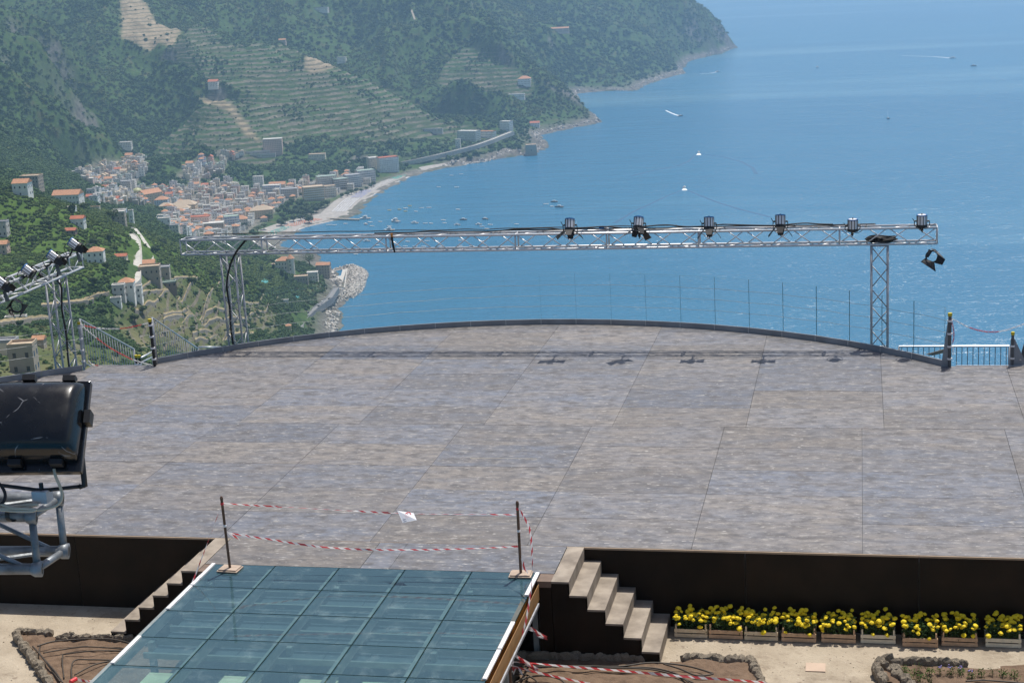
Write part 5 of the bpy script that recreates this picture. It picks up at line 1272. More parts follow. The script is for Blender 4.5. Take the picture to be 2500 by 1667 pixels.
truss('truss_tower', 'right aluminium lattice tower standing against the open sea', (5.385, TY, -2.6), (5.385, TY, TZ-.21), (0, 1, 0), (1, 0, 0), [.52], .49, 'truss tower', ALUW)
truss('truss_tower', 'left aluminium lattice tower with a black cable running down it', (-9.55, TY, -2.6), (-9.55, TY, TZ-.21), (0, 1, 0), (1, 0, 0), [.52], .49, 'truss tower', ALUW)
LX, LZ = -13.05, 2.30
truss('lighting_truss', 'aluminium box truss coming in from the left edge carrying stage lights', (LX, 2.0, LZ), (LX, 11.68, LZ), (1, 0, 0), (0, 0, 1), [.2, .52, .83], .505)
truss('truss_tower', 'far left lattice tower under the truss that comes in from the left edge', (LX, 10.62, -2.6), (LX, 10.62, LZ-.21), (0, 1, 0), (1, 0, 0), [.5], .49, 'truss tower', ALUW)
for nm, px in (('left tower base plate', 0),): pass

# ------------------------------------------------------------------ stage lights
SILV = pm('lamp_silver', (.74, .75, .77), .42, .25, var=.06); LENS = pm('lamp_lens', (.08, .09, .10), .1)
BARN = pm('barn_door_black', (.016, .016, .018), .5, var=.3); BARNG = pm('barn_door_grey_inside', (.20, .19, .18), .6)
def leaf(g, ang, flare, r=.115, ln=.235, w0=.085, w1=.145, small=False):
    c, s = math.cos(ang), math.sin(ang); R = Vector((c, s, 0)); T_ = Vector((-s, c, 0))
    if small: ln, w0, w1 = .15, .085, .058
    D = (Vector((0, 0, -1))*math.cos(flare)+R*math.sin(flare))
    o = R*r+Vector((0, 0, -.155)); e = o+D*ln; q = [o-T_*w0, o+T_*w0, e+T_*w1*.98, e-T_*w1*.98]; g.plate(q, .004); return g
def lamp_mesh(parent, doors, spin=0.0):
    g = MB().lathe([(.0, .115), (.098, .115), (.105, .10), (.105, -.10), (.100, -.115)], n=20); h = g.build('housing', SILV, parent)
    f = MB()
    for k in range(10):
        a = 2*math.pi*k/10; f.box((math.cos(a)*.1065, math.sin(a)*.1065, 0), (.009, .014, .19), Matrix.Rotation(a, 3, 'Z'))
    f.build('cooling_slots', BLACK, h, kind='stuff')
    MB().lathe([(.09, .119), (.112, .119), (.112, .098), (.107, .097)], n=20).build('rear_ring', BLUEP, parent)
    MB().lathe([(.107, -.09), (.117, -.095), (.117, -.150), (.095, -.150)], n=20).build('front_ring', BLACK, parent)
    MB().lathe([(.0, -.148), (.10, -.140)], n=20).build('lens', LENS, parent)
    MB().lathe([(.0, .145), (.012, .145), (.012, .116)], n=8).build('rear_knob', BLACK, parent)
    y = MB()
    for s in (-1, 1): y.tube([(s*.108, 0, -.02), (s*.155, 0, -.02)], .018, 8)
    y.tube([(-.155, 0, -.02), (-.158, .10, -.11), (-.12, .17, -.19), (.12, .17, -.19), (.158, .10, -.11), (.155, 0, -.02)], .0095, 6)
    y.tube([(-.155, 0, -.02), (-.185, -.03, .03), (-.19, -.06, .045)], .008, 6); y.build('yoke', BLACK, parent)
    c = MB().box((0, .18, -.23), (.05, .07, .08)); c.tube([(0, .18, -.27), (0, .20, -.31)], .012, 6); c.build('clamp', BLACK, parent)
    for k in range(4 if doors else 0):
        L_ = leaf(MB(), spin+k*math.pi/2, doors[k], small=k % 2 == 1); L_.build('barn_door', BARN, parent)
def lamp(label, loc, tilt, yawz, doors, spin=0.0, side=False, roll=0.0, group='stage lights'):
    t = thing('stage_light', label, 'stage light', loc, 0, None)
    t.rotation_mode = 'XYZ'
    t.rotation_euler = (R_(tilt), R_(roll), R_(yawz)); lamp_mesh(t, doors, spin); return t
LP = [ony(1300+340/3.73, 480+252/3.73, 12.06), ony(1300+966/3.73, 480+236/3.73, 12.06), ony(1300+1608/3.73, 480+236/3.73, 12.06), ony(1700+603/2.94, 500+113/2.94, 12.06), ony(1700+1123/2.94, 500+141/2.94, 12.12), ony(1700+1619/2.94, 500+110/2.94, 12.12)]
fl = R_(22)
lamp('leftmost stage light on the long truss, with spread barn doors', tuple(LP[0]), -24, 2, (R_(48), R_(12), R_(48), R_(28)), 0)
lamp('second stage light from the left on the long truss, barn doors twisted askew', tuple(LP[1]), -28, -4, (R_(42), R_(20), R_(42), R_(24)), R_(40))
lamp('third stage light from the left on the long truss, with a pale inner barn door', tuple(LP[2]), -16, 3, (R_(36), R_(12), R_(36), R_(30)), 0)
lamp('fourth stage light from the left on the long truss, standing highest above it', tuple(LP[3]), -18, 0, (R_(36), R_(12), R_(36), R_(24)), 0)
lamp('stage light without barn doors left of the right tower', tuple(LP[4]), 2, 4, None)
lamp('stage light without barn doors at the right end of the long truss', tuple(LP[5]), 2, -4, None)
LQ = [ony(181, 596, 10.9), ony(130, 626, 9.9), ony(69, 661, 8.85), ony(2, 689, 7.85)]
for p, lb in zip(LQ, ('stage light at the outer end of the left truss against the green slope', 'second stage light from the outer end of the left truss', 'third stage light from the end of the left truss, just before the picture edge', 'stage light of the left truss cut off by the picture edge')):
    dx = p-np.array((LX, p[1], p[2])); q = (p[0], p[1], p[2])
    k = LQ.index(p) if False else 0
    lamp(lb, q, 0, 90, None if 'third' in lb else (R_(35), R_(15), R_(35), R_(15)), R_(10), roll=0).rotation_euler = (R_(0), R_(-52), R_(4))
def hanging_doors(label, Z, Y, ctr, rin, leaves):
    c = Vector(ony(*Z(*ctr), Y)); t = thing('barn_door_frame', label, 'barn door', tuple(c)); k = (Vector(ony(*Z(ctr[0]+rin, ctr[1]), Y))-c).length
    M = Matrix.Rotation(math.pi/2, 4, 'X'); MB().lathe([(k, -.006), (k*1.30, -.006), (k*1.30, .006), (k, .006), (k, -.006)], M, 22).build('ring', BARN, t)
    for pts, m_ in leaves: MB().plate([Vector(ony(*Z(x, y), Y+dy))-c for x, y, dy in pts], .004).build('barn_door', m_, t)
Z7 = lambda x, y: (1700+x/2.94, 500+y/2.94)
hanging_doors('loose black barn door frame hanging below the right end of the long truss', Z7, 12.4, (1692, 372), 38,
    [([(1682, 312, -.02), (1716, 320, .02), (1788, 392, -.05), (1730, 357, -.02)], BARNG), ([(1668, 318, 0), (1697, 330, .02), (1668, 376, -.06), (1643, 384, -.14)], BARN),
     ([(1640, 385, -.01), (1610, 408, -.12), (1718, 480, -.14), (1708, 412, -.01)], BARN), ([(1733, 358, 0), (1787, 393, -.12), (1765, 433, -.14), (1712, 418, -.01)], BARN)])
p = ony(2273, 605, 12.4); bw = MB().tube([tuple(p), (p[0]+.01, p[1], TZ-.17)], .003, 4).build('hanging_wire', BLACK); tag(bw, 'thin wire holding the loose barn door under the right end of the truss', 'wire')
ZQ = lambda x, y: (x/4.61, 560+y/4.61)
hanging_doors('loose black barn door frame hanging under the left truss', ZQ, 8.6, (188, 862), 58,
    [([(165, 760, 0), (250, 815, 0), (245, 840, -.02), (150, 790, -.02)], BARNG), ([(128, 800, 0), (110, 870, 0), (50, 915, -.15), (75, 880, -.15)], BARN),
     ([(100, 880, 0), (150, 930, 0), (165, 985, -.1), (95, 950, -.12)], BARN), ([(262, 840, 0), (258, 910, 0), (210, 1005, -.12), (320, 850, -.15)], BARN)])
p = ony(36, 727, 8.6); bw = MB().tube([tuple(p), (LX+.17, p[1], LZ-.2)], .004, 4).build('hanging_wire', BLACK); tag(bw, 'thin wire holding the loose barn door under the left truss', 'wire')

# ------------------------------------------------------------------ cables on the trusses
def cable(name, label, pts, r, mat=RUBB, n=7, cat='cable', rad=None):
    P = [Vector(p) for p in pts]; L = []
    for i in range(len(P)-1):
        p0, p1, p2, p3 = P[max(i-1, 0)], P[i], P[i+1], P[min(i+2, len(P)-1)]
        for k in range(6):
            s = k/6; L.append(.5*((2*p1)+(p2-p0)*s+(2*p0-5*p1+4*p2-p3)*s*s+(3*p1-p0-3*p2+p3)*s**3))
    L.append(P[-1]); o = MB().tube(L, r, n).build(name, mat, smooth=True); return tag(o, label, cat)
r_ = random.Random(4); zt = TZ+CC+TR_
for k, (a, b, lb) in enumerate([(-6.0, 5.3, 'thick black cable lying along the top of the long truss'), (-3.0, 4.4, 'black cable bundle snaking over the top of the long truss between the lights'), (-10.0, 1.0, 'black cable strapped along the back chord of the long truss')]):
    cable('power_cable', lb, [(x, TY+CC-.04+(-.10 if k == 1 else 0)+r_.uniform(-.03, .03)-(0.05*k if k < 2 else 0), zt+.012+(.05 if k == 1 else 0)*abs(math.sin(x*2.1))+r_.uniform(0, .02)+(.022*k)) for x in np.linspace(a, b, 26)], .015 if k != 2 else .010)
for s, lb in ((-.6, 'blue and white plug lying with the cables on top of the long truss'),):
    p = ony(1470, 557, 12.6); t = thing('cable_plug', lb, 'plug', tuple(p)); MB().tube([(-.07, 0, 0), (.05, 0, .02)], .03, 8).build('body', BLUEP, t); MB().tube([(.05, 0, .02), (.14, .02, -.02)], .018, 8).build('sleeve', WHITE, t)
cable('power_cable', 'black cable bundle bending from the long truss down the left tower', [(-8.75, 12.5, zt), (-9.0, 12.42, zt-.02), (-9.18, 12.37, 2.45), (-9.38, 12.36, 2.2), (-9.52, 12.35, 1.9), (-9.62, 12.35, 1.5), (-9.60, 12.35, 1.0), (-9.62, 12.35, .5), (-9.60, 12.35, .0), (-9.61, 12.35, -.8)], .024)
cable('power_cable', 'black cable running down the far left tower', [(LX+.18, 10.5, LZ+.1), (LX+.14, 10.45, LZ-.2), (LX+.22, 10.43, 1.9), (LX+.17, 10.43, 1.4), (LX+.20, 10.43, .8), (LX+.17, 10.43, .2), (LX+.19, 10.43, -.8)], .024)
p = ony(957, 585, 12.36)
cable('power_cable', 'short black cable hanging from the long truss with an orange plug', [(-5.52, 12.5, zt), (-5.50, 12.38, zt-.03), (-5.49, 12.36, 2.4), (-5.45, 12.36, 2.25), (p[0], 12.36, p[2]+.14)], .014)
t = thing('cable_plug', 'orange and black plug at the end of the cable hanging below the truss', 'plug', (p[0], 12.36, p[2])); MB().tube([(0, 0, .14), (0, 0, .06)], .026, 8).build('body', ORANGE, t); MB().tube([(0, 0, .06), (0, 0, -.02)], .030, 8).build('socket', BLACK, t)
def coil():
    t = thing('cable_coil', 'flat coil of black cable resting in the truss on top of the right tower', 'cable coil', (5.42, TY, TZ-CC+TR_))
    for k in range(9):
        r = .16+.022*(k % 5); z = .018+.020*(k//2)
        MB().tube([(r*1.35*math.cos(a), r*.8*math.sin(a), z+.012*math.sin(3*a+k)) for a in np.linspace(0, 2*math.pi, 25)], .016, 6).build('loop', RUBB, t, smooth=True)
coil()
for i, (x, y) in enumerate(zip(LP, LP)):
    p = x; cable('lamp_lead', ['black lead curling from the leftmost light of the long truss', 'black lead curling from the second light of the long truss', 'black lead curling from the third light of the long truss', 'black lead curling from the fourth light of the long truss', 'black lead curling from the light left of the right tower', 'black lead curling from the light at the right end of the long truss'][i],
        [(p[0]-.02, p[1]+.05, p[2]-.16), (p[0]+.08, p[1]+.2, p[2]-.22), (p[0]+.18, p[1]+.3, p[2]-.20), (p[0]+.3, p[1]+.52, zt+.02)], .007)
for i, p in enumerate(LQ):
    cable('lamp_lead', ['black lead hanging from the outer end light of the left truss', 'black lead hanging from the second light of the left truss', 'black lead hanging from the third light of the left truss', 'black lead hanging from the cut-off light of the left truss'][i],
        [(p[0]-.12, p[1]-.05, p[2]+.05), (p[0]-.2, p[1]-.12, p[2]-.06), (p[0]-.16, p[1]-.1, p[2]-.25), (LX+.1, p[1]-.05, LZ+CC+.04)], .008)
    b = Vector((p[0]-.05, p[1]+.03, p[2]-.10)); e = Vector((LX+.17, p[1]+.02, LZ+CC)); t = thing('lamp_bracket', ['bracket of the outer end light of the left truss', 'bracket of the second light of the left truss', 'bracket of the third light of the left truss', 'bracket of the cut-off light of the left truss'][i], 'bracket', tuple(e))
    MB().tube([tuple(b-e), tuple((b-e)*.5+Vector((0, .03, -.02))), (0, 0, 0)], .022, 7).build('arm', BLACK, t); MB().box((0, 0, .0), (.07, .07, .075)).build('clamp', BLACK, t)
for i, p in enumerate(LP):
    e = Vector((p[0], TY-CC, TZ+CC)); b = Vector((p[0], p[1]+.14, p[2]-.22)); t = thing('lamp_bracket', f"bracket holding the {['leftmost', 'second', 'third', 'fourth', 'fifth', 'rightmost'][i]} light of the long truss", 'bracket', tuple(e))
    MB().tube([tuple(b-e), (0, -.02, .0)], .018, 7).build('arm', BLACK, t); MB().box((0, 0, 0), (.07, .075, .075)).build('clamp', BLACK, t)
# ------------------------------------------------------------------ posts, chains and stair railings
def post(label, x, y, h, r=.03, z0=0.0, fin=None, mat=BLACK):
    t = thing('barrier_post', label, 'post', (x, y, z0))
    MB().tube([(0, 0, -.3), (0, 0, h)], r, 10).build('pole', mat, t)
    MB().lathe([(0, h+.045), (r*1.2, h+.045), (r*1.3, h+.025), (r*1.15, h-.02), (r*1.0, h-.02)], n=12).build('cap', YEL, t)
    for z in (.97, .70, .43, .17):
        if z < h-.05: MB().lathe([(r, -.018), (r*1.5, -.018), (r*1.5, .018), (r, .018)], Matrix.Translation((0, 0, z)), 10).build('clamp_ring', WHITE, t)
    if fin: MB().plate([(fin[0], .0, 0), (fin[1], .0, 0), (fin[3], 0, h-.1), (fin[2], 0, h-.1)], .015).build('fin_plate', STEELD, t)
    return t
post('black post with yellow cap at the gap left of the curved balustrade', -10.84, 10.62, 1.07, .036)
post('post with yellow cap at the left end of the gap beside the glass', -12.50, 10.42, 1.06, .03, mat=ALUW)
post('right post with yellow cap and grey fin at the end of the curved balustrade', 6.77, 10.64, 1.09, .036, mat=FINM, fin=(-.17, .02, -.04, .03))
post('short post with yellow cap and grey fin beyond the right gap', 8.02, 10.75, .68, .03, -.02, mat=FINM, fin=(-.06, .30, -.04, .04))
for x, lb in ((332, 'left one of two low posts with yellow caps at the foot of the left stairs'), (340, 'right one of two low posts with yellow caps at the foot of the left stairs')):
    p = ony(x, 871, 12.6); post(lb, p[0], p[1], .35, .03, p[2]-.35)
def chain(name, label, px, Y0, Y1, segs, red, r=.008):
    n = len(px); P = [Vector(ony(x, y, Y0+(Y1-Y0)*i/(n-1))) for i, (x, y) in enumerate(px)]; L = []
    for a, b in zip(P, P[1:]):
        k = max(1, int((b-a).length/.045)); L += [a+(b-a)*(j/k) for j in range(k)]
    L.append(P[-1]); t = thing(name, label, 'chain', tuple(L[0])); g = {0: MB(), 1: MB()}; o = L[0]; N_ = len(L)
    for i in range(N_-1):
        d = (L[i+1]-L[i]); m_ = (L[i]+L[i+1])/2-o; q = d.normalized(); s = q.orthogonal().normalized(); s = Quaternion(q, (i % 2)*math.pi/2) @ s
        ln = d.length*.62; w_ = r*1.5
        ring = [m_+q*(math.cos(a)*ln)+s*(math.sin(a)*w_) for a in np.linspace(0, 2*math.pi, 9)]
        c = int(any(a <= i/N_ < b for a, b in red)); g[c].tube(ring, r*.55, 4)
    for c, m, nm in ((0, WHITE, 'white_links'), (1, RED, 'red_links')):
        if g[c].v: g[c].build(nm, m, t)
Z5 = lambda x, y: (150+x/3.92, 720+y/3.92)
chain('plastic_chain', 'red and white plastic chain sagging between the two posts at the left gap', [Z5(*q) for q in [(165,275),(240,300),(330,315),(430,325),(540,325),(650,312),(750,288),(840,265)]], 10.42, 10.62, 40, [(.08, .22), (.55, .85)], .010)
chain('plastic_chain', 'red and white plastic chain dropping along the left stair railing', [Z5(*q) for q in [(170,278),(240,335),(350,425),(450,498),(560,560),(680,620),(780,650),(860,672)]], 10.42, 11.0, 40, [(.25, .75)], .010)
chain('plastic_chain', 'plastic chain piece lying at the foot of the left kerb end', [Z5(*q) for q in [(255,630),(290,662),(320,672),(350,676)]], 10.5, 10.6, 10, [(.5, 1.0)], .010)
Z6 = lambda x, y: (2100+x/5.88, 720+y/5.88)
chain('plastic_chain', 'white and red plastic chain sagging from the right post toward the picture edge', [Z6(*q) for q in [(1300,330),(1420,395),(1540,458),(1680,505),(1820,532),(1950,532),(2100,505),(2250,455),(2400,395)]], 10.64, 10.7, 40, [(.27, .62)], .010)
chain('plastic_chain', 'red plastic chain looped down the side of the right post', [Z6(*q) for q in [(1305,350),(1330,440),(1345,540),(1342,630),(1325,690)]], 10.62, 10.62, 12, [(0, 1)], .010)
chain('plastic_chain', 'white plastic chain hanging below the loop on the right post', [Z6(*q) for q in [(1335,740),(1332,800),(1330,860)]], 10.62, 10.62, 12, [], .010)
def railing(label, top, bot_z, n, cat='railing', rr=.018, bm_=None):
    a, b = Vector(top[0]), Vector(top[1]); t = thing('stair_railing', label, cat, tuple(a))
    MB().tube([(0, 0, 0), tuple(b-a)], rr, 8).build('top_rail', ALU, t); za, zb = bot_z
    MB().tube([(0, 0, za), tuple(b-a+Vector((0, 0, zb)))], rr, 8).build('bottom_rail', ALUW, t)
    for k in range(n):
        s = (k+.5)/n; p = (b-a)*s; z0 = za+(zb-za)*s
        bar_obj('baluster', p+Vector((0, 0, z0)), p+Vector((0, 0, -.015)), .008, bm_ or ALUW, t)
    for s in (0, 1): p = (b-a)*s; bar_obj('end_post', p+Vector((0, 0, (za, zb)[s]-.1)), p, .02, ALUW, t, 8)
pa, pb = ony(194.6, 779, 10.75), ony(327, 852, 13.2); railing('barred metal railing of the stairs going down at the left gap', (pa, pb), (-1.05, -1.05), 20)
pa, pb = ony(370.7, 775, 10.8), ony(484, 851, 13.4); railing('barred metal railing behind the black post and curved kerb', (pa, pb), (-1.0, -.95), 20)
for k, (x0, y0, x1, y1) in enumerate([(345, 873, 372, 858), (345, 884, 372, 871)]):
    a, b = ony(x0, y0, 12.2), ony(x1, y1, 13.4); o = bar_obj('handrail', a, b, .022, ALU, None, 8); tag(o, ['upper', 'lower'][k]+' short bright handrail bar left of the black post', 'handrail')
a, b = ony(484, 847, 13.6), ony(540, 847, 13.9); o = bar_obj('handrail', a, b, .02, ALU, None, 8); tag(o, 'level handrail bar just behind the kerb at the foot of the left tower', 'handrail')
pa, pb = ony(2195, 846, 12.4), ony(2464, 845, 12.4); railing('barred metal railing with a bright top rail beyond the right gap', (pa, pb), (-1.0, -1.0), 20, rr=.022, bm_=FINM)
for k, off in enumerate((0, .045)):
    a, b = ony(2471+off*60, 832, 10.9), ony(2491+off*30, 880, 10.75); o = bar_obj('loose_tube', a, b, .02, ALU, None, 8); tag(o, ['left', 'right'][k]+' one of two loose aluminium tubes leaning beside the short right post', 'tube')
def stairs_down(label, x0, x1):
    t = thing('metal_stairs', label, 'stairs', (x0, 10.7, -1.8))
    for k in range(9): MB().b2((0, .02+.27*k, 1.62-.18*k), (x1-x0, .27+.27*k, 1.65-.18*k)).build('tread', ALUW, t)
    for x in (0, x1-x0): MB().plate([(x, 0, 1.45), (x, 2.5, -.1), (x, 2.5, .1), (x, 0, 1.65)], .02).build('stringer', STEELD, t)
stairs_down('metal stairs leading down off the back of the stage at the left gap', -12.3, -10.95)
stairs_down('metal stairs leading down off the back of the stage at the right gap', 6.95, 8.0)
MB().b2((6.9, YB, -.05), (8.6, YB+.03, .012)).build('stair_nosing', ALU, stage); MB().b2((-12.3, YB, -.05), (-10.95, YB+.02, .01)).build('stair_nosing', ALUW, stage)
q = [ony(2100+x/5.88, 720+y/5.88, 11.9) for x, y in [(945, 850), (1200, 778), (1203, 830), (1040, 868)]]
o = MB().plate([Vector(p) for p in q], .02).build('wooden_board', pm('wooden_board', (.26, .19, .13), .8)); tag(o, 'brown wooden board leaning behind the right end of the kerb', 'board')
q = [ony(x, y, 10.9) for x, y in [(2500, 838), (2530, 838), (2530, 892), (2494, 892), (2494, 858)]]
o = MB().plate([Vector(p) for p in q], .02).build('steel_plate', FINM); tag(o, 'grey steel plate standing at the right picture edge on the back of the stage', 'plate')

# ------------------------------------------------------------------ barrier at the glass floor: stanchions, tapes, notice
POLE = pm('brown_pole', (.115, .062, .038), .5, var=.3, scale=12); BASEP = pm('plywood_base', (.40, .31, .24), .8, scale=8)
def stanchion(label, px0, px1, rz=0.0):
    b = onz(*px0, .0); tp = ony(*px1, b[1]-.01); d = Vector(tp)-Vector(b); t = thing('stanchion', label, 'stanchion', (b[0], b[1], .0135))
    MB().box((0, 0, .008), (.33, .25, .016), Matrix.Rotation(rz, 3, 'Z')).build('base_plate', BASEP, t)
    MB().box((0, .004, .026), (.29, .21, .018), Matrix.Rotation(rz, 3, 'Z')).build('base_board', BASEP, t)
    MB().tube([(0, 0, .035), tuple(d)], .021, 10).build('pole', POLE, t); MB().lathe([(0, .045), (.012, .04), (.024, .015), (.024, -.02)], Matrix.Translation(d), 10).build('cap', POLE, t)
    for s in (.62, .93): MB().lathe([(.021, -.02), (.028, 0), (.021, .02)], Matrix.Translation(d*s), 9).build('tape_knot', RED if s > .8 else WHITE, t)
    return b
SB_L = stanchion('brown wooden post on a square plywood base at the left corner of the glass floor', (562, 1392), (541, 1219), -.08)
SB_R = stanchion('brown wooden post on a square plywood base at the right corner of the glass floor', (1272, 1405), (1263, 1231), .03)
def tapemat(name, col):
    m = bpy.data.materials.new(name); m.use_nodes = True; t = m.node_tree; t.nodes.clear()
    o_ = N(t, 'ShaderNodeOutputMaterial'); d = N(t, 'ShaderNodeBsdfDiffuse'); d.inputs[0].default_value = (*col, 1); tl = N(t, 'ShaderNodeBsdfTranslucent'); tl.inputs[0].default_value = (*col, 1)
    g = N(t, 'ShaderNodeBsdfGlossy'); g.inputs['Roughness'].default_value = .35; m1 = N(t, 'ShaderNodeMixShader'); m1.inputs[0].default_value = .5; t.links.new(d.outputs[0], m1.inputs[1]); t.links.new(tl.outputs[0], m1.inputs[2])
    m2 = N(t, 'ShaderNodeMixShader'); m2.inputs[0].default_value = .06; t.links.new(m1.outputs[0], m2.inputs[1]); t.links.new(g.outputs[0], m2.inputs[2]); t.links.new(m2.outputs[0], o_.inputs[0]); return m
TW_, TR2 = tapemat('white_tape', (.84, .82, .82)), tapemat('red_tape', (.60, .06, .07))
def tape(label, pts, w0=.05, stripe=.085, twist=0.5, seed=0, edge=None):
    P = [Vector(p) for p in pts]; L = []
    for i in range(len(P)-1):
        p0, p1, p2, p3 = P[max(i-1, 0)], P[i], P[i+1], P[min(i+2, len(P)-1)]
        k = max(3, int((p2-p1).length/.04))
        for j in range(k):
            s = j/k; L.append(.5*((2*p1)+(p2-p0)*s+(2*p0-5*p1+4*p2-p3)*s*s+(3*p1-p0-3*p2+p3)*s**3))
    L.append(P[-1]); r = random.Random(seed); g = MB(); s = 0.0; n = len(L); vs = []; sl_ = []
    for i, p in enumerate(L):
        d = (L[min(i+1, n-1)]-L[max(i-1, 0)]).normalized(); up = Vector((0, 0, 1)); up = (up-d*up.dot(d)); up = up.normalized() if up.length > .1 else Vector((1, 0, 0)); si = d.cross(up)
        a = twist*math.sin(s*1.7+seed)+.35*math.sin(s*4.1+seed*2)
        if edge and any(e0 < i/n < e1 for e0, e1 in edge): a = 1.38
        wv = (up*math.cos(a)+si*math.sin(a))*w0/2; vs += [p-wv+d*.03, p+wv-d*.03]; sl_.append(s)
        if i < n-1: s += (L[i+1]-p).length
    for i in range(n-1): g.add([vs[2*i], vs[2*i+2], vs[2*i+3], vs[2*i+1]], [(0, 1, 2, 3)], int(sl_[i]/stripe) % 2)
    bm = g.mesh('barrier_tape', [TW_, TR2]); o = link(bm, 'barrier_tape'); o['kind'] = None if False else o.get('kind', '')
    del o['kind']; return tag(o, label, 'barrier tape')
ZG = lambda x, y: (500+x/2.767, 1200+y/2.767)
def along(px, Y0, Y1): return [ony(x, y, Y0+(Y1-Y0)*i/(len(px)-1)) for i, (x, y) in enumerate(px)]
tape('upper red and white tape stretched thin between the two posts', along([ZG(*q) for q in [(125,78),(300,90),(500,100),(800,118),(1080,133),(1250,142),(1400,148),(1700,152),(1950,153),(2112,155)]], SB_L[1], SB_R[1]), .024, .09, .4, 1, ((.2, .46), (.58, .90)))
tape('lower red and white tape sagging between the two posts', along([ZG(*q) for q in [(152,276),(300,300),(450,322),(600,347),(800,373),(1000,386),(1200,391),(1400,391),(1600,388),(1800,383),(1950,377),(2122,368)]], SB_L[1], SB_R[1]), .027, .085, .7, 2)
tape('loose tape end fluttering at the left post', along([ZG(*q) for q in [(155,276),(190,295),(232,318)]], SB_L[1], SB_L[1]-.1), .034, .085, .6, 3)
tape('tape curving down from the right post top to the low brown pole', along([ZG(*q) for q in [(2114,100),(2150,160),(2190,240),(2205,330),(2212,440),(2213,560),(2205,660),(2185,780),(2165,890),(2130,1000),(2098,1085)]], SB_R[1], -2.9), .028, .085, .9, 4)
tape('short tape loop hanging at the lower part of the right post', along([ZG(*q) for q in [(2140,440),(2150,480),(2160,515),(2182,542)]], SB_R[1]-.03, SB_R[1]-.08), .03, .085, .6, 5)
tape('tape loop fluttering out to the right from the long falling tape', along([ZG(*q) for q in [(2170,915),(2215,925),(2260,955),(2310,985),(2260,975),(2235,945),(2180,925)]], -2.0, -2.0), .034, .085, .5, 6)
ZS = lambda x, y: (1150+x/3.618, 1250+y/3.618)
tape('upper of two red and white tapes running right from the low brown pole', along([ZS(*q) for q in [(350,1318),(500,1328),(800,1356),(1300,1396),(1900,1450),(2352,1482),(2600,1500)]], -2.9, -2.6), .034, .085, .5, 7)
tape('lower of two red and white tapes running right from the low brown pole', along([ZS(*q) for q in [(350,1350),(430,1375),(700,1440),(1030,1509),(1200,1545)]], -2.9, -2.9), .034, .085, .5, 8)
tape('crumpled bunch of tape knotted at the top of the low brown pole', along([ZS(*q) for q in [(375,1240),(420,1285),(500,1330),(590,1395),(520,1360),(440,1290),(390,1260)]], -2.88, -2.85), .045, .085, 1.2, 9)
tape('tape tail dangling below the knot on the low brown pole', along([ZS(*q) for q in [(345,1290),(375,1340),(370,1415),(400,1370),(455,1425)]], -2.92, -2.9), .034, .085, 1.0, 10)
tape('guy tape slanting from the top of the left post down beside the left steps', along([(537, 1240), (520, 1290), (494, 1358), (478, 1400), (466, 1430)], SB_L[1], -1.9), .022, .09, 1.0, 11)
p = ony(1242, 1603, -2.9); t = thing('low_pole', 'dark brown pole wrapped with tape at the lower right corner of the glass floor', 'pole', (p[0], p[1], -1.24)); MB().tube([(0, 0, 0), (0, 0, p[2]+1.24)], .026, 10).build('pole', POLE, t); MB().lathe([(0, .06), (.03, .05), (.035, 0), (.026, -.02)], Matrix.Translation((0, 0, p[2]+1.24)), 10).build('cap', POLE, t)
p = [Vector(onz(x, y, -.5)) for x, y in [(172, 1664), (186, 1656)]]; o = MB().tube([p[0], p[1]], .03, 8).build('red_pole_tip', RED); tag(o, 'tip of a red and white pole at the bottom edge by the left flower bed', 'pole')
tape('tape running from the red pole tip toward the glass floor', [onz(190, 1658, -.5), onz(212, 1662, -.45), onz(236, 1661, -.35)], .034, .085, .6, 12)
def notice():
    q = [Vector(ony(*ZG(x, y), Y_)) for x, y, Y_ in [(1300, 127, -1.26), (1411, 143, -1.26), (1432, 191, -1.39), (1337, 209, -1.40)]]; c = sum(q, Vector())/4; t = thing('notice_sheet', 'white paper notice with a red prohibition circle hanging on the upper tape', 'notice', tuple(c))
    MB().plate([v-c for v in q], .0015).build('paper', tapemat('notice_paper', (.90, .91, .95)), t)
    u = (q[1]-q[0]).normalized(); v_ = (q[3]-q[0]); v_ = (v_-u*v_.dot(u)).normalized(); n = u.cross(v_); n = n if n.y < 0 else -n
    M = Matrix((u, v_, n)).transposed().to_4x4(); M.translation = u*.0+v_*(-.028)+n*.002
    MB().lathe([(.036, 0), (.047, 0), (.047, .001), (.036, .001)], M, 20).build('red_ring', RED, t); g = MB().box((0, 0, 0), (.08, .009, .001), Matrix.Rotation(.785, 3, 'Z')); g.v = [tuple(M @ Vector(x)) for x in g.v]; g.build('red_bar', RED, t)
    INK = pm('grey_ink', (.25, .26, .32), .8)
    for k in range(2): g = MB().box((.0, .075+.028*k, 0), (.12-.03*k, .010, .0008)); g.v = [tuple(M @ Vector(x)) for x in g.v]; g.build('text_line', INK, t)
notice()

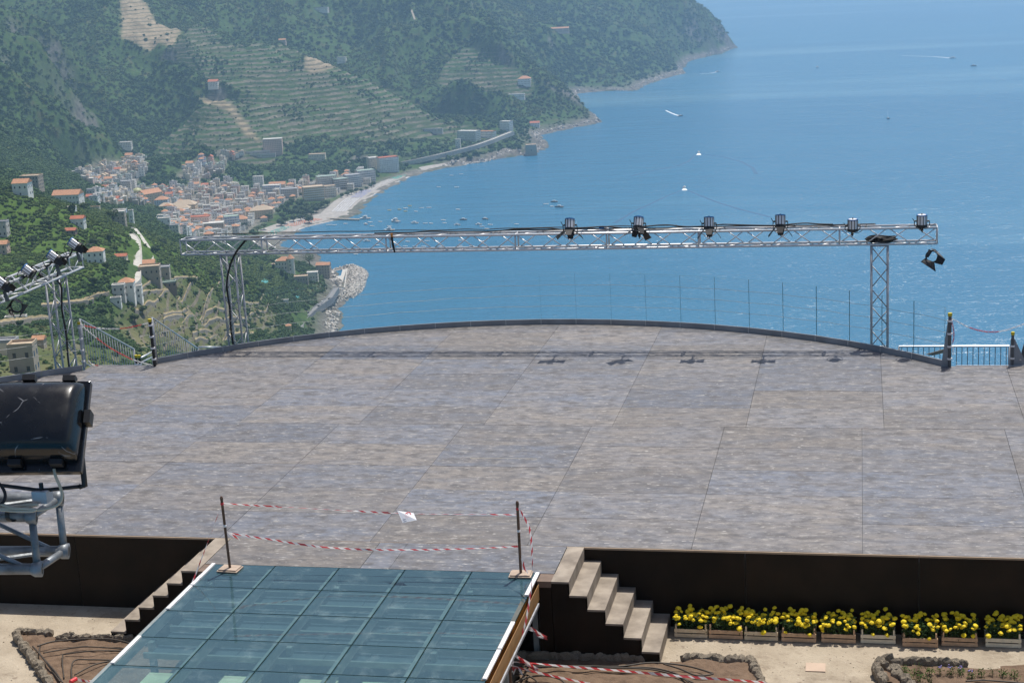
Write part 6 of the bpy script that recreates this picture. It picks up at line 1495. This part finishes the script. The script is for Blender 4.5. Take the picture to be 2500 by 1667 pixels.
# ------------------------------------------------------------------ the garden ground below the stage
def ground():
    m, t, b = newmat('beaten_earth'); pos = geopos(t)
    c = mix(t, (.30, .245, .178), (.42, .355, .268), ramp(t, noise(t, 1.6, 6, pos), .3, .7)); c = mix(t, c, (.22, .175, .125), ramp(t, noise(t, 1.3, 7, pos, .7), .54, .70)); c = mix(t, c, (.24, .19, .14), ramp(t, noise(t, 11, 5, pos), .60, .70))
    c = mix(t, c, (.55, .49, .40), ramp(t, noise(t, 40, 3, pos), .66, .74)); t.links.new(c, b.inputs['Base Color']); b.inputs['Roughness'].default_value = .95
    bump(t, b, noise(t, 18, 6, pos), .6, .03)
    g = MB(); r = random.Random(3); xs = np.arange(-22, 18.1, 1.0); ys = np.arange(-24, 3.1, .75); n = len(xs)
    g.add([(x, y, -1.24 if abs(y) < .8 or y > 0 else -1.24+r.uniform(-.008, .008)) for y in ys for x in xs], [(j*n+i, j*n+i+1, (j+1)*n+i+1, (j+1)*n+i) for j in range(len(ys)-1) for i in range(n-1)])
    g.build('ground', m, kind='structure', smooth=True)
    p = MB(); rocks(p, 1000, lambda r: (r.uniform(-10, 9), r.uniform(-3.2, -.1), -1.238), .003, .012, 4)
    tag(p.build('pebbles', pm('pebble', (.38, .32, .245), .9), kind='stuff'), 'small pebbles scattered on the beaten earth', 'pebbles')
ground()
TUFA = pm('tufa_stone', (.27, .205, .135), .95, var=.3, scale=11, col2=(.56, .48, .37), bmp=.9, bd=.03)
def lump(seed, n=2):
    r = random.Random(seed); bm = bmesh.new(); bmesh.ops.create_icosphere(bm, subdivisions=n, radius=1)
    for v in bm.verts:
        k = 1+.22*math.sin(v.co.x*5+seed)*math.cos(v.co.y*4-seed)+r.uniform(-.13, .13); v.co = Vector((v.co.x*k, v.co.y*k, v.co.z*k*.9))
    me = bpy.data.meshes.new('edging_stone'); bm.to_mesh(me); bm.free(); me.materials.append(TUFA); return me
LUMPS = [lump(s) for s in range(8)]
def soil_mesh(poly, z, amp, seed, step=.11):
    xs = [p[0] for p in poly]; ys = [p[1] for p in poly]; gxx = np.arange(min(xs), max(xs)+step, step); gyy = np.arange(min(ys), max(ys)+step, step)
    XX, YY = np.meshgrid(gxx, gyy); ZZ = z+amp*(fbm(XX+50, YY+50, .55, 4, seed)-.5)*2+amp*.7*(fbm(XX+9, YY+9, .16, 2, seed+7)-.5); ins = inpoly(XX, YY, poly); n = len(gxx); g = MB()
    fs = [(j*n+i, j*n+i+1, (j+1)*n+i+1, (j+1)*n+i) for j in range(len(gyy)-1) for i in range(n-1) if ins[j, i] or ins[j+1, i+1] or ins[j, i+1] or ins[j+1, i]]
    g.add(np.stack([XX, YY, ZZ], -1).reshape(-1, 3), fs); return g
def bed(label, poly, lines, seed, hz_=.10, z=-1.165):
    t = thing('flower_bed', label, 'flower bed', (poly[0][0], poly[0][1], -1.24)); L = t.location; r = random.Random(seed)
    g = soil_mesh(poly, z, .06, seed, .07); g.v = [(x-L.x, y-L.y, zz-L.z) for x, y, zz in g.v]; g.build('soil', SOIL, t, smooth=True)
    for ln, w_ in lines:
        for a, b in zip(ln, ln[1:]):
            a, b = Vector((*a, 0)), Vector((*b, 0)); n = max(1, int((b-a).length/.085)); d = (b-a).normalized(); ang = math.atan2(d.y, d.x)
            for k in range(n):
                p = a+(b-a)*((k+.5)/n); o = bpy.data.objects.new('edging_stone', LUMPS[r.randrange(8)]); COL.objects.link(o); o.parent = t
                o.location = (p.x-L.x+r.uniform(-.02, .02), p.y-L.y+r.uniform(-.02, .02), hz_*.55); o.rotation_euler = (r.uniform(-.2, .2), r.uniform(-.2, .2), ang+r.uniform(-.3, .3)); s = w_*r.uniform(.85, 1.2); o.scale = (.085*r.uniform(.8, 1.5), s*r.uniform(.6, .95), hz_*r.uniform(.55, .95))
    return t
bed('left flower bed of bare brown soil with a rough stone edge and hoses', [(-7.9, -1.33), (-6.0, -1.40), (-4.7, -1.6), (-4.7, -4.2), (-5.8, -3.8)], [([(-7.95, -1.25), (-7.40, -1.31)], .075), ([(-7.2, -1.42), (-6.6, -1.39), (-5.9, -1.40)], .05), ([(-7.95, -1.36), (-7.45, -1.95), (-6.9, -2.55), (-6.5, -3.0)], .085)], 3, .13)
bed('middle flower bed of dug soil with a rough stone edge and coiled hoses', [(.2, -1.5), (2.2, -1.42), (3.42, -1.32), (3.48, -1.6), (3.9, -4), (.5, -4)], [([(.05, -1.46), (.9, -1.38), (1.9, -1.36)], .05), ([(2.5, -1.30), (3.45, -1.24)], .085), ([(3.47, -1.3), (3.52, -1.62), (3.8, -2.4)], .09)], 5, .13)
bed('right flower bed with rows of small young plants and a rough stone edge', [(5.25, -1.28), (9, -1.05), (9, -3), (5.6, -2.4)], [([(5.2, -1.2), (5.42, -1.42), (5.6, -1.75), (5.7, -2.1)], .10), ([(5.3, -1.16), (6.4, -1.13)], .05), ([(5.18, -1.3), (5.2, -1.5), (5.3, -1.8)], .09)], 9, .15)
HOSE = pm('hose_brown', (.055, .042, .03), .6)
def hose(label, px, z=-1.13, r=.011): return cable('irrigation_hose', label, [np.array(onz(x, y, z))+np.array((0, 0, rng.uniform(-.01, .015))) for x, y in px], r, HOSE, 6, 'hose')
ZL = lambda x, y: (x/3.136, 1200+y/3.136)
hose('hose arching along the top edge of the left bed', [ZL(*q) for q in [(285,1182),(400,1150),(560,1132),(720,1128),(880,1135),(1010,1158)]], -1.08, .013)
hose('hose zigzag across the upper part of the left bed', [ZL(*q) for q in [(330,1235),(480,1205),(640,1190),(820,1192),(975,1205)]])
hose('thin hose lying across the middle of the left bed', [ZL(*q) for q in [(480,1240),(700,1225),(960,1212)]])
hose('pair of hoses running down the left side of the left bed, inner one', [ZL(*q) for q in [(250,1180),(320,1265),(400,1365),(460,1450)]], -1.10, .013)
hose('pair of hoses running down the left side of the left bed, outer one', [ZL(*q) for q in [(310,1170),(305,1240),(370,1320),(430,1390),(480,1460)]], -1.10, .013)
hose('short hose standing up the middle of the left bed', [ZL(*q) for q in [(480,1240),(478,1320),(490,1420)]])
hose('hose bent at a corner in the lower left bed', [ZL(*q) for q in [(550,1440),(562,1300),(700,1290),(880,1285)]])
hose('hose slanting below the bent one in the lower left bed', [ZL(*q) for q in [(570,1400),(720,1330),(880,1290)]])
hose('long hose along the top of the middle bed', [ZS(*q) for q in [(450,1360),(700,1355),(1000,1352),(1300,1358),(1600,1330),(1900,1350),(2130,1420)]], -1.08, .013)
hose('second hose curving right over the middle bed', [ZS(*q) for q in [(900,1372),(1300,1362),(1600,1372),(1800,1420),(1900,1480),(1960,1509)]], -1.10, .013)
hose('third hose curving right over the middle bed under the tape', [ZS(*q) for q in [(1000,1385),(1400,1375),(1650,1395),(1850,1460),(1920,1500)]], -1.10, .012)
hose('hose end hooking back at the right of the middle bed', [ZS(*q) for q in [(1700,1345),(1850,1385),(1980,1440),(2090,1440),(2140,1425)]], -1.09, .013)
hose('hose looping by the low brown pole', [ZS(*q) for q in [(390,1505),(500,1460),(650,1445),(780,1480),(830,1509)]], -1.10, .013)
hose('short hose behind the knot of tape in the middle bed', [ZS(*q) for q in [(390,1430),(480,1440),(560,1480),(590,1509)]], -1.10, .012)
hose('thin hose across the right flower bed', [(1600+x/2.6133, 1350+y/2.6133) for x, y in [(1980,815),(2060,808),(2150,812),(2352,828)]], -1.12, .012)
o = MB().b2((4.21, -1.385, -1.243), (4.485, -1.115, -1.226)).build('ground_tile', pm('salmon_tile', (.48, .36, .27), .8, var=.06)); tag(o, 'pale pinkish square tile lying flat on the earth in front of the flower crates', 'tile')

# ------------------------------------------------------------------ crates of marigolds
PINE = [pm('crate_pine', (.72, .55, .35), .75, var=.15, scale=12, col2=(.80, .65, .45)), pm('crate_brown', (.60, .39, .235), .75, var=.2, scale=12), pm('crate_pale', (.82, .71, .52), .75, var=.12, scale=12)]
PETAL = pm('marigold_petal', (.78, .58, .010), .75, var=.18, scale=40); GREENL = leafmat('marigold_leaf', (.030, .062, .018), (.075, .135, .04))
def flower_mesh(seed):
    r = random.Random(seed); bm = bmesh.new(); bmesh.ops.create_icosphere(bm, subdivisions=2, radius=1)
    for v in bm.verts:
        k = r.uniform(.84, 1.12); v.co = Vector((v.co.x*.037*k, v.co.y*.037*k, (v.co.z if v.co.z > 0 else v.co.z*.55)*.030*k))
    me = bpy.data.meshes.new('flower_head'); bm.to_mesh(me); bm.free(); me.materials.append(PETAL); return me
FLW = [flower_mesh(s) for s in range(3)]
def leaves_mb(n, rx, ry, z0, z1, seed, s=.022):
    r = random.Random(seed); g = MB()
    for _ in range(n):
        p = Vector((r.uniform(-rx, rx), r.uniform(-ry, ry), z0+(z1-z0)*r.random()**.8)); d = Vector((r.gauss(0, 1), r.gauss(0, 1)-.3, r.gauss(.4, .7))).normalized(); u = d.orthogonal().normalized(); k = s*r.uniform(.6, 1.3); w_ = u*k*.35
        g.add([p, p+d*k+w_, p+d*k*2, p+d*k-w_], [(0, 1, 2, 3)])
    return g
ORD = ['first', 'second', 'third', 'fourth', 'fifth', 'sixth', 'seventh', 'eighth', 'ninth']; CX = [(2.26, 2.75, -.4, 0), (2.77, 3.27, -.4, 1), (3.295, 3.785, -.41, 0), (3.835, 4.335, -.42, 1), (4.41, 4.90, -.40, 1), (4.97, 5.465, -.37, 2), (5.56, 6.055, -.44, 1), (6.11, 6.61, -.37, 1), (6.72, 7.21, -.35, 2)]
for i, (a, b, y, ci) in enumerate(CX):
    cn = ['light pine', 'brownish', 'pale'][ci]; W = b-a; H_ = .155; D = .30; M_ = PINE[ci]
    t = thing('flower_crate', f'{cn} slatted wooden crate, {ORD[i]} from the steps in the row of marigold crates', 'crate', ((a+b)/2, y, -1.24), rng.uniform(-.015, .015))
    for yy in (0, D):
        for z0, z1 in ((.012, .068), (.085, .140)):
            MB().b2((-W/2, yy-.005 if yy == 0 else yy-.005, z0), (W/2, yy+.005, z1)).build('slat', M_, t)
    for x in (-W/2+.008, W/2-.008):
        for z0, z1 in ((.012, .068), (.085, .140)): MB().b2((x-.005, .006, z0), (x+.005, D-.006, z1)).build('slat', M_, t)
    for x in (-W/2+.025, W/2-.025):
        for yy in (.018, D-.018): MB().b2((x-.011, yy-.011, 0), (x+.011, yy+.011, .215)).build('corner_post', M_, t)
    MB().b2((-W/2+.015, .006, .004), (W/2-.015, D-.006, .011)).build('crate_floor', M_, t)
    pl = thing('marigolds', f'yellow marigolds growing in the {ORD[i]} crate from the steps', 'marigolds', ((a+b)/2, y+.15, -1.225), 0, None)
    MB().b2((-W/2+.03, -.11, 0), (W/2-.03, .11, .10)).build('soil', SOIL, pl)
    leaves_mb(900, W/2-.01, .14, .08, .32, i+3, .026).build('leaves', GREENL, pl, kind='stuff')
    r = random.Random(40+i)
    for k in range(44):
        yy = r.uniform(-.17, .14); x = r.uniform(-W/2-.0, W/2+.0); z = .265+.10*(yy+.17)/.31+r.uniform(-.04, .045)
        if k > 41: z = r.uniform(.12, .22); yy = -.18
        o = bpy.data.objects.new('flower_head', FLW[k % 3]); COL.objects.link(o); o.parent = pl; o.location = (x, yy, z); o.rotation_euler = (r.uniform(.1, .7), r.uniform(-.4, .4), r.uniform(0, 6)); s = r.uniform(.7, 1.2); o.scale = (s, s, s)
        if k == 0: g = MB()
        g.tube([(x, yy, z-.01), (x*.9, yy*.8, .1)], .003, 4, cap=False)
    g.build('stems', GREENL, pl, kind='stuff')
Z4 = lambda x, y: (1600+x/2.6133, 1350+y/2.6133)
LILAC = pm('lilac_petal', (.28, .22, .50), .7); YG = leafmat('young_leaf', (.05, .10, .025), (.11, .18, .05))
PLP = [(1590,752,1.0,'at the corner of the bed'),(1650,790,1.2,'in the thick clump near the corner'),(1682,748,1.2,'behind the clump near the corner'),(1750,765,.9,'alone right of the clump'),(1815,762,1.0,'with a hint of lilac, left one'),(1880,760,1.0,'topped with lilac flowers, taller one'),(1945,760,.9,'topped with lilac flowers, smaller one'),(2015,785,.9,'right of the lilac flowers'),(2080,780,1.0,'in the row, bushy upright one'),(2150,775,1.1,'in the row, tallest toward the right'),(2220,782,1.0,'in the row before the last one'),(2290,790,1.1,'last in the row at the picture edge'),(1690,800,1.0,'low in front of the clump'),(1745,822,.9,'lowest at the bottom picture edge')]
for i, (x, y, s, lb) in enumerate(PLP):
    p = onz(*Z4(x, y+16), -1.18); t = thing('young_plant', f'small green bedding plant {lb}', 'plant', tuple(p), rng.uniform(0, 6)); leaves_mb(90, .05*s, .05*s, .0, .12*s, 70+i, .018).build('leaves', YG, t, kind='stuff')
    MB().tube([(0, 0, -.03), (0, 0, .10*s)], .004, 5).build('stem', YG, t)
    if 'lilac' in lb:
        f = MB()
        for k in range(5): f.lathe([(0, .012), (.010, .006), (.008, -.004), (0, -.006)], Matrix.Translation((rng.uniform(-.03, .03), rng.uniform(-.03, .03), .13*s+rng.uniform(-.02, .01))), 6)
        f.build('lilac_flowers', LILAC, t, kind='stuff')

# ------------------------------------------------------------------ floodlight on its truss in the near left corner
def P(x, y, d): return Vector(CAM+ray(x, y)*d)
ZF = lambda x, y, d: P(x/2.75, 880+y/2.75, d)
GLOSSB = None
def floodlight():
    m, t_, b = newmat('scratched_black_enamel'); pos = coords(t_)
    sc_ = N(t_, 'ShaderNodeTexVoronoi'); sc_.feature = 'DISTANCE_TO_EDGE'; sc_.inputs['Scale'].default_value = 6
    wn = N(t_, 'ShaderNodeTexNoise'); wn.inputs['Scale'].default_value = 7; t_.links.new(pos, wn.inputs['Vector'])
    mv = N(t_, 'ShaderNodeMix', data_type='VECTOR'); mv.inputs[0].default_value = .07; t_.links.new(pos, mv.inputs[4]); t_.links.new(wn.outputs['Color'], mv.inputs[5]); t_.links.new(mv.outputs[1], sc_.inputs['Vector'])
    mask = mix(t_, (0,)*3, ramp(t_, noise(t_, 9, 3, pos), .50, .60), ramp(t_, sc_.outputs['Distance'], .012, .003))
    scf = mix(t_, mask, (1,)*3, ramp(t_, noise(t_, 22, 4, pos), .74, .80))
    c = mix(t_, (.006, .007, .009), (.22, .22, .23), scf); c = mix(t_, c, (.016, .015, .014), ramp(t_, noise(t_, 5, 5, pos), .5, .8)); t_.links.new(c, b.inputs['Base Color'])
    rr = mix(t_, (.16,)*3, (.42,)*3, ramp(t_, noise(t_, 7, 4, pos), .4, .7)); t_.links.new(rr, b.inputs['Roughness'])
    D0 = 7.1; o = P(96, 1198, D0)
    F = thing('floodlight', 'big black scratched floodlight seen from behind in the near left corner', 'floodlight', tuple(o))
    # axes: right and up of the lamp rim, the rim tipped back at the top and facing the stage
    ur = (P(228, 929, D0)-P(33, 931, D0)); W = ur.length*1.18; ur.normalize()
    up = (P(230, 929, D0+.02)-P(193, 1153, D0-.16)); Hh = up.length; up = (up-ur*up.dot(ur)).normalized(); fw = ur.cross(up); fw = fw if fw.y > 0 else -fw
    c0 = P(211, 1041, D0)-ur*W/2-o; M = Matrix((ur, fw, up)).transposed().to_4x4(); M.translation = c0
    def tr(g): g.v = [tuple(M @ Vector(v)) for v in g.v]; return g
    w2, h2 = W/2, Hh/2
    rim = MB().b2((-w2, -.012, -h2), (w2, .03, h2)); r_o = tr(rim).build('rim', m, F); bv = r_o.modifiers.new('b', 'BEVEL'); bv.width = .006; bv.segments = 2
    # body: rounded hood swelling toward the viewer
    prof = [(-.012, h2*.93), (-.05, h2*.90), (-.105, h2*.78), (-.135, h2*.55), (-.150, h2*.2), (-.150, -h2*.45), (-.130, -h2*.66), (-.075, -h2*.78), (-.012, -h2*.82)]
    g = MB(); vs = []; fs = []; secs = [(-.955, .15), (-.93, .62), (-.86, .92), (-.78, 1.0), (.70, 1.0), (.80, .92), (.90, .62), (.945, .15)]; k = len(prof)
    for u, q in secs:
        for y, z in prof: vs.append((u*w2, -.012+(y+.012)*q, z*(.95+.05*q)))
    for i in range(len(secs)-1):
        for j in range(k-1): a = i*k+j; fs.append((a, a+k, a+k+1, a+1))
    fs += [tuple(range(k)), tuple((len(secs)-1)*k+j for j in range(k-1, -1, -1))]; g.add(vs, fs); bo = tr(g).build('body', m, F, smooth=True)
    sd = bo.modifiers.new('s', 'SUBSURF'); sd.levels = 1; sd.render_levels = 2
    for x, y, z in ((-.3*w2, -.03, h2+.006), (.55*w2, -.02, h2+.006), (-.35*w2, -.05, -h2*.86), (.52*w2, -.05, -h2*.86)): tr(MB().b2((x-.028, y-.012, z-.012), (x+.028, y+.03, z+.014))).build('latch', BLACK, F)
    tr(MB().b2((w2-.006, -.04, h2*.02), (w2+.022, .02, h2*.30))).build('side_latch', BLACK, F)
    pv_ = P(196, 1081, D0-.02)-o; c1 = P(207, 1186, D0-.04)-o; mid = P(102, 1197, D0-.05)-o; c2 = P(-60, 1176, D0-.02)-o; c3 = P(-75, 1080, D0)-o
    MB().tube([pv_, pv_.lerp(c1, .6), c1, c1.lerp(mid, .12)], .0135, 8).build('yoke_arm', BLACK, F, smooth=True); MB().tube([c1, mid, c2], .009, 8).build('yoke_bar', BLACK, F, smooth=True); MB().tube([c2, c3], .0135, 8).build('yoke_arm', BLACK, F)
    MB().lathe([(0, .02), (.018, .018), (.02, -.02), (0, -.02)], Matrix.Translation(pv_) @ Matrix.Rotation(math.pi/2, 4, 'Y'), 10).build('pivot_bolt', ALU, F)
    MB().b2(tuple(mid+Vector((-.035, -.03, -.05))), tuple(mid+Vector((.035, .03, .003)))).build('yoke_clamp', ALUW, F); MB().tube([mid, mid+Vector((0, 0, .035))], .010, 8).build('bolt', BLACK, F)
floodlight()
def near_truss():
    D1, D2 = 7.1, 7.30
    n = {'A': ZF(208, 1046, D1), 'B': ZF(246, 1397, D1), 'C': ZF(386, 925, D2), 'D': ZF(425, 1278, D2)}
    ax = (n['A']-ZF(-400, 1048, D1-.04)).normalized(); O = n['B']
    t = thing('near_truss', 'weathered aluminium box truss end in the near left corner under the floodlight', 'truss', tuple(O)); L = 2.6
    for k in 'ABCD':
        MB().tube([n[k]-O+ax*.01, n[k]-O-ax*L], .0245, 12).build('chord', ALUN, t, smooth=True)
        MB().lathe([(.0245, 0), (.036, 0), (.036, -.03), (.0245, -.05)], Matrix.Translation(n[k]-O+ax*.025) @ ax.to_track_quat('Z', 'Y').to_matrix().to_4x4(), 12).build('coupler', ALUN, t, smooth=True)
        MB().lathe([(.0, .002), (.022, .002)], Matrix.Translation(n[k]-O+ax*.0215) @ ax.to_track_quat('Z', 'Y').to_matrix().to_4x4(), 12).build('socket', BLACK, t)
    for a, b in ('AB', 'CD', 'AC', 'BD'): MB().tube([n[a]-O+ax*.004, n[b]-O+ax*.004], .017, 8).build('end_bar', ALUN, t, smooth=True)
    for a, b in ('AB', 'CD', 'AC', 'BD'):
        for s in range(5):
            e0, e1 = (a, b) if s % 2 else (b, a); MB().tube([n[e0]-O-ax*(.03+.5*s), n[e1]-O-ax*(.5+.5*s)], .010, 6).build('brace', ALUN, t)
    e = O-ax*L; st_ = thing('truss_stand', 'mast outside the picture carrying the near left truss', 'mast', (e.x, e.y, -1.24)); MB().tube([(0, 0, 0), (0, 0, e.z+1.24+.4)], .09, 10).build('mast', ALUN, st_); MB().b2((-.4, -.4, 0), (.4, .4, .03)).build('foot', STEELD, st_)
near_truss()
CREAM = pm('cream_cable', (.45, .40, .31), .55)
cable('floodlight_lead', 'cream cable looping from the floodlight round the end of the near truss', [ZF(*q, d) for q, d in [((362, 725), 7.0), ((375, 780), 7.0), ((405, 850), 7.02), ((417, 910), 7.03), ((395, 960), 7.03), ((330, 990), 7.03), ((230, 1003), 7.02), ((100, 992), 7.0), ((0, 962), 7.0), ((-80, 950), 7.0)]], .0068, CREAM, 8)
cable('floodlight_lead', 'cream cable coiled flat on the near truss, upper loop', [ZF(*q, 7.02) for q in [(-60, 975), (60, 985), (180, 968), (255, 965), (200, 980), (80, 1000), (-60, 985)]], .0062, CREAM, 8)
cable('floodlight_lead', 'cream cable coiled flat on the near truss, lower loop', [ZF(*q, 7.0) for q in [(-60, 990), (60, 1008), (200, 1012), (240, 1000), (180, 995), (60, 992), (-60, 1000)]], .0062, CREAM, 8)
cable('floodlight_lead', 'black cable dropping from the floodlight at the left picture edge', [ZF(*q, 7.0) for q in [(-30, 800), (15, 850), (35, 900), (25, 945), (0, 965)]], .007, RUBB, 8)
t = thing('cable_tie', 'black velcro strap binding the cream cable to the near truss', 'strap', tuple(ZF(80, 1030, 7.06))); MB().lathe([(.030, -.012), (.033, -.012), (.033, .012), (.030, .012)], Matrix.Rotation(math.pi/2, 4, 'Y') @ Matrix.Rotation(.2, 4, 'X'), 14).build('strap', BLACK, t)
